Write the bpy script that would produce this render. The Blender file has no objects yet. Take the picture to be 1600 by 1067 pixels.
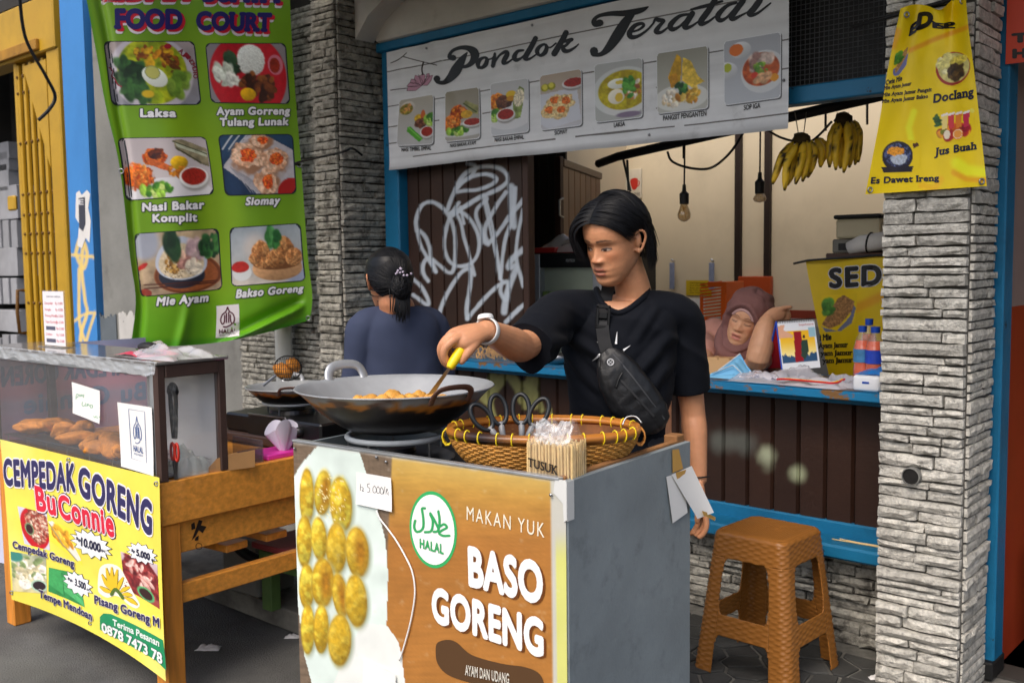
import bpy, bmesh, math, random
import numpy as np
from math import sin, cos, pi, radians, sqrt, atan2
from mathutils import Vector, Matrix

random.seed(7); RNG = np.random.RandomState(7)
scn = bpy.context.scene
COL = scn.collection

# ------------------------------------------------------------------ camera, sky, sun, exposure
FPX, EYE = 1600 * 35 / 36, 1.5
PITCH, ROLL = radians(4.55), radians(0.7)
FWD = np.array([0, cos(PITCH), -sin(PITCH)]); R0 = np.array([1.0, 0, 0]); U0 = np.cross(R0, FWD)
UP = U0 * cos(ROLL) + R0 * sin(ROLL); RT = np.cross(FWD, UP)
CAM = np.array([0, 0, EYE])
cd = bpy.data.cameras.new('camera'); cam = bpy.data.objects.new('camera', cd); COL.objects.link(cam)
cd.sensor_width = 36; cd.lens = 35; cd.clip_start = 0.05; cd.clip_end = 500
cam.matrix_world = Matrix(((RT[0], UP[0], -FWD[0], 0), (RT[1], UP[1], -FWD[1], 0), (RT[2], UP[2], -FWD[2], EYE), (0, 0, 0, 1)))
scn.camera = cam
cd.dof.use_dof = True; cd.dof.focus_distance = 2.75; cd.dof.aperture_fstop = 6.3

SUN_EL, SUN_AZ = radians(52), radians(212)      # high, hazy, over the street behind and left of the camera
world = bpy.data.worlds.new('World'); scn.world = world; world.use_nodes = True
wn = world.node_tree
sky = wn.nodes.new('ShaderNodeTexSky'); sky.sky_type = 'NISHITA'; sky.sun_disc = False
sky.sun_elevation = SUN_EL; sky.sun_rotation = SUN_AZ; sky.air_density = 1.0; sky.dust_density = 5.0; sky.ozone_density = 1.0
wn.links.new(sky.outputs[0], wn.nodes['Background'].inputs[0]); wn.nodes['Background'].inputs[1].default_value = 0.15
sd = bpy.data.lights.new('sun', 'SUN'); sun = bpy.data.objects.new('sun', sd); COL.objects.link(sun)
sd.energy = 0.9; sd.angle = radians(35); sd.color = (1.0, 0.96, 0.9)
sdir = Vector((sin(SUN_AZ) * cos(SUN_EL), cos(SUN_AZ) * cos(SUN_EL), sin(SUN_EL)))
sun.rotation_euler = sdir.to_track_quat('Z', 'Y').to_euler()
scn.view_settings.view_transform = 'Standard'; scn.view_settings.look = 'None'
scn.view_settings.gamma = 1; scn.view_settings.use_curve_mapping = False
scn.view_settings.exposure = 0.62
scn.cycles.max_bounces = 8; scn.cycles.transparent_max_bounces = 16
scn.cycles.caustics_reflective = False; scn.cycles.caustics_refractive = False

# ------------------------------------------------------------------ placing: measured points to the place's metres
def ray(u, v): return FWD + RT * ((u - 800) / FPX) + UP * ((533.5 - v) / FPX)
def atz(u, v, z): d = ray(u, v); return CAM + d * ((z - EYE) / d[2])
def aty(u, v, y): d = ray(u, v); return CAM + d * (y / d[1])
def onpl(u, v, p, n): d = ray(u, v); return CAM + d * (np.dot(np.asarray(p) - CAM, n) / np.dot(d, n))
def proj(p):
    q = np.asarray(p, float) - CAM; z = q @ FWD
    return np.stack([800 + FPX * (q @ RT) / z, 533.5 - FPX * (q @ UP) / z], -1)

class Frame:
    """local axes: x along, y inward (away from the street), z up"""
    def __init__(s, x, y, z, deg):
        s.o = np.array([x, y, z], float); a = radians(deg); s.a = a
        s.R = np.array([cos(a), sin(a), 0]); s.N = np.array([-sin(a), cos(a), 0]); s.Z = np.array([0, 0, 1.0])
    def w(s, p): p = np.asarray(p, float); return s.o + p[..., 0:1] * s.R + p[..., 1:2] * s.N + p[..., 2:3] * s.Z
    def l(s, p): q = np.asarray(p, float) - s.o; return np.stack([q @ s.R, q @ s.N, q @ s.Z], -1)
    def mw(s): return Matrix.Translation(Vector(s.o)) @ Matrix.Rotation(s.a, 4, 'Z')
WORLD = Frame(0, 0, 0, 0)
FA = Frame(1.199, 3.208, 0, -41.67)      # the shop front: origin at the right pillar's front left corner
CO = Frame(0.112, 2.075, 0, -36.98)      # the frying counter: origin at its front right corner
CA = Frame(-1.20, 3.33, 0, -39.5)        # the fritter cart: origin at its front right corner
def fpl(u, v, d, fr=FA):
    """local point in frame fr on the upright plane y=d seen at (u,v)"""
    return fr.l(onpl(u, v, fr.o + fr.N * d, fr.N))

# ------------------------------------------------------------------ objects
def setp(o, label=None, cat=None, group=None, kind=None):
    if label: o['label'] = label
    if cat: o['category'] = cat
    if group: o['group'] = group
    if kind: o['kind'] = kind
    return o
def thing(name, label, cat, fr=WORLD, group=None, kind=None):
    o = bpy.data.objects.new(name, None); COL.objects.link(o); o.empty_display_size = .1
    o.matrix_world = fr.mw()
    return setp(o, label, cat, group, kind)
def frame_at(p, deg=0): return Frame(p[0], p[1], p[2], deg)

class MB:
    """collects shapes; build() links them as one mesh object"""
    def __init__(s): s.v = []; s.f = []; s.c = []; s.cc = None; s.fm = []; s.mi = 0
    def add(s, v, f, col=None):
        b = len(s.v); v = [tuple(map(float, p)) for p in v]; s.v += v
        s.f += [tuple(int(i) + b for i in q) for q in f]; s.fm += [s.mi] * len(f)
        c = col if col is not None else s.cc
        if c is None: s.c += [(1, 1, 1)] * len(v)
        else:
            c = np.asarray(c, float)
            s.c += [tuple(c)] * len(v) if c.ndim == 1 else [tuple(x) for x in c]
        return s
    def box(s, x0, x1, y0, y1, z0, z1, bev=0, seg=1, col=None, xf=None):
        bm = bmesh.new(); bmesh.ops.create_cube(bm, size=1)
        for v in bm.verts: v.co = Vector(((x0 + x1) / 2 + v.co.x * (x1 - x0), (y0 + y1) / 2 + v.co.y * (y1 - y0), (z0 + z1) / 2 + v.co.z * (z1 - z0)))
        if bev: bmesh.ops.bevel(bm, geom=bm.edges[:], offset=bev, segments=seg, affect='EDGES', profile=.5)
        if xf is not None: bmesh.ops.transform(bm, matrix=xf, verts=bm.verts)
        bm.verts.index_update()
        s.add([v.co for v in bm.verts], [[v.index for v in f.verts] for f in bm.faces], col); bm.free(); return s
    def beam(s, p0, p1, w, h, bev=0, up=(0, 0, 1), col=None):
        p0, p1 = Vector(p0), Vector(p1); d = p1 - p0; L = d.length; d.normalize()
        u = Vector(up); x = d.cross(u)
        if x.length < 1e-4: x = d.cross(Vector((1, 0, 0)))
        x.normalize(); z = x.cross(d)
        m = Matrix(((x.x, d.x, z.x, p0.x), (x.y, d.y, z.y, p0.y), (x.z, d.z, z.z, p0.z), (0, 0, 0, 1)))
        return s.box(-w / 2, w / 2, 0, L, -h / 2, h / 2, bev, 1, col, m)
    def tube(s, path, r, n=8, cap=True, col=None, flat=1.0, up=None, closed=False):
        P = np.asarray(path, float); k = len(P); r = np.broadcast_to(np.asarray(r, float), (k,))
        T = np.gradient(P, axis=0) if not closed else np.roll(P, -1, 0) - np.roll(P, 1, 0)
        T /= np.linalg.norm(T, axis=1)[:, None] + 1e-12
        a = np.array(up if up is not None else ((0, 0, 1) if abs(T[0][2]) < .9 else (1, 0, 0)), float); vs = []
        for i in range(k):
            a = a - T[i] * (a @ T[i]); a /= np.linalg.norm(a) + 1e-12; b = np.cross(T[i], a)
            for j in range(n):
                t = 2 * pi * j / n; vs.append(P[i] + r[i] * (a * cos(t) * flat + b * sin(t)))
        fs = []
        for i in range(k if closed else k - 1):
            i2 = (i + 1) % k
            for j in range(n): fs.append((i * n + j, i * n + (j + 1) % n, i2 * n + (j + 1) % n, i2 * n + j))
        if cap and not closed: fs += [tuple(range(n))[::-1], tuple((k - 1) * n + j for j in range(n))]
        return s.add(vs, fs, col)
    def lathe(s, prof, n=32, o=(0, 0, 0), col=None, sx=1, sy=1, close=False):
        prof = [(max(r, 1e-5), z) for r, z in prof]; k = len(prof); vs = []
        for r, z in prof:
            for j in range(n): t = 2 * pi * j / n; vs.append((o[0] + r * cos(t) * sx, o[1] + r * sin(t) * sy, o[2] + z))
        fs = [(i * n + j, i * n + (j + 1) % n, (i + 1) % k * n + (j + 1) % n, (i + 1) % k * n + j) for i in range(k if close else k - 1) for j in range(n)]
        return s.add(vs, fs, col)
    def grid(s, fn, nu, nv, col=None, closeu=False):
        """fn(U,V)->(...,3) with U,V in 0..1"""
        U, V = np.meshgrid(np.linspace(0, 1, nu + 1), np.linspace(0, 1, nv + 1), indexing='ij')
        P = fn(U, V).reshape(-1, 3); m = nv + 1
        fs = [(i * m + j, (i + 1) * m + j, (i + 1) * m + j + 1, i * m + j + 1) for i in range(nu) for j in range(nv)]
        c = None
        if col is not None: c = (col(U, V) if callable(col) else np.broadcast_to(col, U.shape + (3,))).reshape(-1, 3)
        return s.add(P, fs, c)
    def ball(s, c, r, n=16, m=10, col=None, fn=None):
        r = np.broadcast_to(np.asarray(r, float), (3,)); fs = []
        A, T = np.meshgrid(pi * np.arange(m + 1) / m, 2 * pi * np.arange(n) / n, indexing='ij'); d = np.stack([np.sin(A) * np.cos(T), np.sin(A) * np.sin(T), np.cos(A)], -1).reshape(-1, 3)
        vs = np.asarray(c, float) + d * r * (fn(d)[:, None] if fn else 1.0)
        for i in range(m):
            for j in range(n): fs.append((i * n + j, (i + 1) * n + j, (i + 1) * n + (j + 1) % n, i * n + (j + 1) % n))
        return s.add(vs, fs, col)
    def prism(s, pts, y0, y1, col=None):
        """polygon in x,z pushed from y0 to y1"""
        n = len(pts); v = [(x, y0, z) for x, z in pts] + [(x, y1, z) for x, z in pts]
        f = [tuple(range(n)), tuple(range(2 * n - 1, n - 1, -1))] + [(i, i + n, (i + 1) % n + n, (i + 1) % n) for i in range(n)]
        return s.add(v, f, col)
    def xf(s, m):
        s.v = [tuple(m @ Vector(p)) for p in s.v]; return s
    def mesh(s, name, smooth=False, ang=None):
        me = bpy.data.meshes.new(name); me.from_pydata(s.v, [], s.f)
        if any(c != (1, 1, 1) for c in s.c):
            at = me.attributes.new('col', 'FLOAT_COLOR', 'POINT')
            at.data.foreach_set('color', np.concatenate([np.asarray(s.c, np.float32), np.ones((len(s.c), 1), np.float32)], 1).ravel())
        if any(s.fm): me.polygons.foreach_set('material_index', s.fm)
        if smooth:
            me.polygons.foreach_set('use_smooth', [True] * len(s.f))
            if ang: me.set_sharp_from_angle(angle=radians(ang))
        me.update(); return me
    def build(s, name, mat, parent=None, smooth=False, ang=None, fr=None, fix=False):
        me = s.mesh(name, smooth, ang)
        if fix:
            bm = bmesh.new(); bm.from_mesh(me); bmesh.ops.recalc_face_normals(bm, faces=bm.faces); bm.to_mesh(me); bm.free()
        for m in (mat if isinstance(mat, (list, tuple)) else [mat]): me.materials.append(m)
        o = bpy.data.objects.new(name, me); COL.objects.link(o)
        if parent is not None: o.parent = parent
        elif fr is not None: o.matrix_world = fr.mw()
        return o
def inst(me, name, parent, loc, rot=(0, 0, 0), scale=(1, 1, 1)):
    o = bpy.data.objects.new(name, me); COL.objects.link(o); o.parent = parent
    o.location = loc; o.rotation_euler = rot; o.scale = scale; return o

def fuse(mb, voxel, smooth=4, name='tmp', sub=0):
    """overlapping closed shapes -> one continuous skin; returns (verts Nx3, faces list)"""
    me = mb.mesh(name); bm = bmesh.new(); bm.from_mesh(me); bmesh.ops.recalc_face_normals(bm, faces=bm.faces); bm.to_mesh(me); bm.free()
    o = bpy.data.objects.new(name, me); COL.objects.link(o)
    r = o.modifiers.new('r', 'REMESH'); r.mode = 'VOXEL'; r.voxel_size = voxel; r.use_smooth_shade = True
    if smooth: q = o.modifiers.new('s', 'SMOOTH'); q.factor = .5; q.iterations = smooth
    dg = bpy.context.evaluated_depsgraph_get(); ev = o.evaluated_get(dg); m2 = ev.to_mesh()
    V = np.empty(len(m2.vertices) * 3); m2.vertices.foreach_get('co', V); V = V.reshape(-1, 3)
    Fc = [tuple(p.vertices) for p in m2.polygons]
    ev.to_mesh_clear(); bpy.data.objects.remove(o); bpy.data.meshes.remove(me)
    return V, Fc
def normals_of(V, Fc):
    Fq = np.array([f[:3] for f in Fc]); n = np.cross(V[Fq[:, 1]] - V[Fq[:, 0]], V[Fq[:, 2]] - V[Fq[:, 0]])
    N = np.zeros_like(V)
    for k in range(3): np.add.at(N, Fq[:, k], n)
    return N / (np.linalg.norm(N, axis=1)[:, None] + 1e-12)

# ------------------------------------------------------------------ noise and colour
def lin(c):
    c = np.asarray(c, float) / 255.0
    return np.where(c <= .04045, c / 12.92, ((c + .055) / 1.055) ** 2.4)
def _h(ix, iy, iz, s): 
    n = (ix.astype(np.int64) * 374761393 + iy.astype(np.int64) * 668265263 + iz.astype(np.int64) * 2147483647 + s * 974711) & 0xffffffff
    n = ((n ^ (n >> 13)) * 1274126177) & 0xffffffff; n = (n ^ (n >> 16)) & 0xffffff
    return n / float(0xffffff)
def vn3(x, y, z, s=0):
    cz = (0,) if np.ndim(z) == 0 and float(z) == int(z) else (0, 1)
    x, y, z = np.broadcast_arrays(np.asarray(x, float), np.asarray(y, float), np.asarray(z, float))
    ix, iy, iz = np.floor(x), np.floor(y), np.floor(z); fx, fy, fz = x - ix, y - iy, z - iz
    fx, fy, fz = (t * t * (3 - 2 * t) for t in (fx, fy, fz)); r = 0
    for a in (0, 1):
        for b in (0, 1):
            for c in cz:
                r = r + _h(ix + a, iy + b, iz + c, s) * (fx if a else 1 - fx) * (fy if b else 1 - fy) * (fz if c else 1 - fz)
    return r
def fbm(x, y, z=0., s=0, o=3):
    r, a, t = 0, 1., 0
    for i in range(o): r = r + a * (vn3(np.asarray(x) * 2 ** i, np.asarray(y) * 2 ** i, np.asarray(z) * 2 ** i, s + i * 17) - .5); t += a; a *= .5
    return r / t * 2
def sstep(a, b, x): t = np.clip((x - a) / (b - a), 0, 1); return t * t * (3 - 2 * t)
def catmull(P, n=8, closed=False):
    P = np.asarray(P, float); k = len(P); out = []
    for i in range(k if closed else k - 1):
        if closed: a, b, c, d = P[i - 1], P[i], P[(i + 1) % k], P[(i + 2) % k]
        else: a, b, c, d = P[max(i - 1, 0)], P[i], P[i + 1], P[min(i + 2, k - 1)]
        for j in range(n):
            t = j / n; out.append(.5 * (2 * b + (c - a) * t + (2 * a - 5 * b + 4 * c - d) * t * t + (3 * b - a - 3 * c + d) * t ** 3))
    if not closed: out.append(P[-1])
    return np.array(out)

# ------------------------------------------------------------------ materials
MATS = {}
def M(name, col=(128, 128, 128), rough=.6, var=.15, scale=6., bump=0., bscale=80., metal=0., spec=.5, dirt=0., dcol=(40, 34, 28), dscale=3., alpha=1., trans=0., ior=1.45,
      vc=False, rnd=0., coat=0., sheen=0., stretch=None, wear=None, sss=0., dlow=.52, det=6.):
    if name in MATS: return MATS[name]
    m = bpy.data.materials.new(name); m.use_nodes = True; t = m.node_tree; N, L = t.nodes, t.links; b = N['Principled BSDF']
    geo = N.new('ShaderNodeNewGeometry'); pos = geo.outputs['Position']
    if stretch is not None:
        mp = N.new('ShaderNodeMapping'); mp.inputs['Rotation'].default_value = (0, 0, stretch[1] if len(stretch) > 1 else 0); mp.inputs['Scale'].default_value = stretch[0]
        L.new(pos, mp.inputs[0]); pos = mp.outputs[0]
    def noise(sc, d=det, r=.6):
        n = N.new('ShaderNodeTexNoise'); n.inputs['Scale'].default_value = sc; n.inputs['Detail'].default_value = d; n.inputs['Roughness'].default_value = r; L.new(pos, n.inputs['Vector']); return n.outputs['Fac']
    def ramp(fac, a, c):
        r = N.new('ShaderNodeMapRange'); r.inputs[1].default_value = a; r.inputs[2].default_value = c; r.interpolation_type = 'SMOOTHSTEP'; L.new(fac, r.inputs[0]); return r.outputs[0]
    def mix(f, A, B, mode='MIX'):
        x = N.new('ShaderNodeMix'); x.data_type = 'RGBA'; x.blend_type = mode
        for s_, val in ((x.inputs[0], f), (x.inputs[6], A), (x.inputs[7], B)):
            if hasattr(val, 'is_linked'): L.new(val, s_)
            else: s_.default_value = val
        return x.outputs[2]
    if vc:
        a = N.new('ShaderNodeAttribute'); a.attribute_name = 'col'; c = a.outputs['Color']
    else: c = tuple(lin(col)) + (1,)
    if var:
        r = N.new('ShaderNodeMapRange'); r.inputs[1].default_value = .3; r.inputs[2].default_value = .7; r.inputs[3].default_value = 1 - var; r.inputs[4].default_value = 1 + var; L.new(noise(scale), r.inputs[0])
        k = N.new('ShaderNodeCombineColor')
        for i in range(3): L.new(r.outputs[0], k.inputs[i])
        c = mix(1., c, k.outputs[0], 'MULTIPLY')
    if rnd:
        oi = N.new('ShaderNodeObjectInfo'); r = N.new('ShaderNodeMapRange'); r.inputs[3].default_value = 1 - rnd; r.inputs[4].default_value = 1 + rnd; L.new(oi.outputs['Random'], r.inputs[0])
        k = N.new('ShaderNodeCombineColor')
        for i in range(3): L.new(r.outputs[0], k.inputs[i])
        c = mix(1., c, k.outputs[0], 'MULTIPLY')
    if wear:                                    # paint worn off in specks: (colour, amount 0..1, scale)
        c = mix(ramp(noise(wear[2], 8, .7), .72 - wear[1] * .3, .76 - wear[1] * .3), c, tuple(lin(wear[0])) + (1,))
    if dirt:
        f = ramp(noise(dscale, 8, .65), dlow, dlow + .22); mm = N.new('ShaderNodeMath'); mm.operation = 'MULTIPLY'; mm.inputs[1].default_value = dirt; L.new(f, mm.inputs[0])
        c = mix(mm.outputs[0], c, tuple(lin(dcol)) + (1,))
    if hasattr(c, 'is_linked'): L.new(c, b.inputs['Base Color'])
    else: b.inputs['Base Color'].default_value = c
    b.inputs['Roughness'].default_value = rough; b.inputs['Metallic'].default_value = metal; b.inputs['Specular IOR Level'].default_value = spec
    b.inputs['Alpha'].default_value = alpha; b.inputs['Transmission Weight'].default_value = trans; b.inputs['IOR'].default_value = ior
    b.inputs['Coat Weight'].default_value = coat; b.inputs['Sheen Weight'].default_value = sheen
    if sss:
        b.inputs['Subsurface Weight'].default_value = sss; b.inputs['Subsurface Radius'].default_value = (1, .35, .2); b.inputs['Subsurface Scale'].default_value = .008
    if bump:
        bp = N.new('ShaderNodeBump'); bp.inputs['Strength'].default_value = 1; bp.inputs['Distance'].default_value = bump; L.new(noise(bscale, 6, .6), bp.inputs['Height']); L.new(bp.outputs[0], b.inputs['Normal'])
    MATS[name] = m; return m

def film(name, col=(235, 238, 242), alpha=.25, rough=.12):
    """thin clear plastic: mostly lets light straight through, with a sharp sheen"""
    if name in MATS: return MATS[name]
    m = bpy.data.materials.new(name); m.use_nodes = True; t = m.node_tree; N, L = t.nodes, t.links
    b = N['Principled BSDF']; b.inputs['Base Color'].default_value = tuple(lin(col)) + (1,); b.inputs['Roughness'].default_value = rough
    tr = N.new('ShaderNodeBsdfTransparent'); gl = N.new('ShaderNodeBsdfGlossy'); gl.inputs['Roughness'].default_value = rough
    lw = N.new('ShaderNodeLayerWeight'); lw.inputs[0].default_value = .5; pw = N.new('ShaderNodeMath'); pw.operation = 'POWER'; pw.inputs[1].default_value = 3.0; L.new(lw.outputs['Facing'], pw.inputs[0])
    fr = N.new('ShaderNodeMath'); fr.operation = 'MULTIPLY_ADD'; fr.inputs[1].default_value = .45; fr.inputs[2].default_value = .04; L.new(pw.outputs[0], fr.inputs[0])
    m1 = N.new('ShaderNodeMixShader'); m1.inputs[0].default_value = alpha; L.new(tr.outputs[0], m1.inputs[1]); L.new(b.outputs[0], m1.inputs[2])
    m2 = N.new('ShaderNodeMixShader'); L.new(fr.outputs[0], m2.inputs[0]); L.new(m1.outputs[0], m2.inputs[1]); L.new(gl.outputs[0], m2.inputs[2])
    L.new(m2.outputs[0], N['Material Output'].inputs[0]); MATS[name] = m; return m

PRINT = M('printed_vinyl', vc=True, rough=.42, var=.04, scale=9, spec=.4)
PRINT_OLD = M('weathered_vinyl', vc=True, rough=.5, var=.07, scale=5, spec=.35, dirt=.3, dcol=(70, 66, 58), dscale=6, dlow=.56)
PAPER = M('printed_paper', vc=True, rough=.8, var=.03, spec=.2)

# ------------------------------------------------------------------ printing on surfaces
_TX = {}
def text2d(s, spacing=1.0, shear=0., serif=False):
    key = (s, spacing, shear, serif)
    if key in _TX: return _TX[key]
    c = bpy.data.curves.new('t', 'FONT'); c.body = s; c.resolution_u = 4; c.space_character = spacing; c.shear = shear
    o = bpy.data.objects.new('t', c); m = o.to_mesh()
    v = np.array([tuple(x.co)[:2] for x in m.vertices]); f = [tuple(p.vertices) for p in m.polygons]
    if serif:
        bnd = {}
        for q in f:
            for i in range(len(q)):
                e = tuple(sorted((q[i], q[(i + 1) % len(q)]))); bnd[e] = bnd.get(e, 0) + 1
        vv = v.tolist()
        for (a, b), n in bnd.items():
            if n != 1: continue
            A, B = v[a], v[b]
            if abs(A[1] - B[1]) < .004 and .05 < abs(A[0] - B[0]) < .16:
                for yy, s1 in ((0, 1), (.682, -1), (.45, -1)):
                    if abs(A[1] - yy) < .012:
                        x0, x1 = min(A[0], B[0]) - .055, max(A[0], B[0]) + .055; k = len(vv)
                        vv += [[x0, yy], [x1, yy], [x1, yy + s1 * .05], [x0, yy + s1 * .05]]; f.append((k, k + 1, k + 2, k + 3))
        v = np.array(vv)
    o.to_mesh_clear(); bpy.data.objects.remove(o); bpy.data.curves.remove(c)
    v = v.copy(); x0, x1 = v[:, 0].min(), v[:, 0].max()
    v[:, 0] = (v[:, 0] - x0) / (x1 - x0); v[:, 1] /= .682
    _TX[key] = (v, f, (x1 - x0) / .682); return _TX[key]

class Surf:
    """a printed sheet: S(u,v)->3D local points; prints are given by the points where they were measured"""
    def __init__(s, fn, fr, eps=.0008, maxe=.025):
        s.EPS, s.maxe = eps, maxe
        s.fn, s.fr = fn, fr; s.k = 0
        U, V = np.meshgrid(np.linspace(0, 1, 41), np.linspace(0, 1, 41), indexing='ij')
        s.gU, s.gV = U.ravel(), V.ravel(); s.gP = proj(fr.w(fn(s.gU, s.gV)))
    def uv(s, P):
        P = np.asarray(P, float).reshape(-1, 2); d = ((s.gP[None] - P[:, None]) ** 2).sum(-1); i = d.argmin(1)
        u, v = s.gU[i].copy(), s.gV[i].copy(); e = 1e-3
        for _ in range(8):
            q = proj(s.fr.w(s.fn(u, v))); ju = (proj(s.fr.w(s.fn(u + e, v))) - q) / e; jv = (proj(s.fr.w(s.fn(u, v + e))) - q) / e
            r = P - q; det = ju[:, 0] * jv[:, 1] - ju[:, 1] * jv[:, 0]
            u = u + np.clip((r[:, 0] * jv[:, 1] - r[:, 1] * jv[:, 0]) / det, -.1, .1); v = v + np.clip((ju[:, 0] * r[:, 1] - ju[:, 1] * r[:, 0]) / det, -.1, .1)
        return np.stack([u, v], -1)
    def at(s, uv, lay):
        s.k = (s.k + 1) % 20; lay = lay + s.k * .02
        u, v = uv[:, 0], uv[:, 1]; e = 2e-3; p = s.fn(u, v)
        n = np.cross(s.fn(u + e, v) - s.fn(u - e, v), s.fn(u, v + e) - s.fn(u, v - e)); n /= np.linalg.norm(n, axis=1)[:, None] + 1e-12
        cl = s.fr.l(CAM); sgn = np.sign(((cl - p) * n).sum(1).mean()); return p + n * sgn * (lay * s.EPS)
    def poly(s, mb, pts, col, lay=1, smooth=0, closed=True):
        if smooth: pts = catmull(pts, smooth, True)
        uv = s.uv(pts); return s.polyuv(mb, uv, col, lay)
    def polyuv(s, mb, uv, col, lay):
        from mathutils.geometry import tessellate_polygon
        tri = [tuple(t) for t in tessellate_polygon([[Vector((a, b, 0)) for a, b in uv]])]; P = [tuple(p) for p in uv]; mid = {}; out = []
        while tri:                     # follow the folds of the sheet
            t = tri.pop(); e = [(np.hypot(P[t[i]][0] - P[t[i - 1]][0], P[t[i]][1] - P[t[i - 1]][1]), i) for i in range(3)]; L, i = max(e)
            if L < s.maxe: out.append(t); continue
            a, b, c = t[i - 1], t[i], t[(i + 1) % 3]; k = (min(a, b), max(a, b))
            if k not in mid: mid[k] = len(P); P.append(((P[a][0] + P[b][0]) / 2, (P[a][1] + P[b][1]) / 2))
            tri += [(a, mid[k], c), (mid[k], b, c)]
        mb.add(s.at(np.array(P), lay), out, lin(col)); return s
    def stroke(s, mb, pts, w, col, lay=1, smooth=6, cap=True):
        """w: pen width in measured units, one value or one per point"""
        pts = np.asarray(pts, float); w = np.broadcast_to(np.asarray(w, float), (len(pts),))
        q = np.concatenate([pts, w[:, None]], 1)
        if smooth and len(q) > 2: q = catmull(q, smooth)
        p, w = q[:, :2], q[:, 2]
        t = np.gradient(p, axis=0); t /= np.linalg.norm(t, axis=1)[:, None] + 1e-9; n = np.stack([-t[:, 1], t[:, 0]], -1)
        a, b = p + n * w[:, None] / 2, p - n * w[:, None] / 2; k = len(p)
        X = np.concatenate([a, b]); f = [(i, i + 1, k + i + 1, k + i) for i in range(k - 1)]
        mb.add(s.at(s.uv(X), lay), f, lin(col))
        if cap:
            for j in (0, k - 1):
                th = np.linspace(0, 2 * pi, 9)[:-1]; c = p[j] + np.stack([np.cos(th), np.sin(th)], -1) * w[j] / 2
                mb.add(s.at(s.uv(c), lay + .05), [tuple(range(8))], lin(col))
        return s
    def text(s, mb, st, p0, p1, p2, col, lay=1, bold=0., outline=0., ocol=(0, 0, 0), shadow=None, spacing=1.0, shear=0., serif=False):
        """p0,p1: ends of the baseline; p2: the cap height above p0; bold/outline in cap heights"""
        v, f, asp = text2d(st, spacing, shear, serif); q = s.uv([p0, p1, p2]); o, du, dv = q[0], q[1] - q[0], q[2] - q[0]
        def put(dx, dy, c, l):
            uv = o + (v[:, 0:1] + dx / asp) * du + (v[:, 1:2] + dy) * dv; mb.add(s.at(uv, l), f, lin(c))
        if shadow:
            for i in range(10): t = 2 * pi * i / 10; put(shadow[0] + cos(t) * (bold + outline), shadow[1] + sin(t) * (bold + outline), shadow[2], lay - 1 + i * .03)
        if outline:
            for i in range(12): t = 2 * pi * i / 12; put(cos(t) * (bold + outline), sin(t) * (bold + outline), ocol, lay + i * .03)
        put(0, 0, col, lay + 1)
        if bold:
            for i in range(8): t = 2 * pi * i / 8; put(cos(t) * bold, sin(t) * bold, col, lay + 1 + (i + 1) * .03)
        return s
    def picture(s, mb, quad, fn, nx=96, ny=64, lay=1, rad=0., gain=1.):
        """fn(cv)->paints a Cv; quad: top left, top right, bottom right, bottom left; rad: rounded corners (share of the height)"""
        q = s.uv(quad); X, Y = np.meshgrid(np.linspace(0, 1, nx + 1), np.linspace(0, 1, ny + 1), indexing='ij')
        uv = ((1 - X) * (1 - Y))[..., None] * q[0] + (X * (1 - Y))[..., None] * q[1] + (X * Y)[..., None] * q[2] + ((1 - X) * Y)[..., None] * q[3]
        w = np.linalg.norm(np.subtract(quad[1], quad[0])); h = np.linalg.norm(np.subtract(quad[3], quad[0]))
        cv = Cv(X, Y, w / h); fn(cv); c = lin(np.clip(cv.I, 0, 255)) * gain
        m = ny + 1; fs = []
        keep = np.ones((nx, ny), bool)
        if rad:
            cx = (np.arange(nx) + .5) / nx * w / h; cy = (np.arange(ny) + .5) / ny; gx, gy = np.meshgrid(cx, cy, indexing='ij')
            dx = np.maximum(rad - np.minimum(gx, w / h - gx), 0); dy = np.maximum(rad - np.minimum(gy, 1 - gy), 0); keep = dx * dx + dy * dy < rad * rad
        ii, jj = np.nonzero(keep)
        fs = np.stack([ii * m + jj, (ii + 1) * m + jj, (ii + 1) * m + jj + 1, ii * m + jj + 1], -1)
        mb.add(s.at(uv.reshape(-1, 2), lay), fs.tolist(), c.reshape(-1, 3)); return s
    def paintpx(s, mb, fn, nx, ny, lay=0, rect=(0, 0, 1, 1), keep=None):
        """paint part of the sheet; the painting's units are hundreds of measured units"""
        U, V = np.meshgrid(np.linspace(rect[0], rect[2], nx + 1), np.linspace(rect[1], rect[3], ny + 1), indexing='ij'); uv = np.stack([U.ravel(), V.ravel()], -1)
        P = proj(s.fr.w(s.fn(uv[:, 0], uv[:, 1]))) / 100; cv = Cv(P[:, 0].reshape(U.shape), P[:, 1].reshape(U.shape), 1.0); cv.U, cv.V = U, V; fn(cv)
        m = ny + 1; f = [(i * m + j, (i + 1) * m + j, (i + 1) * m + j + 1, i * m + j + 1) for i in range(nx) for j in range(ny)]
        mb.add(s.at(uv, lay) if lay else s.fn(uv[:, 0], uv[:, 1]), f, lin(np.clip(cv.I, 0, 255)).reshape(-1, 3)); return s
    def roundrect(s, quad, rad, n=5, grow=0.):
        """outline points of a rounded quad in measured units"""
        A = [np.asarray(p, float) for p in quad]; c = sum(A) / 4; A = [p + (p - c) / np.linalg.norm(p - c) * grow for p in A]; out = []
        for i in range(4):
            p, a, b = A[i], A[i - 1], A[(i + 1) % 4]; da = (a - p) / np.linalg.norm(a - p) * rad; db = (b - p) / np.linalg.norm(b - p) * rad
            for j in range(n + 1):
                t = j / n; out.append((p + da) * (1 - t) ** 2 + 2 * p * t * (1 - t) + (p + db) * t * t)
        return np.array(out)

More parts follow.
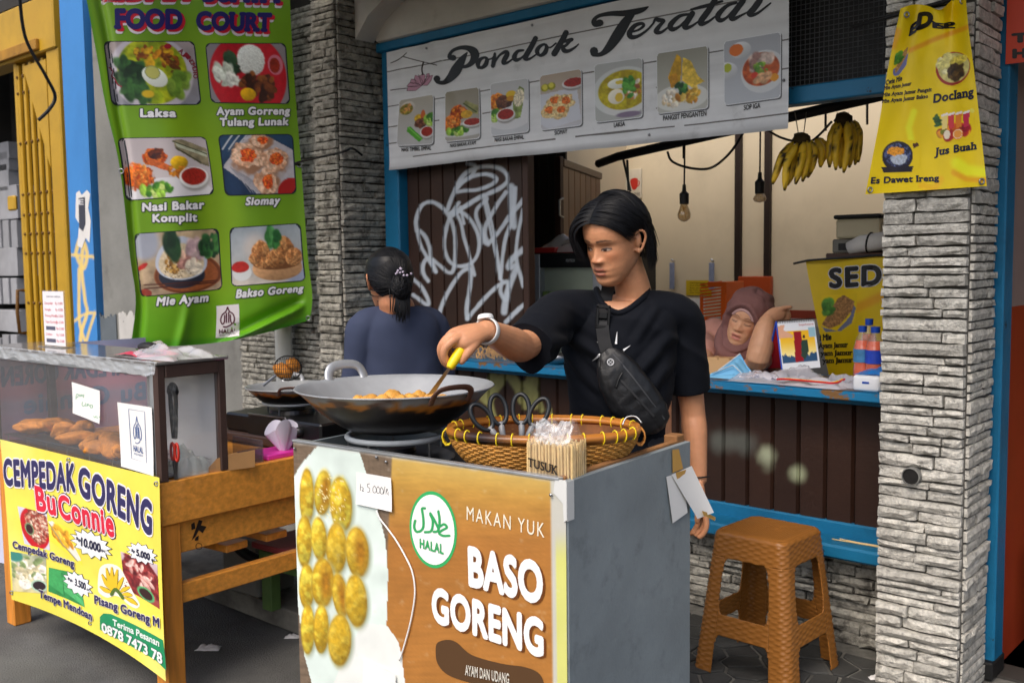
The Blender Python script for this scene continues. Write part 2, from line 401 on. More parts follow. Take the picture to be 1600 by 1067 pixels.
class Cv:
    """a small painting in 0..1 x 0..1 (y down), colours 0..255"""
    def __init__(s, X, Y, asp): s.X, s.Y, s.a = X * asp, Y, asp; s.I = np.zeros(X.shape + (3,)) + 128; s.k = 0
    def mixin(s, m, c):
        c = np.asarray(c, float); s.I = s.I * (1 - m[..., None]) + c * m[..., None]; return s
    def bg(s, c1, c2=None, ax=1, tex=0, ts=6):
        c2 = c2 if c2 is not None else c1; t = (s.Y if ax else s.X / s.a)[..., None]; s.I = np.asarray(c1) * (1 - t) + np.asarray(c2) * t
        if tex: s.I = s.I * (1 + tex * fbm(s.X * ts, s.Y * ts, 0, 5)[..., None])
        return s
    def e(s, x, y, rx, ry, c, rot=0, soft=.06, wob=0., tex=0., ts=14, shade=0., c2=None, half=None):
        s.k += 1; X, Y = s.X - x * s.a, s.Y - y; t = radians(rot); a, b = (X * cos(t) + Y * sin(t)) / rx, (-X * sin(t) + Y * cos(t)) / ry
        d = np.sqrt(a * a + b * b)
        if wob: d = d + wob * fbm(s.X * ts * .6, s.Y * ts * .6, 0, s.k)
        m = 1 - sstep(1 - soft, 1 + soft, d)
        if half is not None: m = m * (b > half)
        c = np.asarray(c, float) * np.ones(s.I.shape)
        if c2 is not None: n = sstep(-.25, .25, fbm(s.X * ts, s.Y * ts, 0, s.k + 50))[..., None]; c = c * (1 - n) + np.asarray(c2) * n
        k = 1 + tex * fbm(s.X * ts * 1.7, s.Y * ts * 1.7, 0, s.k + 9) - shade * (a * .45 + b * .75)
        return s.mixin(m, c * k[..., None])
    def ring(s, x, y, rx, ry, w, c, rot=0, soft=.04):
        X, Y = s.X - x * s.a, s.Y - y; t = radians(rot); a, b = (X * cos(t) + Y * sin(t)) / rx, (-X * sin(t) + Y * cos(t)) / ry
        d = np.abs(np.sqrt(a * a + b * b) - 1); return s.mixin(1 - sstep(w, w + soft, d), c)
    def poly(s, pts, c, tex=0., ts=14, soft=None):
        s.k += 1; p = np.asarray(pts, float) * (s.a, 1); ins = np.zeros(s.X.shape, bool)
        for i in range(len(p)):
            (x0, y0), (x1, y1) = p[i - 1], p[i]
            with np.errstate(divide='ignore', invalid='ignore'):
                ins ^= ((y0 > s.Y) != (y1 > s.Y)) & (s.X < (x1 - x0) * (s.Y - y0) / (y1 - y0 + 1e-12) + x0)
        k = 1 + tex * fbm(s.X * ts, s.Y * ts, 0, s.k); return s.mixin(ins * 1., np.asarray(c) * k[..., None])
    def line(s, pts, w, c, soft=.5):
        p = np.asarray(pts, float) * (s.a, 1); D = np.full(s.X.shape, 9.)
        for (x0, y0), (x1, y1) in zip(p[:-1], p[1:]):
            dx, dy = x1 - x0, y1 - y0; t = np.clip(((s.X - x0) * dx + (s.Y - y0) * dy) / (dx * dx + dy * dy + 1e-12), 0, 1)
            D = np.minimum(D, np.hypot(s.X - x0 - t * dx, s.Y - y0 - t * dy))
        return s.mixin(1 - sstep(w * (1 - soft), w * (1 + soft), D), c)
    def dots(s, n, x, y, rx, ry, cols, r0, r1, seed=1, asp=1.5, tex=.2):
        g = np.random.RandomState(seed)
        for i in range(n):
            t, q = g.rand() * 2 * pi, sqrt(g.rand())
            s.e(x + q * cos(t) * rx / s.a, y + q * sin(t) * ry, (r := r0 + (r1 - r0) * g.rand()) * asp, r, cols[g.randint(len(cols))], rot=g.rand() * 180, soft=.25, tex=tex, shade=.2)
        return s
    def sub(s, x0, y0, x1, y1): return s

# ================================================================== the setting
ASPHALT = M('asphalt', (90, 90, 88), rough=.9, var=.25, scale=2.2, bump=.006, bscale=140, wear=((150, 148, 142), .10, 170), dirt=.5, dcol=(38, 37, 36), dscale=1.6, dlow=.46)
PAVE = M('dark_paving', (62, 62, 60), rough=.8, var=.3, scale=9, bump=.003, bscale=60, rnd=.25)
GROUT = M('pale_grout', (120, 118, 112), rough=.95, var=.25, scale=12, dirt=.6, dcol=(45, 44, 42), dscale=4, dlow=.4)
CONC = M('grey_concrete', (128, 128, 124), rough=.9, var=.18, scale=2.5, bump=.002, bscale=40, dirt=.55, dcol=(62, 60, 56), dscale=2.2)
WHITECONC = M('whitewashed_concrete', (196, 194, 186), rough=.85, var=.12, scale=2.0, bump=.003, bscale=14, dirt=.5, dcol=(110, 104, 92), dscale=3.0)
STONE_R = M('pale_ledge_stone', (204, 201, 192), rough=.9, var=.32, scale=40, bump=.011, bscale=120, rnd=.2, dirt=.6, dcol=(74, 72, 68), dscale=34, dlow=.5)
STONE_L = M('weathered_ledge_stone', (166, 163, 153), rough=.9, var=.34, scale=34, bump=.012, bscale=100, rnd=.24, dirt=.75, dcol=(54, 50, 44), dscale=22, dlow=.46)
MORTAR = M('stone_mortar', (84, 82, 78), rough=.95, var=.25, scale=14, bump=.003, bscale=60)
MORTAR_D = M('dark_mortar', (44, 41, 37), rough=.95, var=.25, scale=14, bump=.003, bscale=60)
BLUE = M('worn_blue_paint', (20, 108, 150), rough=.5, var=.14, scale=5, bump=.0018, bscale=50, wear=((34, 40, 44), .2, 16), dirt=.35, dcol=(14, 60, 84), dscale=7)
BLUE_SHELF = M('flaking_blue_shelf_paint', (22, 118, 166), rough=.5, var=.1, scale=5, bump=.002, bscale=40, wear=((126, 92, 54), .66, 9), stretch=((.35, 1.2, 1.6), radians(41.67)))
BLUE2 = M('blue_column_paint', (58, 128, 196), rough=.5, var=.07, scale=3, bump=.001, bscale=30, vc=True)
YELLOW = M('yellow_gate_paint', (176, 138, 28), rough=.5, var=.12, scale=6, wear=((110, 80, 30), .08, 18), dirt=.4, dcol=(150, 108, 18), dscale=3)
BROWNV = M('brown_plank_paint', vc=True, rough=.5, var=.12, scale=7, bump=.0012, bscale=50, wear=((150, 140, 124), .03, 40))
BROWN = M('dark_brown_paint', (62, 38, 28), rough=.5, var=.15, scale=6, bump=.001, bscale=50, rnd=.12)
DARKWOOD = M('black_brown_timber', (40, 28, 22), rough=.6, var=.2, scale=8)
CREAM = M('cream_plaster', (214, 200, 172), rough=.85, var=.06, scale=1.6, dirt=.22, dcol=(150, 138, 116), dscale=1.4)
BLACK = M('matt_black', (20, 20, 21), rough=.6, var=.1)
CABLE = M('black_cable', (16, 16, 17), rough=.5, var=0)
STEEL = M('steel', (150, 152, 155), rough=.32, metal=1, var=.1, scale=20)

g = MB().grid(lambda U, V: np.stack([(U - .5) * 120, (V - .4) * 120, U * 0], -1), 12, 12).build('ground', ASPHALT); setp(g, 'dark grey asphalt street in front of the shop', None, None, 'structure')
# raised paving in front of the shop, laid with irregular dark flags
pv = thing('pavement', 'raised paving of dark irregular flags in front of the shop', None, FA, None, 'structure')
MB().box(-4.6, 3.2, -.844, .3, .004, .094, .006).build('slab', GROUT, pv)
def flags(x0, x1, y0, y1, n, seed):
    """irregular paving flags: cells around scattered points, each with its own edges"""
    g = np.random.RandomState(seed); P = np.stack([x0 + (x1 - x0) * g.rand(n), y0 + (y1 - y0) * g.rand(n)], -1)
    for _ in range(6):       # even them out
        Q = np.stack([x0 + (x1 - x0) * g.rand(2500), y0 + (y1 - y0) * g.rand(2500)], -1); k = ((Q[:, None] - P[None]) ** 2).sum(-1).argmin(1)
        P = np.array([Q[k == i].mean(0) if (k == i).any() else P[i] for i in range(n)])
    for i in range(n):
        c = [np.array(p) for p in ((x0, y0), (x1, y0), (x1, y1), (x0, y1))]
        for j in range(n):
            if j == i: continue
            m = (P[i] + P[j]) / 2; d = P[j] - P[i]; L = np.linalg.norm(d)
            if L > .6: continue
            d = d / L; m = m - d * .006; out = []
            for a, b in zip(c, c[1:] + c[:1]):
                da, db = (a - m) @ d, (b - m) @ d
                if da <= 0: out.append(a)
                if da * db < 0: out.append(a + (b - a) * da / (da - db))
            c = out
            if len(c) < 3: break
        if len(c) < 3: continue
        cen = sum(c) / len(c); h = .1 + .002 * g.rand(); k = len(c)
        inn = [p + (cen - p) * .06 for p in c]
        v = [(p[0], p[1], .093) for p in c] + [(p[0], p[1], h - .0015) for p in c] + [(p[0], p[1], h + .001) for p in inn]
        f = [(a, (a + 1) % k, k + (a + 1) % k, k + a) for a in range(k)] + [(k + a, k + (a + 1) % k, 2 * k + (a + 1) % k, 2 * k + a) for a in range(k)] + [tuple(2 * k + a for a in range(k))]
        MB().add(v, f).build('flagstone', PAVE, pv)
flags(-1.1, 1.0, -.80, .16, 150, 3)

# ---- ledge stone
def stone_meshes(n, seed, rough=.22):
    g = np.random.RandomState(seed); out = []
    for k in range(n):
        nx, nz = 4, 2; X = np.linspace(0, 1, nx + 1); Z = np.linspace(0, 1, nz + 1); v = []; idx = {}
        for i, x in enumerate(X):
            for j, z in enumerate(Z):
                ed = (i in (0, nx)) or (j in (0, nz)); y = -(1 - (.22 if ed else 0) - rough * g.rand() * (1.2 if ed else 1))
                zz = z + (g.rand() - .5) * (.16 if j in (0, nz) else .2); xx = x + (g.rand() - .5) * (.02 if i in (0, nx) else .1)
                idx[i, j] = len(v); v.append((xx, y, zz))
        f = [(idx[i, j], idx[i + 1, j], idx[i + 1, j + 1], idx[i, j + 1]) for i in range(nx) for j in range(nz)]
        ring = [(i, 0) for i in range(nx)] + [(nx, j) for j in range(nz)] + [(i, nz) for i in range(nx, 0, -1)] + [(0, j) for j in range(nz, 0, -1)]
        b = len(v); v += [(v[idx[q]][0], 0, v[idx[q]][2]) for q in ring]
        for a in range(len(ring)): c = (a + 1) % len(ring); f.append((idx[ring[a]], b + a, b + c, idx[ring[c]]))
        m = MB().add(v, f).mesh('stone_face'); out.append(m)
    return out
def clad(parent, mesh_list, origin, L, z0, z1, rot, seed, mat, hmin=.024, hmax=.044, lmin=.08, lmax=.26, proud=(.016, .042), skip=None, fr=FA):
    """courses of ledge stone on a face starting at origin (x,y) and running L metres along the local direction rot"""
    g = np.random.RandomState(seed); z = z0; n = 0; ca, sa = cos(rot), sin(rot)
    while z < z1 - .015:
        h = min(hmin + (hmax - hmin) * g.rand(), z1 - z); x = 0
        while x < L - .01:
            l = lmin + (lmax - lmin) * g.rand() ** 1.3
            if L - x - l < lmin * .7: l = L - x
            p = proud[0] + (proud[1] - proud[0]) * g.rand()
            cx, cy = origin[0] + ca * (x + l / 2), origin[1] + sa * (x + l / 2)
            if skip is None or not skip(np.array([cx, cy, z + h / 2])):
                m = mesh_list[g.randint(len(mesh_list))]
                o = inst(m, 'stone', parent, (origin[0] + ca * (x + .002), origin[1] + sa * (x + .002), z + .002), (0, (g.rand() - .5) * .03, rot), (l - .006, p, h - .0065)); n += 1
            x += l
        z += h
    return n
def smeshes(mat, n, seed):
    r = stone_meshes(n, seed)
    for m in r: m.materials.append(mat)
    return r
SR, SL = smeshes(STONE_R, 12, 1), smeshes(STONE_L, 12, 2)
PW, PD = .262, .235
pl = thing('stone_pillar', 'pale ledge stone pillar beside the plastic stool', 'pillar', FA)
MB().box(0, PW, .0, PD, .0, 2.75).build('core', MORTAR, pl)
hole = fpl(1430, 741, 0)
def skip_hole(c): return abs(c[0] - hole[0]) < .045 and abs(c[2] - hole[2]) < .028
clad(pl, SR, (0, 0), PW, .1, 2.5, 0, 11, STONE_R)
clad(pl, SR, (PW, 0), PD, .1, 2.5, pi / 2, 12, STONE_R, lmin=.09, lmax=.26, proud=(.006, .022))
vp = MB().lathe([(.0285, 0), (.0285, .040), (.0255, .041), (.0255, .004)], 24); vp.xf(Matrix.Translation((hole[0], -.002, hole[2])) @ Matrix.Rotation(pi / 2, 4, 'X'))
pipe = vp.build('drain_pipe', CONC, pl, True, 40)
MB().lathe([(.0, .036), (.0255, .036)], 24).xf(Matrix.Translation((hole[0], -.002, hole[2])) @ Matrix.Rotation(pi / 2, 4, 'X')).build('pipe_shade_disc', M('pipe_shade', (22, 21, 20), var=.3, scale=40), pl)  # dark disc, its colour stands for the shade inside the pipe

def behind_green(c):
    u, v = proj(FA.w(c)); return 235 < u < 440 and v < 490
PL0, PL1 = -2.93, -2.746
pil = thing('stone_pilaster', 'weathered grey ledge stone pilaster behind the woman in navy', 'pillar', FA)
MB().box(PL0, PL1, 0, .40, 0, 3.0).build('core', MORTAR_D, pil)
clad(pil, SL, (PL0, 0), PL1 - PL0, .12, 2.85, 0, 21, STONE_L, lmin=.08, lmax=.2, proud=(.012, .036))
clad(pil, SL, (PL1, 0), .33, .12, 2.85, pi / 2, 22, STONE_L, lmin=.1, lmax=.3, proud=(.012, .036))
wl = thing('stone_wall', 'rough ledge stone wall behind the green menu banner', 'wall', FA)
MB().box(-3.75, PL0, .06, .40, 0, 3.0).build('core', MORTAR_D, wl)
clad(wl, SL, (-3.75, .06), PL0 + 3.75, .12, 2.85, 0, 23, STONE_L, lmin=.08, lmax=.3, proud=(.012, .036), skip=behind_green)
lw = thing('low_stone_wall', 'low ledge stone wall under the blue shop sill behind the stool', 'wall', FA)
MB().box(-2.5, 0, .27, .42, .09, .48).build('core', MORTAR_D, lw)
clad(lw, SL, (-1.35, .27), 1.35, .1, .475, 0, 24, STONE_L, hmin=.024, hmax=.046, lmin=.1, lmax=.32)

# ---- concrete wall, blue column, yellow gate and block stack at the far end
cw = MB().box(-5.5, -3.75, .10, .4, 0, 3.4).build('concrete_wall', CONC, None, fr=FA); setp(cw, 'bare stained concrete wall between blue column and green banner', 'wall')
def pt(u, v, d): return fpl(u, v, d)
px0, px1 = fpl(212, 490, .098)[0], fpl(132, 490, .098)[0]
patch = thing('wall_patch', 'flaking grey patch low on the concrete wall', 'patch', FA)
for (a, b, c, d_, col, nm) in ((155, 184, 493, 545, (92, 100, 106), 'painted_board'), (186, 214, 490, 535, (190, 188, 184), 'peeling_paint')):
    A, B = fpl(a, c, .097), fpl(b, d_, .097)
    n = 14; rr = np.random.RandomState(a); t = np.linspace(0, 1, n)
    top = [(A[0] + (B[0] - A[0]) * k, A[2] + (rr.rand() - .5) * .05) for k in t]; bot = [(A[0] + (B[0] - A[0]) * k, B[2] + (rr.rand() - .5) * .04) for k in t[::-1]]
    MB().prism(top + bot, .092, .099).build(nm, M(nm, col, rough=.8, var=.15, wear=((60, 58, 54), .25, 14)), patch)

bcol = thing('blue_column', 'sky blue painted column with yellow graffiti and a torn white poster', 'column', FA)
cs0, cs1 = fpl(104, 250, .07)[0], fpl(140, 250, .07)[0]
def paintfn(surfpts, strokes):
    """spray paint: list of (pts px, radius px, colour, strength); returns rgb per vertex blended over base"""
    pass
def spray(P2, base, strokes, seed=0):
    """P2: measured positions of the vertices (n,2); strokes: (points, radius, colour, opacity, softness)"""
    c = np.array(base, float) * np.ones((len(P2), 3))
    for k, (pts, r, col, op, so) in enumerate(strokes):
        p = catmull(pts, 6) if len(pts) > 2 else np.asarray(pts, float); D = np.full(len(P2), 1e9)
        for a, b in zip(p[:-1], p[1:]):
            d = b - a; t = np.clip(((P2 - a) @ d) / (d @ d + 1e-9), 0, 1); D = np.minimum(D, np.hypot(*(P2 - a - t[:, None] * d).T))
        D = D + r * .25 * fbm(P2[:, 0] * .12, P2[:, 1] * .05, k, seed)
        m = (1 - sstep(r * (1 - so), r * (1 + so), D)) * op; c = c * (1 - m[:, None]) + lin(col) * m[:, None]
    return c
yl = (226, 196, 110)
ystk = [([(118, 398), (126, 372), (136, 396), (130, 420), (119, 398)], 2.6, yl, .9, .4), ([(112, 398), (148, 402)], 2.4, yl, .9, .4), ([(131, 360), (128, 420), (133, 470), (136, 488), (127, 520), (126, 540)], 2.6, yl, .9, .4),
        ([(124, 420), (124, 500), (134, 536)], 2.4, yl, .9, .4), ([(148, 488), (130, 492), (112, 505)], 2.2, yl, .85, .4), ([(148, 490), (140, 515), (134, 538)], 2.2, yl, .85, .4)]
def colgrid(x0, x1, y, z0, z1, nx, nz, base, strokes, ny=None, side=False):
    def fn(U, V): return np.stack([x0 + (x1 - x0) * U, U * 0 + y, z0 + (z1 - z0) * V], -1)
    def cf(U, V): return spray(proj(FA.w(fn(U, V))).reshape(-1, 2), lin(base), strokes).reshape(U.shape + (3,))
    return fn, cf
b1 = MB(); b1.box(cs0, cs1, .075, .38, 0, 3.6, 0, 1, lin((58, 128, 196)))
fn, cf = colgrid(cs0, cs1, .07, .8, 3.6, 26, 240, (58, 128, 196), ystk); b1.grid(fn, 26, 240, cf)
b1.build('shaft', BLUE2, bcol)
sf = Surf(lambda u, v: np.stack([cs0 + (cs1 - cs0) * np.asarray(u), np.asarray(u) * 0 + .068, 3.6 - 2.8 * np.asarray(v)], -1), FA)
mb = MB(); sf.poly(mb, [(119, 302), (124, 298), (128, 305), (136, 297), (141, 303), (138, 325), (142, 345), (140, 380), (134, 372), (128, 388), (121, 384), (124, 350), (118, 340)], (216, 214, 212), 1)
sf.poly(mb, [(123, 310), (133, 308), (134, 350), (130, 362), (124, 356)], (60, 62, 74), 2); sf.text(mb, 'E', (124, 320), (131, 320), (124, 312), (200, 200, 205), 3, bold=.04)
mb.build('torn_poster', PRINT_OLD, bcol)

gate = thing('folding_gate', 'yellow folding metal gate with studded slats and rusty hinges', 'gate', FA)
GY = .2
gx0, gx1 = fpl(36, 300, GY)[0], fpl(104, 300, GY)[0]
frm0 = fpl(90, 300, GY)[0]
MB().box(frm0, gx1 + .04, GY - .04, GY + .12, 0, 3.25, .01).build('gate_post', YELLOW, gate)
MB().box(gx0 - 2.2, gx1 + .04, GY - .06, GY + .12, 3.1, 3.5, .01).build('header', YELLOW, gate)
MB().box(gx0 - 2.2, gx1 - .2, GY - .09, GY - .06, 3.12, 3.2, .005).build('track', M('rusty_yellow', (150, 108, 30), rough=.7, var=.3, wear=((70, 44, 24), .4, 10)), gate)
ns = 11; sx = np.linspace(gx0 + .04, frm0 - .03, ns); w = (sx[1] - sx[0]) * .74
slat = MB().box(-w / 2, w / 2, -.014, .014, .1, 3.08, .006, 2).mesh('slat'); slat.materials.append(YELLOW)
bolt = MB().ball((0, 0, 0), (.012, .012, .012), 8, 5).mesh('bolt', True); bolt.materials.append(M('rust', (96, 66, 24), rough=.7, var=.3, scale=40))
bar_z = [fpl(75, y, GY)[2] for y in (108, 135, 217, 300, 333, 364, 395, 474)]
for i, x in enumerate(sx):
    sl_ = inst(slat, 'slat', gate, (x, GY + (.022 if i % 2 else 0), 0))
    for z in bar_z: inst(bolt, 'bolt', sl_, (0, -.018, z))
for z in bar_z: MB().box(sx[0], sx[-1], GY + .04, GY + .05, z - .012, z + .012).build('crossbar', YELLOW, gate)
MB().prism([(frm0 - .02, 3.05), (frm0 - .42, 3.05), (frm0 - .02, 2.25)], GY - .035, GY - .025).build('gusset', YELLOW, gate)
hp = fpl(33, 487, GY - .05); MB().tube([(hp[0], GY, hp[2] + .17), (hp[0], GY - .07, hp[2] + .17), (hp[0], GY - .08, hp[2]), (hp[0], GY - .07, hp[2] - .17), (hp[0], GY, hp[2] - .17)], .014, 8).build('pull_handle', M('rust', (96, 66, 24)), gate, True)
hp = fpl(21, 318, GY); MB().box(hp[0] - .05, hp[0] + .09, GY - .03, GY, hp[2] - .06, hp[2] + .06, .012).build('latch', YELLOW, gate)
MB().box(gx0 - .02, gx0 + .03, GY - .02, GY + .05, .05, 3.1, .006).build('leading_stile', YELLOW, gate)
wire = [aty(30, -10, 6.6), aty(40, 60, 6.7), aty(72, 120, 6.8), aty(86, 150, 6.9), aty(78, 170, 6.9), aty(60, 188, 6.9)]
setp(MB().tube(catmull(wire, 8), .012, 6).build('hanging_cable', CABLE, None, True), 'loose black cable hanging over the yellow gate', 'cable')
BLK = M('pale_concrete_block', (150, 152, 158), rough=.9, var=.12, scale=6, rnd=.12)
blk = MB().box(-.5, .5, -.5, .5, -.5, .5, .02).mesh('concrete_block'); blk.materials.append(BLK)
k = 0
for row, (v0, v1) in enumerate(((236, 248), (250, 266), (268, 298), (300, 342), (344, 388), (390, 432), (434, 476), (480, 520), (522, 560), (562, 600), (602, 640), (642, 682))):
    cuts = [(-60, 14)] if row < 3 else ([(-60, 28)] if row in (3, 5, 7, 9, 11) else [(-60, 2), (3, 15), (16, 28)])
    for (u0, u1) in cuts:
        a, b = fpl(u0, v0, .75), fpl(u1, v1, .75); o = bpy.data.objects.new('concrete_block', blk); COL.objects.link(o)
        o.matrix_world = FA.mw() @ Matrix.Translation(((a[0] + b[0]) / 2, .85, (a[2] + b[2]) / 2)) @ Matrix.Diagonal((abs(b[0] - a[0]) - .01, .2, abs(a[2] - b[2]) - .006, 1))
        setp(o, 'pale grey concrete block stacked behind the open yellow gate', 'concrete block', 'blocks stacked behind the gate')
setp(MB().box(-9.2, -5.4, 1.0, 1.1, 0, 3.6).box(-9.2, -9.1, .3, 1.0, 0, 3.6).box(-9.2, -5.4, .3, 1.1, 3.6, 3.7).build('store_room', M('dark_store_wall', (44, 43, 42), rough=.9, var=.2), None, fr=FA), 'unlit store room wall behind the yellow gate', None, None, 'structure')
ledge = MB(); a = aty(0, 552, 4.55); b = aty(128, 545, 4.9); ledge.beam(a, b, .05, .02, .003)
setp(ledge.build('wooden_rail', M('yellow_wood', (196, 140, 40), rough=.6, var=.2), None), 'yellow wooden rail lying behind the fritter cart', 'rail')

# ---- shop front timber and blue frames
d0 = .30
sf_th = thing('shopfront_woodwork', 'worn blue painted timber frame round the shop opening', 'frame', FA)
pL0, pL1 = -2.70, -2.59
MB().box(pL0, pL1, d0 - .05, d0 + .06, .1, 2.70, .006).build('post', BLUE, sf_th)
MB().box(-2.72, 0.0, d0 - .07, d0 + .02, 2.572, 2.618, .006).build('top_rail', BLUE, sf_th)
MB().box(-2.55, 0.0, d0 - .02, d0 + .05, .47, .535, .006).build('sill', BLUE, sf_th)
MB().box(-2.55, 0.0, .15, .30, .435, .485, .008).build('sill_step', BLUE, sf_th)
MB().box(-.62, 0.0, d0 - .03, d0 + .05, 2.065, 2.128, .005).build('window_rail', BLUE, sf_th)
shelf = thing('shop_counter_shelf', 'flaking blue painted serving shelf along the shop opening', 'shelf', FA)
MB().grid(lambda U, V: np.stack([-2.62 + 2.58 * U, .13 + .42 * V, 1.042 + U * 0], -1), 40, 4).box(-2.62, -.04, .13, .55, 1.008, 1.041, .004).build('board', BLUE_SHELF, shelf)
MB().box(-2.62, -.03, .20, .28, .985, 1.007, .003).build('apron', BLUE, shelf)

# spray-painted plank shutter and plank apron below the shelf
wht = (196, 206, 216); wh2 = (150, 166, 186)
def Z2(pts): return [(600 + x * 400 / 1472, 230 + y * 290 / 1067) for x, y in pts]
gr = []
for pts, r in (
    ([(480, 95), (525, 110), (500, 170), (430, 215), (385, 300), (365, 360)], 2.8),
    ([(410, 240), (470, 150), (580, 110), (680, 130), (710, 190), (660, 240), (560, 285), (470, 340), (380, 380)], 2.8),
    ([(415, 245), (480, 180), (580, 155), (645, 180), (620, 215), (540, 245), (470, 250), (420, 258)], 2.5),
    ([(190, 480), (185, 420), (215, 340), (270, 315), (330, 345), (375, 400), (400, 470), (410, 560), (400, 700), (370, 720), (320, 680), (265, 640), (230, 660), (225, 720), (255, 770)], 2.6),
    ([(190, 480), (210, 560), (240, 620), (270, 670), (298, 718)], 2.4), ([(205, 480), (240, 520), (262, 580), (270, 640), (296, 715)], 2.6),
    ([(430, 320), (380, 400), (352, 500), (350, 590), (380, 660), (440, 685), (510, 660), (545, 590), (540, 500), (490, 410), (430, 370), (385, 400)], 2.4),
    ([(410, 370), (440, 430), (460, 520), (490, 620), (520, 735)], 2.2), ([(440, 345), (460, 440)], 2.0),
    ([(400, 390), (480, 330), (560, 285), (590, 300), (540, 350), (530, 400), (560, 480), (575, 540), (600, 560)], 2.6),
    ([(575, 300), (600, 420), (630, 560), (660, 700), (668, 755)], 2.0), ([(590, 310), (620, 440), (650, 600), (672, 750)], 1.6),
    ([(700, 260), (640, 350), (580, 470), (600, 545), (650, 500), (720, 400), (780, 330), (800, 300)], 2.8),
    ([(730, 230), (735, 330), (745, 455)], 4.8), ([(755, 235), (740, 400), (700, 520), (680, 640), (670, 760)], 2.6),
    ([(800, 360), (770, 500), (760, 640), (785, 740), (800, 800)], 2.4), ([(800, 590), (740, 640), (720, 690), (760, 690), (720, 800), (700, 880), (690, 950)], 4.2),
    ([(320, 955), (345, 880), (400, 780), (450, 715), (495, 705), (495, 800), (475, 920), (480, 985)], 2.8),
    ([(480, 985), (560, 890), (640, 810), (700, 775), (715, 800), (700, 880), (670, 830), (680, 770)], 2.8), ([(700, 1005), (760, 945), (805, 905)], 3.0),
    ([(170, 760), (220, 810), (255, 880), (245, 905), (170, 850)], 2.6)):
    gr.append((Z2(pts), r * 1.12, wht, .9, .45))
def plank(parent, x0, x1, y, z0, z1, base, strokes, thick=.014, res=.006, side=None, mat=None):
    """one grooved board with sprayed paint"""
    nx, nz = max(2, int((x1 - x0) / res)), max(2, int((z1 - z0) / res)); b = MB(); g = .0022
    def fn(U, V):
        x = x0 + (x1 - x0) * U; e = np.minimum(x - x0, x1 - x); yy = y - thick * sstep(0, .005, e)
        return np.stack([x, yy, z0 + (z1 - z0) * V], -1)
    def cf(U, V):
        P = fn(U, V); return spray(proj(FA.w(P)).reshape(-1, 2), lin(base), strokes).reshape(U.shape + (3,)) if strokes else np.broadcast_to(lin(base), U.shape + (3,))
    b.grid(fn, nx, nz, cf); b.box(x0 + .002, x1 - .002, y - .001, y + .012, z0, z1, 0, 1, lin(base))
    return b.build('plank', mat or BROWNV, parent)
sh = thing('plank_shutter', 'dark brown plank shutter covered in white looping graffiti', 'shutter', FA)
xs = np.linspace(pL1 + .002, -1.80, 10); br = (52, 31, 21)
for a, b in zip(xs[:-1], xs[1:]): plank(sh, a, b, d0 + .02, 1.043, 2.2, tuple(np.array(br) * random.uniform(.9, 1.1)), gr, res=.0055)
MB().box(-1.80, -1.765, d0 + .0, d0 + .05, 1.043, 2.3, .004).build('edge_stile', BROWN, sh)
ap = thing('plank_apron', 'dark brown plank panel with pale spray marks under the serving shelf', 'panel', FA)
ol = (150, 148, 92)
g2 = [([(1125, 690), (1150, 690), (1166, 694)], 15, (128, 138, 130), .35, .8), ([(1197, 710), (1198, 712)], 11, (196, 204, 170), .7, .9), ([(1246, 738), (1247, 741)], 10, (190, 198, 160), .75, .9), ([(1197, 718), (1200, 728)], 8, (150, 156, 130), .35, .9)]
def Z3(pts): return [(660 + x * 200 / 1334, 460 + y * 160 / 1067) for x, y in pts]
g3 = [(Z3(p), r, ol, .85, .35) for p, r in (([(690, 1100), (770, 960), (840, 860), (900, 840), (960, 900), (1010, 1000), (1040, 1100)], 7.5), ([(740, 860), (700, 980), (650, 1080)], 8), ([(1080, 1160), (1100, 1000), (1120, 860), (1160, 840)], 6), ([(1180, 860), (1160, 980), (1160, 1160)], 6))]
g3 += [([(775, 700), (770, 650), (760, 610)], 6, ol, .8, .35), ([(858, 640), (860, 655)], 4, ol, .9, .4), ([(820, 600), (835, 612), (846, 640)], 5, ol, .8, .35)]
xs = np.linspace(-2.55, -.0, 25)
for a, b in zip(xs[:-1], xs[1:]): plank(ap, a + .001, b - .001, d0 + .005, .535, .99, tuple(np.array(br) * random.uniform(.88, 1.08)), g2 + g3 if True else [], res=.0075)

# ---- concrete beam and awning slab over the shop front
bm_ = MB().box(-2.72, .3, .22, .42, 2.62, 2.80, .02, 2).build('lintel_beam', WHITECONC, None, fr=FA); setp(bm_, 'stained white concrete beam over the shop banner', 'beam')
cn = MB().box(-2.74, 2.5, -1.3, .42, 2.85, 2.98, .02).build('awning_slab', WHITECONC, None, fr=FA); setp(cn, 'whitewashed concrete awning slab above the shop front', 'awning')
shade_slab = MB().box(-5.0, -2.75, -1.4, .1, 3.3, 3.42, .02).build('awning_slab', WHITECONC, None, fr=FA); setp(shade_slab, 'unseen higher concrete slab added to shade the green banner', 'awning')  # added out of view to shade the top of the green banner
# arched haunch left of the beam
hn = MB(); hn.prism([(-2.72, 2.62), (-2.72, 2.85), (-2.40, 2.85), (-2.46, 2.80), (-2.62, 2.72)], .10, .22); hn.build('haunch', WHITECONC, bm_)

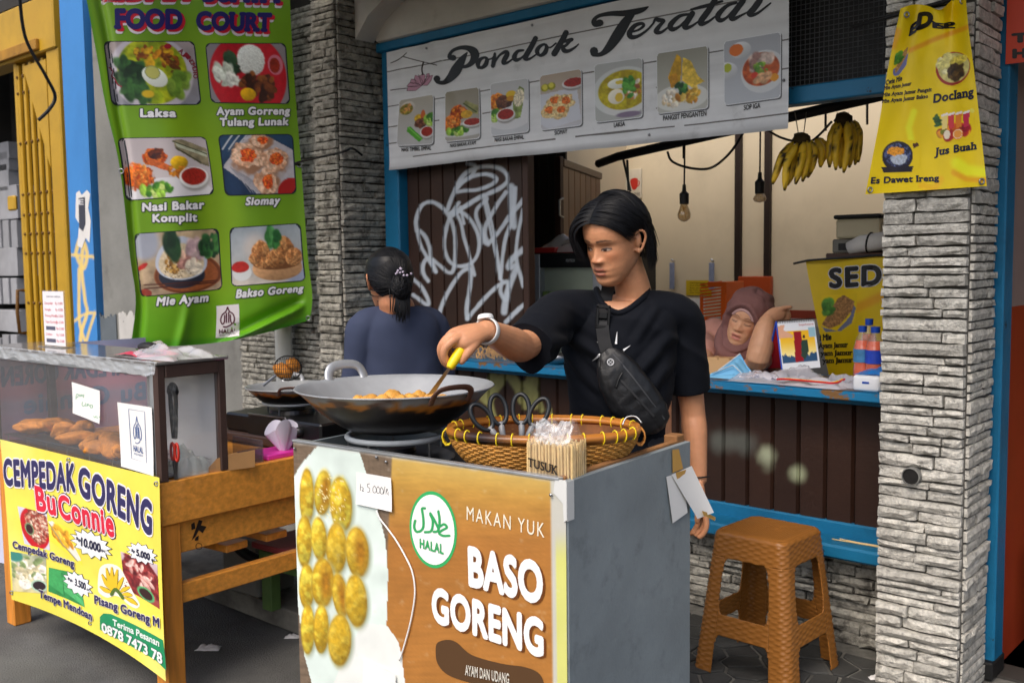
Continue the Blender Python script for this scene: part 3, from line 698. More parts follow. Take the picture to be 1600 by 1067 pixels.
# ---- mesh window over the opening, right of the banner
mw = thing('mesh_window', 'dark wire mesh window above the shop opening behind the yellow banner', 'window', FA)
wm = MB()
for x in np.arange(-.60, 0.0, .018): wm.tube([(x, d0, 2.13), (x, d0, 2.6)], .0016, 4, False)
for z in np.arange(2.135, 2.6, .018): wm.tube([(-.60, d0 + .003, z), (0, d0 + .003, z)], .0016, 4, False)
w_ = wm.build('wire_mesh', M('dull_wire', (84, 86, 88), rough=.5, var=.3, scale=30), mw); w_['kind'] = 'stuff'
MB().box(-.62, 0, d0 + .5, d0 + .52, 2.2, 2.85).build('back_board', BLACK, mw)
fan = MB(); fc = fpl(1302, 48, d0 + .35)
for r in (.17, .12): fan.tube([(fc[0] + r * cos(t), fc[1], fc[2] + r * sin(t)) for t in np.linspace(0, 2 * pi, 40)[:-1]], .006, 6, closed=True)
for t in np.linspace(0, 2 * pi, 13)[:-1]: fan.tube([(fc[0] + .03 * cos(t), fc[1] - .02, fc[2] + .03 * sin(t)), (fc[0] + .17 * cos(t), fc[1], fc[2] + .17 * sin(t))], .003, 4)
ft = thing('exhaust_fan', 'black exhaust fan behind the wire mesh window', 'fan', FA); fan.build('guard', BLACK, ft); MB().ball((fc[0], fc[1] - .02, fc[2]), (.03, .02, .04), 14, 8).build('hub', M('fan_hub', (150, 165, 175), rough=.3), ft, True)

# ---- inside the shop
room = thing('shop_interior', 'cream walled shop interior seen through the serving opening', None, FA, None, 'structure')
BW = 2.35
MB().box(-3.4, .5, BW, BW + .1, 0, 2.8).build('wall_back', CREAM, room)
MB().box(.18, .255, .38, BW, 0, 2.8).build('wall_right', CREAM, room)
MB().box(-2.75, -2.65, .42, BW, 0, 2.8).build('wall_left', CREAM, room)
MB().box(-3.4, .5, .42, 1.45, 2.78, 2.85).build('ceiling', CREAM, room)
MB().box(-2.75, .5, .42, BW, 0.0, .10).build('floor', GROUT, room)
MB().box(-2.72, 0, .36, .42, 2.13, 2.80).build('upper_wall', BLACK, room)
for (u0, u1) in ((1149, 1158), (1195, 1204)):
    a, b = fpl(u0, 300, BW - .02), fpl(u1, 300, BW - .02); MB().box(a[0], b[0], BW - .03, BW - .002, .1, 2.8).build('wall_batten', DARKWOOD, room)
op = fpl(1153, 432, BW - .05), fpl(1202, 600, BW - .05)
MB().box(op[0][0], op[1][0], BW - .05, BW - .012, .3, op[0][2], .003).build('orange_panel', M('orange_panel', (186, 76, 30), rough=.5, var=.1), room)
op = fpl(1213, 484, BW - .03), fpl(1290, 600, BW - .03)
MB().box(op[0][0], op[1][0] + 1.0, BW - .03, BW - .01, .1, op[0][2]).build('dado', M('red_dado', (140, 52, 30), rough=.6, var=.1), room)

# folded plank doors at the left of the opening
fd = thing('folding_door', 'brown plank folding door standing open inside the shop', 'door', FA)
pts0, pts1 = fpl(876, 249, .95), fpl(936, 260, 1.8)
A = np.array([pts0[0], .95]); B = np.array([pts1[0], 1.8]); n = 7; BR2 = M('mid_brown_paint', (92, 58, 34), rough=.5, var=.15, rnd=.12)
for i in range(n):
    p, q = A + (B - A) * i / n, A + (B - A) * (i + .94) / n; b = MB(); b.beam((p[0], p[1], 1.25), (q[0], q[1], 1.25), .02, 1.5, .003); b.v = [(x, y, z + (.0)) for x, y, z in b.v]; b.build('plank', BR2, fd)
MB().beam((A[0], A[1], 2.02), (B[0], B[1], 2.02), .04, .04, .004).build('top_rail', BROWN, fd)
MB().box(A[0] - .02, A[0] + .02, A[1] - .03, A[1], .5, 2.05, .003).build('stile', BROWN, fd)
hz = fpl(882, 325, .93); MB().tube([(hz[0], .92, hz[2] + .05), (hz[0], .89, hz[2] + .04), (hz[0], .89, hz[2] - .04), (hz[0], .92, hz[2] - .05)], .006, 6).build('handle', STEEL, fd)
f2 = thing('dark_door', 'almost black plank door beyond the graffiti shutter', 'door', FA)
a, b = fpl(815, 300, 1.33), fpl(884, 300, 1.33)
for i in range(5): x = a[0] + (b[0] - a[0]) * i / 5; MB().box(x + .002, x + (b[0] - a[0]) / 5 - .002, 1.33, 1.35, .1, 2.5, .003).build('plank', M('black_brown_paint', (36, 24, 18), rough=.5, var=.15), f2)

# ---- the neighbour's doorway at the far right
bp = thing('blue_door_post', 'tall blue painted door post right of the stone pillar', 'post', FA)
MB().box(.20, .252, .237, .33, .1, 2.9, .005).build('outer_member', BLUE, bp); MB().box(.253, .288, .262, .36, .1, 2.9, .005).build('inner_member', BLUE, bp)
MB().box(.195, .292, .233, .37, .1, .16, .005).build('black_foot', BLACK, bp)
nb = thing('neighbour_interior', 'dim neighbouring shop interior with orange lower wall', None, FA, None, 'structure')
MB().box(.26, 2.6, 3.2, 3.3, .1, 1.33).build('orange_wall', M('orange_wall', (158, 52, 20), rough=.6, var=.1), nb)
MB().box(.26, 2.6, 3.2, 3.3, 1.33, 3.0).build('wall_upper', CREAM, nb)
MB().box(2.5, 2.6, .4, 3.2, .1, 3.0).build('wall_right', CREAM, nb); MB().box(.257, .268, .40, 3.2, .1, 1.33).build('orange_dado', M('orange_wall', (158, 52, 20)), nb); MB().box(.257, .268, .40, 3.2, 1.33, 2.75).build('wall_left', M('mauve_plaster', (150, 128, 122), rough=.9, var=.08), nb); MB().box(.26, 2.6, .45, 3.3, 2.75, 2.85).build('ceiling', CREAM, nb)
MB().box(.26, 2.6, .3, 3.2, .0, .1).build('floor', M('dark_floor', (60, 57, 54), rough=.6, var=.2), nb)
MB().box(.316, 1.4, .27, .33, 2.2, 2.26, .004).build('door_head', BLUE, nb)

# ================================================================== printed banners
def quadmap(c, s, o): return [(o[0] + x * s, o[1] + y * s) for x, y in c]
def sauce(cv, x, y, rx, ry, c=(150, 36, 26), rim=(222, 222, 222)):
    cv.e(x + .01, y + .05, rx * 1.16, ry * 1.25, (150, 148, 146), soft=.15); cv.e(x, y + .015, rx * 1.18, ry * 1.22, rim, soft=.05, shade=.1); cv.e(x, y, rx, ry, c, tex=.25, ts=30, soft=.06)
def chicken(cv, x, y, r, seed=1, base=((196, 96, 28), (160, 62, 20), (222, 140, 48))):
    cv.e(x, y, r * 1.25, r, base[0], wob=.25, tex=.5, ts=22, shade=.25, c2=base[1]); cv.dots(26, x, y, r * 1.05, r * .8, base, .012, .035, seed)
def lettuce(cv, x, y, rx, ry, seed=2): cv.dots(34, x, y, rx, ry, ((96, 150, 40), (150, 196, 70), (60, 118, 34), (190, 214, 120)), .02, .055, seed)
# --- dishes
def laksa_big(cv):
    cv.bg((150, 140, 140), (120, 122, 132), tex=.1); cv.e(.49, .5, .66, .62, (176, 172, 184), soft=.03); cv.e(.5, .47, .55, .53, (150, 160, 24), tex=.3, ts=8, soft=.03, c2=(120, 140, 20))
    cv.dots(40, .55, .22, .34, .16, ((140, 84, 20), (180, 120, 24), (110, 56, 18), (190, 150, 30)), .02, .05, 4); cv.dots(16, .72, .36, .12, .14, ((90, 50, 20), (130, 70, 24)), .02, .045, 5)
    cv.dots(30, .26, .48, .2, .2, ((30, 62, 30), (44, 84, 40), (24, 48, 28)), .04, .09, 6, 1.8); cv.dots(10, .3, .8, .2, .07, ((36, 66, 36), (50, 90, 44)), .05, .08, 7, 2.4)
    cv.dots(14, .78, .7, .14, .16, ((110, 140, 50), (90, 124, 40)), .05, .1, 8); cv.e(.52, .57, .21, .15, (206, 214, 206), rot=28, soft=.04, shade=.12); cv.e(.5, .5, .115, .1, (176, 176, 96), rot=20, soft=.06); cv.ring(.5, .5, .115, .1, .05, (130, 140, 90), rot=20)
    cv.e(.42, .84, .1, .06, (190, 160, 30), soft=.2)
def ayam(cv):
    cv.bg((128, 124, 130)); cv.e(.5, .55, .66, .72, (176, 24, 38), tex=.08, soft=.02); cv.e(.55, .28, .24, .27, (214, 220, 216), wob=.06, tex=.14, ts=40, shade=.15)
    cv.dots(14, .3, .32, .1, .16, ((36, 62, 44), (50, 80, 54)), .03, .07, 3, 2.2); cv.dots(14, .18, .52, .13, .2, ((206, 214, 204), (180, 190, 176)), .04, .08, 4, 2); cv.dots(6, .34, .6, .14, .06, ((216, 220, 212),), .04, .07, 5, 2.2)
    cv.e(.86, .36, .13, .17, (190, 110, 130), soft=.05); cv.e(.85, .37, .09, .13, (130, 36, 20), tex=.3)
    cv.dots(50, .62, .72, .3, .2, ((70, 34, 20), (100, 52, 26), (50, 24, 16), (124, 70, 30)), .03, .08, 6); cv.e(.48, .86, .13, .11, (206, 160, 20), wob=.08, tex=.12, shade=.2)
def nasi(cv):
    cv.bg((176, 168, 172), (190, 184, 188)); cv.poly([(.62, .05), (.72, .03), (1, .26), (1, .6), (.9, .55), (.64, .25)], (128, 120, 96), tex=.3); cv.poly([(.64, .1), (.98, .33), (.98, .42), (.66, .2)], (176, 182, 160), tex=.2); cv.line([(.62, .08), (.98, .36)], .012, (70, 74, 50)); cv.line([(.64, .22), (.9, .52)], .012, (60, 60, 44))
    cv.e(.45, .95, .75, .22, (206, 206, 212), soft=.03); chicken(cv, .38, .38, .17, 3); cv.dots(24, .4, .32, .12, .08, ((90, 40, 24), (60, 30, 30)), .02, .04, 8); cv.e(.42, .52, .22, .06, (190, 92, 40), rot=24, tex=.3); chicken(cv, .16, .68, .2, 4, ((206, 110, 40), (180, 74, 26), (224, 150, 70)))
    cv.e(.65, .5, .14, .12, (206, 164, 24), wob=.1, tex=.15, shade=.3); cv.dots(14, .6, .64, .12, .1, ((190, 120, 30), (170, 96, 24)), .02, .04, 9); lettuce(cv, .36, .9, .26, .08); sauce(cv, .8, .73, .2, .13)
def siomay_big(cv):
    cv.bg((36, 66, 96), (26, 48, 80), tex=.2); cv.poly([(.0, .62), (.4, .0), (.62, 0), (1, .35), (1, 1), (.45, 1)], (178, 176, 184), tex=.08)
    for i in range(8): cv.line([(.1 + i * .03, .62 + i * .02), (.36 + i * .035, .98)], .006, (140, 140, 150))
    for i in range(4): cv.line([(.02 + i * .09, .3), (.18 + i * .1, .0)], .012, (190, 196, 204))
    for x, y, r in ((.33, .42, .26), (.72, .5, .22), (.55, .12, .17), (.58, .84, .19)):
        cv.e(x + .02, y + .04, r * 1.05, r, (150, 110, 84), wob=.3, soft=.2); cv.e(x, y, r, r * .92, (220, 186, 160), wob=.35, tex=.3, ts=16, c2=(196, 150, 120)); cv.e(x + .04, y, r * .52, r * .5, (196, 70, 30), wob=.3, tex=.5, ts=30, c2=(222, 110, 40))
    cv.e(.95, 1.0, .25, .2, (160, 26, 26), soft=.03)
def mie(cv):
    cv.bg((170, 150, 120), (150, 130, 108), tex=.25, ts=9); cv.e(.1, .1, .25, .2, (150, 156, 170), soft=.3); cv.e(.6, .62, .56, .4, (136, 76, 42), soft=.02, tex=.12); cv.ring(.6, .62, .52, .37, .03, (100, 54, 30))
    cv.e(.52, .62, .38, .28, (36, 40, 54), soft=.04); cv.e(.53, .38, .42, .33, (176, 184, 200), soft=.02); cv.e(.53, .4, .37, .28, (196, 180, 150), soft=.04, tex=.2)
    cv.dots(40, .45, .4, .17, .16, ((150, 110, 50), (186, 150, 84), (110, 76, 36)), .015, .035, 3); cv.dots(24, .6, .38, .14, .14, ((176, 130, 120), (150, 104, 96), (206, 170, 150)), .03, .06, 4); cv.dots(9, .7, .46, .12, .1, ((214, 204, 186),), .05, .09, 5); cv.dots(8, .72, .2, .1, .07, ((200, 176, 176), (176, 150, 156)), .05, .08, 6)
    cv.dots(7, .44, .14, .07, .1, ((26, 52, 34), (36, 66, 40)), .06, .1, 7); cv.dots(30, .9, .2, .16, .14, ((40, 84, 44), (60, 110, 54), (30, 60, 36)), .02, .06, 8); cv.dots(60, .45, .55, .26, .12, ((90, 70, 50), (220, 206, 180)), .005, .01, 9)
    cv.line([(.05, .76), (.95, .79)], .014, (70, 34, 24)); cv.line([(.05, .84), (.93, .83)], .014, (60, 28, 22)); cv.e(.05, .4, .1, .04, (170, 40, 36), rot=-30); cv.e(.04, .95, .12, .1, (130, 50, 40))
def bakso(cv):
    cv.bg((150, 162, 172), (196, 188, 180), tex=.12); cv.e(.35, .25, .2, .16, (196, 190, 186), soft=.5); cv.e(.9, .8, .2, .3, (140, 150, 176), soft=.4); cv.e(.14, .68, .16, .2, (206, 210, 212), soft=.04); cv.e(.12, .56, .15, .115, (170, 36, 30), tex=.15)
    cv.e(.64, .62, .42, .32, (190, 146, 104), soft=.03, tex=.1, shade=.25, half=-.3); cv.e(.64, .5, .41, .16, (110, 70, 40), soft=.05)
    for x, y, r in ((.42, .32, .16), (.75, .3, .17), (.88, .44, .15), (.42, .52, .11), (.62, .46, .165), (.33, .42, .1)): cv.e(x, y, r, r, (150, 98, 56), wob=.12, tex=.45, ts=24, shade=.3, c2=(186, 134, 84))
    cv.dots(18, .62, .14, .14, .1, ((56, 120, 60), (84, 150, 84), (36, 90, 46)), .03, .06, 3)
def timbel(cv):
    cv.bg((176, 172, 160), (186, 188, 190)); cv.e(.26, .2, .17, .15, (200, 196, 188), shade=.1); cv.e(.22, .22, .15, .12, (120, 116, 40), tex=.5, c2=(186, 140, 60), ts=18); cv.dots(8, .26, .19, .08, .06, ((196, 140, 80),), .02, .05, 1)
    cv.e(.6, .45, .1, .09, (206, 166, 40), tex=.3); cv.e(.72, .4, .05, .12, (196, 96, 40)); chicken(cv, .66, .56, .1, 2, ((110, 60, 40), (86, 44, 30), (140, 90, 60))); lettuce(cv, .9, .5, .08, .1); cv.poly([(.28, .62), (.36, .6), (.74, .88), (.62, .95), (.26, .7)], (74, 150, 44), tex=.15); cv.line([(.31, .62), (.7, .9)], .012, (120, 196, 80)); sauce(cv, .84, .74, .12, .1)
def bakar_ayam(cv):
    cv.bg((150, 144, 128), (170, 168, 162)); cv.e(.5, .8, .56, .14, (206, 208, 210), soft=.04); cv.poly([(.55, .28), (.62, .22), (.98, .36), (.96, .52), (.8, .5)], (140, 140, 90), tex=.3); cv.line([(.56, .28), (.92, .48)], .012, (70, 84, 40))
    chicken(cv, .4, .45, .14, 2); chicken(cv, .17, .65, .16, 3, ((214, 124, 44), (190, 90, 30), (230, 160, 76))); cv.e(.64, .5, .11, .08, (206, 160, 36), tex=.25); lettuce(cv, .38, .82, .22, .06); sauce(cv, .8, .66, .16, .07)
def bakar_empal(cv):
    cv.bg((190, 192, 194), (196, 200, 206)); cv.e(.5, .62, .5, .3, (212, 214, 218), soft=.03); chicken(cv, .16, .36, .16, 2, ((214, 130, 30), (196, 100, 24), (230, 160, 60))); chicken(cv, .36, .38, .13, 3, ((104, 62, 44), (80, 46, 34), (140, 96, 70))); cv.e(.55, .25, .1, .07, (222, 186, 40)); cv.e(.55, .33, .09, .05, (200, 140, 30))
    cv.poly([(.62, .3), (.78, .12), (.9, .18), (.86, .5), (.8, .72), (.62, .74), (.6, .45)], (136, 156, 84), tex=.35); cv.e(.76, .34, .1, .17, (214, 206, 180), rot=10, tex=.4, ts=30); lettuce(cv, .08, .62, .1, .09); sauce(cv, .4, .62, .16, .1)
def siomay(cv):
    cv.bg((176, 160, 142), (196, 198, 206)); cv.poly([(.0, .35), (.9, .3), (1, .9), (.2, 1), (0, .9)], (204, 208, 218)); cv.e(.12, .23, .08, .07, (160, 156, 30), tex=.3); cv.e(.28, .22, .08, .07, (150, 150, 24), tex=.3); cv.e(.12, .22, .05, .05, (214, 206, 80)); cv.e(.28, .2, .05, .05, (214, 206, 80)); sauce(cv, .82, .21, .18, .08)
    for x, y in ((.34, .52), (.62, .55), (.22, .68), (.5, .7)): cv.e(x, y, .16, .14, (226, 204, 150), wob=.3, tex=.35, ts=20, c2=(206, 170, 110)); cv.e(x, y - .03, .09, .07, (214, 110, 40), wob=.3, tex=.4, ts=26)
def laksa(cv):
    cv.bg((180, 184, 184), (176, 180, 178)); cv.e(.6, .52, .56, .42, (206, 212, 212), soft=.02); cv.e(.62, .8, .36, .14, (212, 214, 214)); cv.e(.72, .93, .22, .05, (130, 116, 140), soft=.2); cv.e(.62, .5, .46, .34, (190, 176, 20), tex=.2, ts=10, soft=.03, c2=(170, 150, 14)); cv.e(.5, .38, .19, .09, (232, 236, 226), shade=.1); cv.e(.54, .36, .08, .035, (222, 200, 70)); cv.e(.46, .6, .15, .13, (236, 232, 214), shade=.1); cv.e(.52, .62, .07, .08, (222, 190, 60))
    cv.dots(22, .82, .5, .16, .16, ((230, 220, 206), (196, 130, 70), (150, 90, 50)), .02, .045, 3); cv.dots(14, .72, .45, .08, .22, ((90, 160, 60), (60, 130, 44)), .03, .06, 4)
def pangsit(cv):
    cv.bg((150, 150, 138), (186, 188, 182)); cv.e(.48, .78, .46, .22, (212, 214, 210), soft=.03)
    cv.poly([(.4, .05), (.5, .14), (.48, .5), (.3, .62), (.22, .42)], (206, 160, 30), tex=.3); cv.poly([(.52, .12), (.68, .2), (.82, .46), (.95, .56), (.7, .64), (.5, .5)], (224, 190, 70), tex=.3, ts=20); cv.poly([(.24, .4), (.4, .36), (.44, .55), (.28, .6)], (196, 140, 26), tex=.3)
    cv.dots(36, .36, .78, .24, .12, ((230, 222, 206), (210, 190, 150), (240, 236, 226)), .02, .045, 3); cv.dots(30, .64, .76, .2, .12, ((206, 160, 50), (180, 120, 40), (222, 190, 90)), .02, .045, 4); cv.dots(18, .48, .62, .1, .07, ((50, 110, 44), (84, 150, 60), (30, 70, 34)), .02, .04, 5)
def sopiga(cv):
    cv.bg((168, 172, 180), (186, 192, 200)); cv.e(.3, .17, .17, .13, (206, 210, 214), shade=.15); cv.e(.22, .16, .115, .095, (216, 112, 36), soft=.04); cv.e(.02, .47, .2, .14, (206, 210, 216), shade=.15); cv.e(.06, .42, .07, .07, (170, 180, 50)); cv.e(.7, .56, .36, .33, (208, 212, 216), soft=.02); cv.e(.66, .52, .3, .26, (190, 90, 40), tex=.2, ts=10, c2=(170, 70, 30), soft=.04)
    cv.dots(14, .66, .46, .2, .14, ((150, 116, 110), (206, 186, 176), (120, 84, 84)), .05, .09, 2, 1.4); cv.dots(20, .66, .5, .12, .1, ((90, 140, 50), (140, 170, 60)), .015, .035, 3); cv.e(.55, .6, .06, .05, (206, 60, 40)); cv.e(.9, .68, .07, .06, (222, 150, 40)); cv.dots(6, .7, .66, .1, .06, ((206, 160, 120),), .03, .06, 4)

# ---------------- shop banner
FAo = FA
bs0, bs1, bz0, bz1 = -2.60, -.437, 1.972, 2.553
def ban_fn(u, v):
    u, v = np.asarray(u, float), np.asarray(v, float); x = bs0 + (bs1 - bs0) * u; z = bz1 + (bz0 - bz1) * v
    fold = .010 * fbm(u * 5, v * 2.2, 0, 3, 2) * (1.1 - .5 * u) + .012 * np.exp(-((u - .16 - .13 * v) / .018) ** 2) * np.exp(-v * 2.2) + .008 * np.exp(-((u - .06 + .05 * v) / .02) ** 2) * np.exp(-v * 2)
    return np.stack([x, .2 - fold + .01 * np.exp(-((v - 1) / .03) ** 2) * fbm(u * 14, 0, 0, 8), z + .006 * fbm(u * 6, 0, 1, 4) * (v > .9)], -1)
SB = Surf(ban_fn, FA)
sb = thing('shop_banner', 'long white plank-print banner reading Pondok Teratai with seven dishes', 'banner', FA)
def planks_bg(cv):
    V, U = cv.V, cv.U; cv.I = np.array([216, 219, 222]) * (1 + .05 * fbm(U * 4, V * 40, 0, 2) + .04 * fbm(U * 14, V * 10, 0, 3))[..., None]
    cv.I = cv.I * (1 - .22 * np.exp(-((V - 1) / .03) ** 2))[..., None]
mb = MB(); SB.paintpx(mb, planks_bg, 150, 60); mb.build('sheet', PRINT_OLD, sb, True)
mb = MB()
for v, segs in ((.16, ((0, 1),)), (.455, ((0, 1),)), (.63, ((0, .05), (.125, .17), (.3, .33), (.5, .53), (.62, .66), (.74, .8), (.93, 1))), (.77, ((0, .04), (.53, .57), (.74, .8))), (.9, ((.08, .5), (.55, .78), (.8, 1)))):
    for a, b in segs:
        t = np.linspace(a, b, 40); SB.polyuv(mb, np.concatenate([np.stack([t, v + .004 * np.sin(t * 9)], -1), np.stack([t[::-1], v + .009 + .004 * np.sin(t[::-1] * 9)], -1)]), (112, 110, 108), 1)
mb.build('plank_joint_print', PRINT, sb)
mb = MB(); K = (22, 26, 32); o1 = lambda L: (np.array([(600 + x * .2, 40 + y * .2) for x, y, w in L]), np.array([w * .26 + .5 for x, y, w in L])); o2 = lambda L: (np.array([(910 + x * .2, y * .2) for x, y, w in L]), np.array([w * .26 + .5 for x, y, w in L]))
for L in ([(545, 255, 34), (515, 250, 26), (520, 220, 18), (550, 192, 18), (605, 175, 22), (660, 180, 32), (703, 207, 50), (710, 250, 48), (680, 300, 30), (630, 325, 18), (570, 322, 10)], [(650, 215, 8), (612, 270, 40), (565, 350, 62), (520, 410, 46), (470, 447, 26), (425, 443, 24), (415, 418, 40)],
          [(742, 330, 20), (735, 300, 26), (757, 265, 20), (790, 252, 14), (806, 270, 22), (795, 308, 26), (765, 332, 18), (742, 325, 14)], [(800, 268, 10), (840, 262, 8), (872, 232, 8)], [(868, 222, 14), (862, 270, 24), (852, 318, 24)], [(858, 305, 10), (900, 240, 12), (950, 208, 20), (965, 225, 26), (942, 270, 28), (936, 296, 22), (970, 290, 12), (1015, 258, 8)],
          [(1090, 196, 12), (1045, 205, 18), (1020, 248, 28), (1035, 272, 22), (1080, 252, 12), (1125, 205, 10)], [(1186, 102, 28), (1150, 172, 30), (1108, 245, 30), (1112, 266, 20), (1145, 260, 12), (1195, 225, 8)], [(1207, 228, 20), (1197, 200, 26), (1220, 165, 20), (1256, 150, 14), (1272, 172, 22), (1260, 212, 26), (1228, 236, 18), (1205, 226, 14)], [(1268, 170, 8), (1305, 172, 8), (1345, 140, 8)],
          [(1424, 58, 32), (1392, 122, 32), (1332, 222, 36)], [(1348, 190, 10), (1400, 134, 14), (1450, 118, 22), (1470, 112, 20)], [(1465, 112, 16), (1420, 160, 16), (1392, 165, 14)], [(1396, 165, 16), (1408, 196, 28), (1440, 202, 20), (1490, 176, 12), (1522, 148, 6)]): p, w = o1(L); SB.stroke(mb, p, w, K, 2)
for L in ([(140, 182, 40), (100, 190, 34), (92, 162, 24), (130, 128, 20), (220, 110, 26), (320, 108, 34), (400, 98, 36), (470, 80, 28), (514, 58, 8)], [(392, 112, 32), (340, 175, 54), (280, 272, 64), (210, 372, 48), (150, 425, 26), (90, 428, 26), (92, 402, 50)], [(375, 255, 10), (440, 237, 12), (480, 205, 16), (465, 187, 18), (410, 205, 24), (370, 260, 32), (385, 293, 28), (440, 284, 18), (510, 235, 12), (560, 180, 10)],
          [(556, 182, 10), (575, 152, 18), (600, 160, 26), (640, 165, 16), (605, 205, 22), (578, 250, 30), (620, 254, 16), (680, 210, 10)], [(835, 115, 14), (760, 130, 20), (692, 195, 32), (702, 232, 28), (760, 210, 14), (840, 130, 12)], [(862, 108, 32), (805, 198, 34), (812, 222, 24), (860, 205, 14), (912, 168, 8)], [(1040, -4, 30), (990, 82, 34), (928, 168, 34), (936, 192, 24), (990, 170, 14), (1042, 130, 8)], [(850, 78, 10), (930, 58, 18), (1020, 35, 18), (1095, 12, 12)],
          [(1205, 25, 14), (1130, 50, 20), (1062, 122, 32), (1076, 162, 28), (1130, 140, 14), (1210, 50, 12)], [(1258, 8, 32), (1170, 128, 34), (1182, 152, 24), (1230, 130, 14), (1292, 98, 8)], [(1388, 6, 36), (1342, 70, 36), (1305, 108, 30), (1325, 122, 22), (1380, 100, 14), (1472, 28, 8)]): p, w = o2(L); SB.stroke(mb, p, w, K, 2)
mb.build('lettering', PRINT, sb)
mb = MB(); lc = lambda L: [(600 + x * .2, 40 + y * .2) for x, y in L]
for pet in ([(180, 512), (190, 478), (240, 475), (300, 472), (250, 510)], [(180, 478), (200, 450), (250, 448), (296, 470), (240, 482)], [(205, 450), (215, 420), (245, 425), (285, 465)], [(300, 470), (340, 470), (370, 430), (384, 390), (340, 400), (315, 440)], [(310, 460), (330, 420), (335, 380), (355, 375), (360, 400)], [(300, 470), (320, 430), (325, 390), (305, 375), (285, 395), (270, 385)], [(298, 472), (255, 455), (238, 420), (245, 390), (285, 405), (305, 440)]):
    SB.poly(mb, lc(pet), (186, 140, 160), 1); SB.stroke(mb, lc(pet + pet[:1]), .7, (60, 30, 40), 2, 0, False)
SB.stroke(mb, lc([(305, 385), (298, 340), (310, 288)]), 2.4, (46, 40, 36), 2); SB.stroke(mb, lc([(150, 245), (260, 275), (415, 312)]), 1.4, (60, 48, 40), 2); SB.stroke(mb, lc([(55, 295), (120, 265), (178, 216)]), 1.2, (50, 44, 40), 2); SB.stroke(mb, lc([(52, 508), (120, 498), (180, 492)]), 1.3, (60, 40, 40), 2)
mb.build('lotus_emblem', PRINT, sb)
for q, fn, cap in (([(625.1, 157.4), (677.4, 148.5), (676.7, 224.8), (621, 227.6)], timbel, ('NASI TIMBEL EMPAL', (627.9, 237.2), (674.2, 234.4), (627.9, 231.3))), ([(696.3, 145), (748.2, 136.8), (749.6, 215.9), (696.3, 221.4)], bakar_ayam, ('NASI BAKAR AYAM', (703.9, 230.7), (743.7, 225.9), (703.9, 225.2))), ([(767, 132), (825.2, 123), (825.9, 205.6), (768.1, 212.4)], bakar_empal, ('NASI BAKAR EMPAL', (773.6, 222), (819, 217.3), (773.6, 215.9))),
                   ([(844.3, 119.7), (908.1, 108.6), (908.9, 195.4), (845.9, 203.4)], siomay, ('SIOMAY', (867, 211.3), (886.6, 208.5), (867, 205))), ([(929.6, 102.2), (1003.3, 91.1), (1003.3, 182.7), (931.2, 191.4)], laksa, ('LAKSA', (959.8, 199.4), (976.9, 197), (959.8, 192.4))), ([(1027.2, 84.6), (1106, 72.7), (1106, 169), (1028, 177.8)], pangsit, ('PANGSIT PENGANTEN', (1036.7, 189), (1104, 181), (1036.7, 181.4))), ([(1132, 66.3), (1219.9, 51.2), (1219.1, 152.3), (1132.8, 164.3)], sopiga, ('SOP IGA', (1162.9, 172.5), (1188.4, 168.7), (1162.9, 165)))):
    mb = MB(); SB.poly(mb, SB.roundrect([(x + 1.6, y + 1.8) for x, y in q], 6, 5, 1.6), (104, 106, 110), 1); SB.poly(mb, SB.roundrect(q, 6, 5, 1.5), (226, 230, 234), 2); SB.picture(mb, q, fn, 64, 80, 3, .06); mb.build('dish_photo', PRINT, sb)
    mb = MB(); SB.text(mb, *cap, (30, 30, 34), 2, bold=.03); mb.build('dish_name', PRINT, sb)
for u, v in ((667, 76), (832, 40), (1225, 126), (1015, 211)): q = SB.fn(*SB.uv([(u, v)])[0]); MB().ball(q + np.array([0, -.004, 0]), .006, 8, 6).build('nail', STEEL, sb, True)

# ---------------- green menu banner, tied loosely between the gate column and the pilaster
gL = catmull([(122, -70), (135, 0), (150, 80), (165, 165), (187, 262), (203, 400), (212, 470), (204, 541)], 6); gR = catmull([(450, -70), (453, 0), (457, 80), (463, 165), (470, 250), (481, 400), (488, 462), (484, 500)], 6)
def green_fn(u, v):
    u, v = np.asarray(u, float), np.asarray(v, float); vc = np.clip(v, 0, 1); i = vc * (len(gL) - 1)
    def ip(A): k = np.arange(len(A)); return np.stack([np.interp(i, k, A[:, 0]), np.interp(i, k, A[:, 1])], -1)
    l, r = ip(gL), ip(gR); p = l + (r - l) * u[..., None]; sag = 14 * np.sin(pi * np.clip(u, 0, 1)) * sstep(.75, 1, v); p = p + np.stack([sag * 0, sag], -1)
    p[..., 1] = p[..., 1] + (v - vc) * 600
    dep = 4.74 + .40 * u + .018 * fbm(u * 3.2, v * 1.6, 0, 2, 2) + .012 * np.sin(u * 13 + v * 2.5) * (.25 + .75 * sstep(.2, 1, v)) + .02 * np.exp(-((u - .05 - .02 * np.sin(v * 6)) / .02) ** 2)
    s_ = (v - .97) * -.35 + (u - .6) * .12; dep = dep - .05 * np.exp(-(((v - .99) + (u - .58) * .24) / .022) ** 2) * sstep(.45, .62, u) * (1 - sstep(.9, .97, u)) + .035 * np.exp(-(((v - .965) + (u - .58) * .24) / .025) ** 2) * sstep(.45, .62, u) * (1 - sstep(.9, .97, u)) - .02 * np.exp(-((u - .27 - .2 * (1 - v)) / .03) ** 2) * sstep(.8, .95, v)
    d = FWD + RT * ((p[..., 0:1] - 800) / FPX) + UP * ((533.5 - p[..., 1:2]) / FPX); return CAM + d * (dep[..., None] / d[..., 1:2])
SG = Surf(green_fn, WORLD)
gb = thing('green_menu_banner', 'tall creased green food court banner with six dish photos', 'banner')
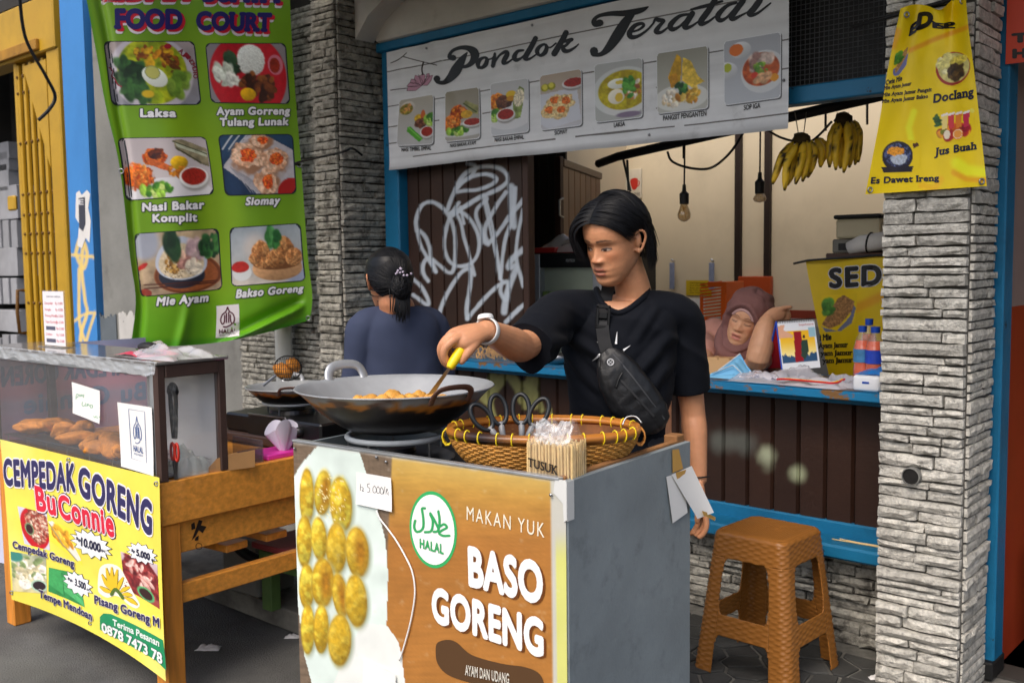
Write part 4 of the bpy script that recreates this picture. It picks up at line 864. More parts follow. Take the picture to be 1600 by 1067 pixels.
def green_bg(cv):
    U, V = cv.U, cv.V; cv.I = np.zeros(U.shape + (3,)) + (104, 148, 24); n = fbm(U * 3, V * 4, 0, 4)[..., None]
    cv.I = cv.I * (1 + .14 * n) + np.array([20, 16, 0]) * sstep(.1, .6, fbm(U * 2 + 3, V * 2.5, 0, 7))[..., None]
    cv.mixin(sstep(.78, .95, V) * .45, (84, 170, 30)); cv.mixin(sstep(.955, .985, V) * .5, (44, 124, 22)); cv.mixin((1 - sstep(.0, .022, U)) * .5, (60, 120, 16))
mb = MB(); SG.paintpx(mb, green_bg, 110, 150); mb.build('sheet', PRINT, gb, True)
def title(mb, st, p0, p1, p2):
    for dx, dy, c, l in ((2.6, 7, (206, 200, 206), 1), (4.4, 3.4, (186, 20, 44), 2), (0, 0, (30, 22, 92), 4)):
        sh_ = lambda p: (p[0] + dx, p[1] + dy); SG.text(mb, st, sh_(p0), sh_(p1), sh_(p2), c, l, bold=.085, serif=True)
mb = MB(); title(mb, 'FOOD', (180, 44), (283, 45), (179, 16)); title(mb, 'COURT', (308, 46), (422, 49), (308, 20)); title(mb, 'LIDAH', (156, -1), (292, -2), (156, -34)); title(mb, 'BUAYA', (318, 2), (436, 4), (318, -28)); mb.build('title', PRINT, gb)
for q, fn in (([(163, 66), (302, 66), (313, 163), (176, 164)], laksa_big), ([(322, 69), (445, 69), (452, 162), (331, 160)], ayam), ([(185, 217), (320, 215), (333, 303), (198, 313)], nasi), ([(342, 212), (456, 211), (462, 302), (353, 305)], siomay_big), ([(211, 366), (340, 358), (346, 451), (221, 463)], mie), ([(360, 357), (468, 350), (476, 438), (363, 447)], bakso)):
    mb = MB(); SG.poly(mb, SG.roundrect(q, 10, 6, 2.2), (24, 32, 40), 1); SG.picture(mb, q, fn, 96, 68, 2, .1)
    if fn is laksa_big:
        for ch, a in zip('AJINOMOTO', np.linspace(-52, 2, 9)):
            a_ = radians(a); c = np.array([247 + 55 * cos(a_), 118 + 44 * sin(a_)]); tx = np.array([-sin(a_), cos(a_)]) * 3.4; ty = np.array([cos(a_), sin(a_)]) * 6.5; SG.text(mb, ch, c - tx, c + tx, c - tx + ty, (120, 24, 40), 3, bold=.03)
        SG.poly(mb, [(262 + 6 * cos(t), 73 + 4 * sin(t)) for t in np.linspace(0, 6.28, 12)[:-1]], (150, 24, 40), 3)
        SG.stroke(mb, [(170, 106), (176, 112), (174, 120), (180, 124), (184, 132), (190, 136)], 2.0, (120, 24, 44), 3)
    mb.build('dish_photo', PRINT, gb)
for st, p0, p1, h in (('Laksa', (220, 183), (274, 183), 12), ('Ayam Gorreng', (339, 180), (452, 179), 11.5), ('Tulang Lunak', (344, 197), (450, 195.5), 11.5), ('Nasi Bakar', (223, 330), (318, 326), 12), ('Komplit', (239, 347), (307, 345.5), 11.5), ('Siomay', (384, 320.5), (437, 319), 11.5), ('Mie Ayam', (245, 477.5), (325, 470.5), 12.5), ('Bakso Goreng', (369, 465.5), (474, 455), 12.5)):
    mb = MB(); it = .18 if st[0] in 'SM' or st.startswith('Bakso') else 0; SG.text(mb, st, p0, p1, (p0[0], p0[1] - h), (214, 216, 222), 2, bold=.075, outline=.10, ocol=(30, 36, 44), spacing=1.12, shear=it); mb.build('dish_name', PRINT, gb)
def halal_mark(S, mb, q, ink, lay=1, paper=(226, 222, 226)):
    """the leaf-shaped halal mark with its name under it, on a white label (quad corners TL TR BR BL)"""
    a = np.array(q, float); P = lambda x, y: tuple((a[0] * (1 - x) + a[1] * x) * (1 - y) + (a[3] * (1 - x) + a[2] * x) * y); w = np.linalg.norm(a[1] - a[0]); S.poly(mb, q, paper, lay) if paper else None
    for L in ([(.5, .06), (.42, .2), (.26, .3), (.2, .46), (.27, .58), (.36, .52), (.37, .3)], [(.5, .06), (.58, .2), (.74, .3), (.8, .46), (.73, .58), (.64, .52), (.62, .3)], [(.45, .24), (.45, .56)], [(.55, .22), (.55, .56)], [(.3, .66), (.42, .68), (.6, .64), (.7, .58)]): S.stroke(mb, [P(*p) for p in L], w * .06, ink, lay + 1, 5, False)
    S.text(mb, 'HALAL', P(.14, .87), P(.88, .87), P(.14, .74), ink, lay + 1, bold=.04, spacing=1.05); S.text(mb, 'INDONESIA', P(.16, .95), P(.86, .95), P(.16, .905), ink, lay + 1)
mb = MB(); halal_mark(SG, mb, [(338, 478), (373, 475), (374, 525), (337, 528)], (84, 26, 48)); mb.build('halal_mark', PRINT, gb)
for u, v in ((190, 268), (206, 536), (468, 258), (482, 497)): q = SG.fn(*SG.uv([(u, v)])[0]); o = MB().tube([(q[0] + .011 * cos(t), q[1] - .004, q[2] + .011 * sin(t)) for t in np.linspace(0, 2 * pi, 13)[:-1]], .003, 6, closed=True).build('eyelet', STEEL, gb, True)
q = SG.fn(*SG.uv([(468, 258)])[0]); p2_ = FA.w(np.array([[-2.746, -.03, 0]]))[0]; p2 = onpl(552, 233, FA.w(np.array([PL1 + .03, .05, 0])), FA.R); a = onpl(548, 233, FA.w(np.array([PL1 + .03, .05, 0])), FA.R)
tie = thing('banner_tie', 'black cord tying the green banner to the stone pilaster', 'cord')
MB().tube(catmull([q, q + (np.array([.0, -.03, .01])), onpl(534, 238, FA.w(np.array([PL1, -.045, 0])), FA.N), onpl(550, 232, FA.w(np.array([PL1 + .05, .0, 0])), FA.R), onpl(566, 243, FA.w(np.array([PL1 + .05, .0, 0])), FA.R)], 6), .006, 6).build('cord', CABLE, tie, True)

# ---------------- yellow drinks banner on the pillar
yL = catmull([(1407, 14), (1397, 60), (1386, 115), (1374, 190), (1352, 304)], 6); yR = catmull([(1509, -3), (1514, 50), (1522, 110), (1531, 190), (1542, 291)], 6)
def yel_fn(u, v):
    u, v = np.asarray(u, float), np.asarray(v, float); vc = np.clip(v, 0, 1); i = vc * (len(yL) - 1)
    def ip(A): k = np.arange(len(A)); return np.stack([np.interp(i, k, A[:, 0]), np.interp(i, k, A[:, 1])], -1)
    l, r = ip(yL), ip(yR); p = l + (r - l) * u[..., None]; p[..., 1] += 10 * np.exp(-((u - .62) / .14) ** 2) * np.exp(-v * 7) + (v - vc) * 300 - 3 * np.sin(u * 9) * np.exp(-v * 9)
    d = -.055 - .024 * np.sin(u * 12.5 + 1.0 + v * 1.5) * np.exp(-v * 1.6) - .008 * np.sin(u * 7 + v * 3) - .05 * np.exp(-((u - .68) / .07) ** 2) * np.exp(-v * 7) + .01 * fbm(u * 3, v * 3, 0, 3)
    rr = FWD + RT * ((p[..., 0:1] - 800) / FPX) + UP * ((533.5 - p[..., 1:2]) / FPX); t = ((FA.o - CAM) @ FA.N + d) / (rr @ FA.N); return CAM + rr * t[..., None]
SY = Surf(yel_fn, WORLD)
yb = thing('yellow_drinks_banner', 'small bunched yellow banner listing Doclang and Jus Buah on the stone pillar', 'banner')
def yel_bg(cv):
    cv.I = np.zeros(cv.U.shape + (3,)) + (236, 206, 10); cv.I *= (1 + .06 * fbm(cv.U * 4, cv.V * 4, 0, 2))[..., None]
    for pts, w, c in (([(14.26, 2.3), (14.2, 2.0), (14.28, 1.75)], .05, (240, 236, 40)), ([(14.95, 2.55), (15.1, 2.66), (15.35, 2.7)], .09, (238, 236, 30)), ([(14.2, .8), (14.6, .62), (15.2, .4)], .035, (226, 160, 20)), ([(13.95, .72), (14.02, .5)], .06, (230, 170, 20)), ([(14.9, 2.7), (15.1, 2.8), (15.4, 2.82)], .04, (232, 170, 16)), ([(14.4, 2.9), (14.6, 2.95), (14.7, 2.8)], .05, (240, 190, 16))): cv.line(pts, w, c, .6)
mb = MB(); SY.paintpx(mb, yel_bg, 70, 110); mb.build('sheet', PRINT, yb, True)
def doclang(cv): cv.bg((236, 206, 10)); cv.e(.5, .5, .5, .48, (150, 34, 24), soft=.02); cv.e(.52, .48, .46, .43, (206, 196, 120), tex=.2, ts=8, soft=.03); cv.dots(14, .3, .35, .2, .25, ((222, 214, 130), (236, 230, 176)), .08, .13, 2, 1.1); cv.dots(34, .6, .62, .26, .2, ((70, 50, 24), (96, 70, 30), (50, 36, 20)), .04, .08, 3); cv.dots(10, .66, .28, .2, .1, ((214, 196, 80),), .04, .08, 4)
def ellquad(c, rx, ry, skew=0): return [(c[0] - rx, c[1] - ry + skew), (c[0] + rx, c[1] - ry - skew), (c[0] + rx, c[1] + ry - skew), (c[0] - rx, c[1] + ry + skew)]
def juice(cv):
    cv.bg((236, 206, 10)); cv.dots(24, .5, .75, .44, .18, ((176, 40, 36), (206, 90, 30), (150, 24, 40), (226, 150, 30), (110, 120, 30)), .07, .13, 2, 1.2)
    for x, c in ((.28, (236, 214, 130)), (.44, (206, 60, 70)), (.62, (226, 130, 40)), (.8, (200, 50, 80))): cv.poly([(x - .08, .15), (x + .08, .1), (x + .07, .62), (x - .06, .66)], c); cv.poly([(x - .08, .15), (x + .08, .1), (x + .08, .18), (x - .08, .23)], (240, 230, 220))
    cv.dots(10, .1, .35, .06, .16, ((50, 96, 40), (36, 76, 34)), .04, .07, 5, 2); cv.e(.34, .8, .1, .13, (240, 226, 200)); cv.e(.6, .82, .17, .15, (230, 120, 30)); cv.e(.6, .82, .13, .115, (240, 160, 70)); cv.ring(.6, .82, .14, .12, .05, (246, 226, 190)); cv.e(.95, .12, .08, .09, (230, 220, 90))
def dawet(cv): cv.bg((236, 206, 10)); cv.poly([(.1, .8), (.85, .8), (.8, 1), (.16, 1)], (30, 26, 36)); cv.e(.48, .48, .48, .46, (34, 30, 44), soft=.02); cv.e(.48, .44, .42, .37, (84, 96, 140), tex=.5, ts=18, c2=(30, 34, 60)); cv.e(.5, .56, .26, .18, (180, 190, 206), tex=.2, wob=.2); cv.e(.44, .32, .26, .14, (226, 150, 40), wob=.3, tex=.3, ts=24); cv.poly([(.82, .12), (1, .05), (1, .16), (.86, .26)], (84, 50, 30))
def noodle(cv): cv.bg((236, 206, 10)); cv.poly([(.0, .72), (.62, .5), (1, .3), (.9, .72), (.4, 1), (.05, 1)], (110, 116, 170)); cv.poly([(.12, .74), (.5, .2), (.95, .05), (.9, .35), (.5, .7), (.2, .9)], (176, 136, 84), tex=.4, ts=30); cv.dots(14, .3, .3, .2, .2, ((60, 120, 40), (90, 150, 50)), .06, .11, 3)
mb = MB(); SY.picture(mb, ellquad((1489, 108), 30, 27, 3), lambda c: doclang(c), 48, 44, 1, .48); mb.build('dish_photo', PRINT, yb)
mb = MB(); SY.picture(mb, ellquad((1490, 196), 33, 25, 4), juice, 56, 44, 1, .2); mb.build('dish_photo', PRINT, yb)
mb = MB(); SY.picture(mb, ellquad((1404, 245), 34, 25, 1), dawet, 56, 44, 1, .3); mb.build('dish_photo', PRINT, yb)
mb = MB(); SY.picture(mb, [(1399, 82), (1420, 70), (1418, 115), (1394, 121)], noodle, 40, 40, 1, .2); mb.build('dish_photo', PRINT, yb)
nv = (24, 28, 52); mb = MB()
for st, p0, p1, h, b in (('Doclang', (1459, 161), (1521, 150), 13, .06), ('Jus Buah', (1461, 243.5), (1526, 233), 11.5, .06), ('Es Dawet Ireng', (1361, 287), (1467, 282.5), 9.5, .06), ('Cwie Mie', (1384, 133.5), (1409, 126), 7.5, .05), ('Mie Ayam Jamur', (1381, 141), (1424, 133.5), 5.6, .05), ('Mie Ayam Jamur Pangsit', (1379, 151.5), (1456, 143), 5.6, .05), ('Mie Ayam Jamur Bakso', (1378, 161.5), (1450, 153.5), 5.6, .05)): SY.text(mb, st, p0, p1, (p0[0] + 1, p0[1] - h), nv, 1, bold=b, serif=True, spacing=1.08)
SY.text(mb, 'D', (1433, 46), (1455, 41), (1437, 22), (24, 24, 30), 1, bold=.1, serif=True); SY.text(mb, 'E', (1421, 56), (1431, 50), (1424, 40), (24, 24, 30), 1, bold=.1); SY.text(mb, 'EP', (1459, 44), (1492, 44), (1459, 36), (24, 24, 30), 1, bold=.08); SY.stroke(mb, [(1457, 34), (1474, 43), (1492, 44)], 2.4, (30, 28, 20), 2)
mb.build('lettering', PRINT, yb)
for u, v in ((1416, 24), (1503, 3), (1359, 297), (1533, 284)): q = SY.fn(*SY.uv([(u, v)])[0]); MB().tube([(q[0] + .007 * cos(t), q[1] - .004, q[2] + .008 * sin(t)) for t in np.linspace(0, 2 * pi, 13)[:-1]], .0025, 6, closed=True).build('eyelet', STEEL, yb, True)
rod = MB(); rod.tube([onpl(1330, 43, FA.o - FA.N * .03, FA.N), onpl(1500, -4, FA.o - FA.N * .03, FA.N)], .006, 8); setp(rod.build('hanging_rod', BLACK, None, True), 'thin black rod carrying the bunched yellow banner', 'rod')

# ---------------- second yellow banner inside, behind the bottles
def sed_fn(u, v):
    u, v = np.asarray(u, float), np.asarray(v, float); l = np.stack([1259 + 36 * v ** 1.1, 408 + 178 * v], -1); r = np.stack([1425 + 8 * v, 396 + 200 * v], -1); p = l + (r - l) * u[..., None]
    d = .98 + .012 * np.sin(u * 8 + v) + .006 * np.exp(-((u - .4 + .6 * (v - .3)) / .08) ** 2)
    rr = FWD + RT * ((p[..., 0:1] - 800) / FPX) + UP * ((533.5 - p[..., 1:2]) / FPX); t = ((FA.o - CAM) @ FA.N + d) / (rr @ FA.N); return CAM + rr * t[..., None]
SS = Surf(sed_fn, WORLD); se = thing('yellow_noodle_banner', 'yellow banner with bold black letters hung inside behind the orange bottles', 'banner')
def sed_bg(cv): cv.I = np.zeros(cv.U.shape + (3,)) + (222, 190, 14); cv.I *= (1 + .08 * fbm(cv.U * 4, cv.V * 4, 0, 2))[..., None]; cv.line([(12.9, 5.05), (13.3, 4.85), (13.8, 4.62)], .07, (220, 160, 20), .6)
mb = MB(); SS.paintpx(mb, sed_bg, 50, 60); mb.build('sheet', PRINT, se, True)
mb = MB(); SS.text(mb, 'SEDEP', (1298, 449), (1428, 441), (1297, 421), (24, 24, 26), 2, bold=.07, outline=.045, ocol=(200, 200, 206), spacing=1.16); SS.text(mb, 'i Mie', (1281, 532), (1299, 530.5), (1281, 523), (26, 26, 24), 1, bold=.06, serif=True)
for i, st in enumerate(('Ayam Jamur', 'yam Jamur Pangsit', 'yam Jamur Bakso')): SS.text(mb, st, (1279 + i * 3, 544 + i * 11.5), ((1325, 1368, 1362)[i], 542 + i * 11.5), (1279 + i * 3, 536.5 + i * 11.5), (26, 26, 24), 1, bold=.06, serif=True)
mb.build('lettering', PRINT, se)
mb = MB(); SS.picture(mb, [(1284, 462), (1340, 458), (1336, 516), (1280, 520)], lambda cv: (cv.bg((222, 190, 14)), cv.poly([(.0, .78), (.1, .86), (.5, .98), (.85, .6), (.92, .3), (.99, .4), (.9, .8), (.6, 1), (.2, 1)], (110, 116, 140)), cv.poly([(.06, .78), (.45, .12), (.62, .02), (.94, .22), (.9, .45), (.6, .8), (.3, .9)], (150, 110, 66), tex=.45, ts=30), cv.dots(14, .22, .3, .14, .2, ((60, 110, 36), (84, 140, 50)), .06, .1, 3)), 48, 48, 1); mb.build('dish_photo', PRINT, se)
MB().tube([onpl(1240, 412, FA.o + FA.N * .96, FA.N), onpl(1262, 407, FA.o + FA.N * .96, FA.N), onpl(1440, 394, FA.o + FA.N * .96, FA.N)], .005, 6).build('rod', BLACK, se)

# ---------------- red banner at the neighbour's door
rd = thing('red_banner', 'orange red banner with black letters over the neighbouring doorway', 'banner', FA)
ra, rb = fpl(1571, 101, .25), fpl(1640, 60, .25)
SRd = Surf(lambda u, v: np.stack([ra[0] + .6 * np.asarray(u), .25 + .006 * np.sin(np.asarray(u) * 9), ra[2] + .65 - .65 * np.asarray(v)], -1), FA)
mb = MB(); SRd.paintpx(mb, lambda cv: cv.bg((206, 62, 30)), 30, 20); SRd.text(mb, 'TE', (1583, 67), (1625, 64), (1583, 54), (30, 20, 18), 1, bold=.1); SRd.text(mb, 'HA', (1584, 91), (1626, 88), (1584, 78), (30, 20, 18), 1, bold=.1); mb.build('sheet', PRINT, rd)

# ================================================================== the frying counter
METAL = M('galvanised_sheet', (136, 146, 151), rough=.5, metal=.15, var=.16, scale=3.5, bump=.001, bscale=90, dirt=.45, dcol=(92, 99, 104), dscale=12, wear=((196, 202, 206), .06, 60))
DARKTOP = M('sooty_steel', (44, 45, 46), rough=.5, metal=.3, var=.3, scale=9, dirt=.4, dcol=(20, 19, 18), dscale=8)
RAWWOOD = M('raw_wood_edge', (140, 98, 58), rough=.75, var=.25, scale=12)
ALU = M('aluminium', (186, 190, 192), rough=.38, metal=.7, var=.12, scale=20, dirt=.3, dcol=(120, 120, 118), dscale=14)
CW, CD, CH = .862, .565, 1.04
ct = thing('frying_counter', 'tall food counter with brown printed front and bare metal side', 'counter', CO)
SCn = Surf(lambda u, v: np.stack([-CW + CW * np.asarray(u), -.004 + 0 * np.asarray(u), CH - 1.0 * np.asarray(v)], -1), CO)
Z4 = lambda x, y: (440 + x * .38143, 660 + y * .38143)
def front_print(cv):
    q = lambda *p: [tuple(np.array(Z4(*a)) / 100) for a in p]; X, Y = cv.X, cv.Y
    cv.I = np.zeros(X.shape + (3,)) + (112, 96, 80); cv.I *= (1 + .18 * fbm(X * 6, Y * 60, 0, 1) + .1 * fbm(X * 30, Y * 4, 0, 2))[..., None]
    x0 = Z4(452, 0)[0] / 100 - (Y - 7.2) * .05
    gold = np.array([188, 148, 70]) + (np.array([166, 112, 54]) - np.array([188, 148, 70])) * sstep(7.3, 8.6, Y)[..., None]; gold = gold * (1 + .07 * fbm(X * 3, Y * 40, 0, 4) + .06 * fbm(X * 4, Y * 4, 0, 5))[..., None]
    m = sstep(x0 - .02, x0 + .02, X); cv.I = cv.I * (1 - m[..., None]) + gold * m[..., None]; cv.mixin((1 - sstep(7.05, 7.6, Y - (X - 6.3) * .15)) * m * .45, (206, 186, 120))
    cv.poly(q((40, 240), (80, 170), (150, 92), (315, 112), (345, 200), (392, 352), (425, 480), (436, 620), (430, 830), (468, 880), (495, 960), (505, 1200), (160, 1200), (95, 960), (60, 700), (45, 400)), (212, 226, 220), tex=.07, ts=3)
    cv.poly(q((500, 1200), (505, 1067), (495, 980), (480, 900), (465, 880), (430, 830), (330, 820), (240, 1000), (160, 1200)), (222, 226, 222), tex=.04, ts=3)
    for cx, cy, rx, ry, ro in ((103, 305, 28, 112, 0), (168, 285, 33, 88, 3), (243, 335, 43, 110, -4), (93, 485, 30, 102, 0), (153, 475, 31, 86, -4), (225, 515, 40, 100, 0), (310, 530, 45, 98, -4), (103, 670, 30, 88, 0), (168, 655, 44, 95, 0), (240, 708, 30, 88, -8), (305, 730, 43, 104, -4), (107, 845, 27, 98, 0), (162, 845, 30, 94, 0), (237, 890, 46, 102, 0)):
        x, y = np.array(Z4(cx, cy)) / 100; k = .0038143; cv.e(x + .03, y + .03, rx * k * 1.12, ry * k * 1.03, (150, 160, 140), rot=ro, soft=.25); b = (204, 186, 66) if cx < 200 or cy < 500 else (194, 166, 58); cv.e(x, y, rx * k * 1.03, ry * k * 1.02, (138, 104, 28), rot=ro, wob=.05, ts=9, soft=.05)
        cv.e(x, y, rx * k, ry * k, b, rot=ro, wob=.05, tex=.2, ts=11, shade=.26, c2=(184, 150, 40), soft=.22); cv.e(x + .3 * rx * k, y, rx * k * .5, ry * k * .7, (160, 110, 30), rot=ro, soft=.9, tex=.25, ts=12) if cx in (168, 310, 240) else None
    for i in range(60): g = RNG.rand(2); x, y = Z4(150 + 110 * g[0], 215 + 190 * g[1]); cv.e(x / 100, y / 100, .012, .012, (226, 216, 160))
    cv.mixin(sstep(8.58, 8.62, X + (Y - 7.5) * -.012) * .95, (190, 192, 186)); lime = sstep(8.66, 8.68, X - (Y - 7.5) * .01) * sstep(8.2, 8.8, Y); cv.mixin(lime * .8, (206, 208, 104))
    n = fbm(X * 5, Y * 5, 0, 9); cv.mixin((1 - sstep(.0, .08, Y - 6.88 - (X - 4.6) * .146 - .02 * n)) * .9, (204, 204, 200)); cv.mixin(sstep(.45, .8, fbm(X * 7, Y * 9, 0, 12)) * .25, (210, 206, 196))
mb = MB(); SCn.paintpx(mb, front_print, 250, 280); mb.build('printed_front', PRINT, ct)
mb = MB(); wht_ = (238, 238, 236)
SCn.text(mb, 'MAKAN YUK', Z4(760, 397), Z4(1078, 470), Z4(760, 342), (232, 226, 206), 1, spacing=1.25); mb.build('slogan', PRINT, ct); mb = MB()
for st, p0, p1, p2 in (('BASO', (775, 660), (1070, 735), (771, 512)), ('GORENG', (624, 806), (1072, 952), (622, 676))):
    sh2 = lambda p, a: Z4(p[0] + a, p[1] + a); SCn.text(mb, st, sh2(p0, 8), sh2(p1, 8), sh2(p2, 8), (110, 62, 26), 1, bold=.07, spacing=1.06); SCn.text(mb, st, Z4(*p0), Z4(*p1), Z4(*p2), wht_, 3, bold=.07, spacing=1.06)
mb.build('lettering', PRINT, ct); mb = MB(); SCn.poly(mb, [Z4(*p) for p in ((632, 935), (640, 900), (680, 888), (720, 900), (780, 950), (900, 985), (1000, 1000), (1060, 1030), (1078, 1090), (1060, 1140), (900, 1100), (760, 1060), (680, 1030), (640, 985))], (84, 60, 38), 1, smooth=5); SCn.text(mb, 'AYAM DAN UDANG', Z4(756, 1030), Z4(935, 1068), Z4(756, 990), (226, 222, 210), 3, bold=.03, spacing=1.05)
mb.build('flavour_print', PRINT, ct)
mb = MB(); hc = lambda rx, ry, n=40: [Z4(622 + rx * cos(t) - .0 * sin(t), 438 + ry * sin(t) + rx * .16 * cos(t)) for t in np.linspace(0, 2 * pi, n + 1)[:-1]]
SCn.poly(mb, hc(97, 157), (52, 168, 96), 1); SCn.poly(mb, hc(88, 143), (236, 238, 236), 2); gr_ = (52, 158, 92)
for L, w in (([(590, 350), (578, 352), (582, 380), (584, 420), (575, 440), (555, 445), (546, 425), (550, 400)], 10), ([(612, 375), (622, 400), (620, 430), (612, 445), (590, 447)], 10), ([(612, 370), (630, 400), (644, 430)], 10), ([(645, 362), (650, 400), (644, 440), (626, 446)], 10), ([(650, 425), (668, 415), (680, 428), (660, 440), (648, 452), (664, 462), (690, 462)], 10)): SCn.stroke(mb, [Z4(*p) for p in L], w * .38, gr_, 3)
SCn.text(mb, 'HALAL', Z4(570, 510), Z4(666, 536), Z4(570, 474), gr_, 3, bold=.05, spacing=1.1); mb.build('halal_mark', PRINT, ct)
MB().box(-.012, .003, 0, CD, .04, CH - .003, .001).build('side_panel', METAL, ct)
MB().box(-CW, -.013, -.003, .010, .04, CH - .004).build('front_board', RAWWOOD, ct)
MB().box(-CW, -CW + .012, .011, CD, .04, CH - .01).build('side_board', METAL, ct)
MB().box(-CW + .013, -.013, .011, CD, .955, .975).build('worktop', DARKTOP, ct)
MB().box(-.030, -.0125, .012, CD, .985, CH + .003, .002).build('inner_batten', RAWWOOD, ct)
MB().box(-.050, -.012, CD - .045, CD - .004, .976, CH + .016, .003).build('corner_post', RAWWOOD, ct)
MB().box(-CW - .002, -.016, -.007, .012, CH - .003, CH + .003, .001).build('top_edging', ALU, ct)
MB().prism([(-.026, CH - .002), (.004, CH - .002), (.004, CH - .085), (-.004, CH - .09), (-.006, CH - .05), (-.03, CH - .03)], -.0065, -.0050).build('corner_tape', M('white_tape', (206, 208, 206), rough=.6, var=.06), ct)
MB().box(.0032, .0042, -.004, .022, CH - .088, CH - .003).build('corner_tape', M('white_tape', (206, 208, 206)), ct)
for x in (-CW + .03, -.045):
    for y in (.03, CD - .03): MB().box(x - .018, x + .018, y - .018, y + .018, .0, .954).build('leg', RAWWOOD, ct)
for x, z in ((-.035, CH - .035), (-CW + .01, CH - .02), (-CW + .31, CH - .01), (-.52, CH - .018)): MB().ball((x, -.009, z), (.004, .003, .004), 8, 5).build('screw', STEEL, ct)
# card with the price, cord, second sheet, folded paper on the side
def sheet(name, label, cat, fn, nx, ny, mat=None, parts=None, fr=CO, thick=.0):
    pass
WP = M('white_paper', (228, 228, 226), rough=.85, var=.03, spec=.2)
def cardlike(S, quad, label, name='price_card', cat='card', lay=6, draw=None, bend=.004):
    """a real sheet of paper fixed in front of a printed face"""
    uv = S.uv(quad); P = S.at(uv, 0) ; cl = S.fr.l(CAM); n = np.cross(P[1] - P[0], P[3] - P[0]); n /= np.linalg.norm(n); n *= np.sign((cl - P[0]) @ n)
    fnp = lambda u, v: ((1 - u) * (1 - v))[..., None] * P[0] + (u * (1 - v))[..., None] * P[1] + (u * v)[..., None] * P[2] + ((1 - u) * v)[..., None] * P[3] + n * (.003 + bend * (np.asarray(u) ** 2 + np.asarray(v) ** 3)[..., None])
    o = thing(name, label, cat, S.fr); S2 = Surf(lambda u, v: fnp(np.asarray(u, float), np.asarray(v, float)), S.fr, .0004)
    MB().grid(lambda U, V: fnp(U, V), 10, 10).build('sheet', WP, o, True)
    if draw: mb = MB(); draw(S2, mb); mb.build('writing', PAPER, o)
    return o, S2
def hand5000(S, mb):
    ink = (40, 42, 60); zz = lambda L: [(460 + x * .1875, 680 + y * .1875) for x, y in L]
    for L in ([(610, 405), (630, 402)], [(610, 405), (612, 430), (628, 440), (626, 468), (608, 474)], [(638, 474), (641, 476)], [(668, 418), (655, 440), (658, 472), (676, 476), (684, 450), (668, 418)], [(698, 424), (686, 446), (690, 478), (706, 480), (714, 454), (698, 424)], [(726, 430), (716, 452), (720, 482), (736, 486), (742, 458), (726, 430)], [(744, 488), (756, 425)], [(764, 490), (768, 448), (778, 452), (766, 472)], [(786, 474), (778, 484), (786, 496)], [(552, 405), (550, 460)], [(560, 430), (575, 440), (568, 462), (580, 462)]): S.stroke(mb, zz(L), .75, ink, 1, 4, False)
cardlike(SCn, [Z4(309, 201), Z4(456, 224), Z4(464, 362), Z4(312, 331)], 'white card with handwritten 5.000/Pc price on the frying counter', draw=hand5000)
cardlike(SCn, [Z4(338, 965), Z4(475, 1028), Z4(478, 1130), Z4(336, 1110)], 'blank white sheet fixed low on the frying counter front', 'paper_sheet', 'paper')
cp = SCn.at(SCn.uv([Z4(*p) for p in ((395, 358), (408, 390), (440, 432), (475, 480), (510, 540), (540, 605), (552, 680), (546, 750), (530, 830), (505, 920), (488, 970))]), 6)
setp(MB().tube(catmull(cp, 4), .0022, 6).build('hanging_string', M('white_cord', (230, 230, 228), rough=.5, var=0), None, True, fr=CO), 'thin white cord hanging down the printed counter front', 'cord')
SSide = Surf(lambda u, v: np.stack([.003 + 0 * np.asarray(u), CD * np.asarray(u), CH - 1.0 * np.asarray(v)], -1), CO)
Z6 = lambda x, y: (680 + x * .275, 580 + y * .275)
fp = thing('folded_paper', 'folded white paper taped to the metal side of the counter', 'paper', CO)
def leaf(quad, off, nm):
    P = SSide.at(SSide.uv([Z6(*p) for p in quad]), 0); U = lambda u, v: ((1 - u) * (1 - v))[..., None] * P[0] + (u * (1 - v))[..., None] * P[1] + (u * v)[..., None] * P[2] + ((1 - u) * v)[..., None] * P[3] + np.stack([off[0] + off[1] * v + off[2] * u * v, 0 * u, 0 * u], -1)
    MB().grid(U, 8, 8).build(nm, WP, fp, True)
leaf([(1307, 598), (1400, 565), (1420, 800), (1335, 860)], (.003, .004, .0), 'back_leaf'); leaf([(1330, 585), (1445, 535), (1508, 790), (1455, 832)], (.006, .012, .02), 'front_leaf')
for q, o in (([(1338, 445), (1375, 440), (1400, 552), (1340, 575)], .0045), ([(1350, 572), (1410, 556), (1400, 590), (1358, 610)], .008), ([(1455, 782), (1480, 790), (1535, 820), (1530, 840), (1465, 810)], .03)):
    P = SSide.at(SSide.uv([Z6(*p) for p in q]), 0) + np.array([o, 0, 0]); MB().add(P, [tuple(range(len(P)))]).build('tape', M('masking_tape', (206, 160, 84), rough=.6, var=.06), fp)

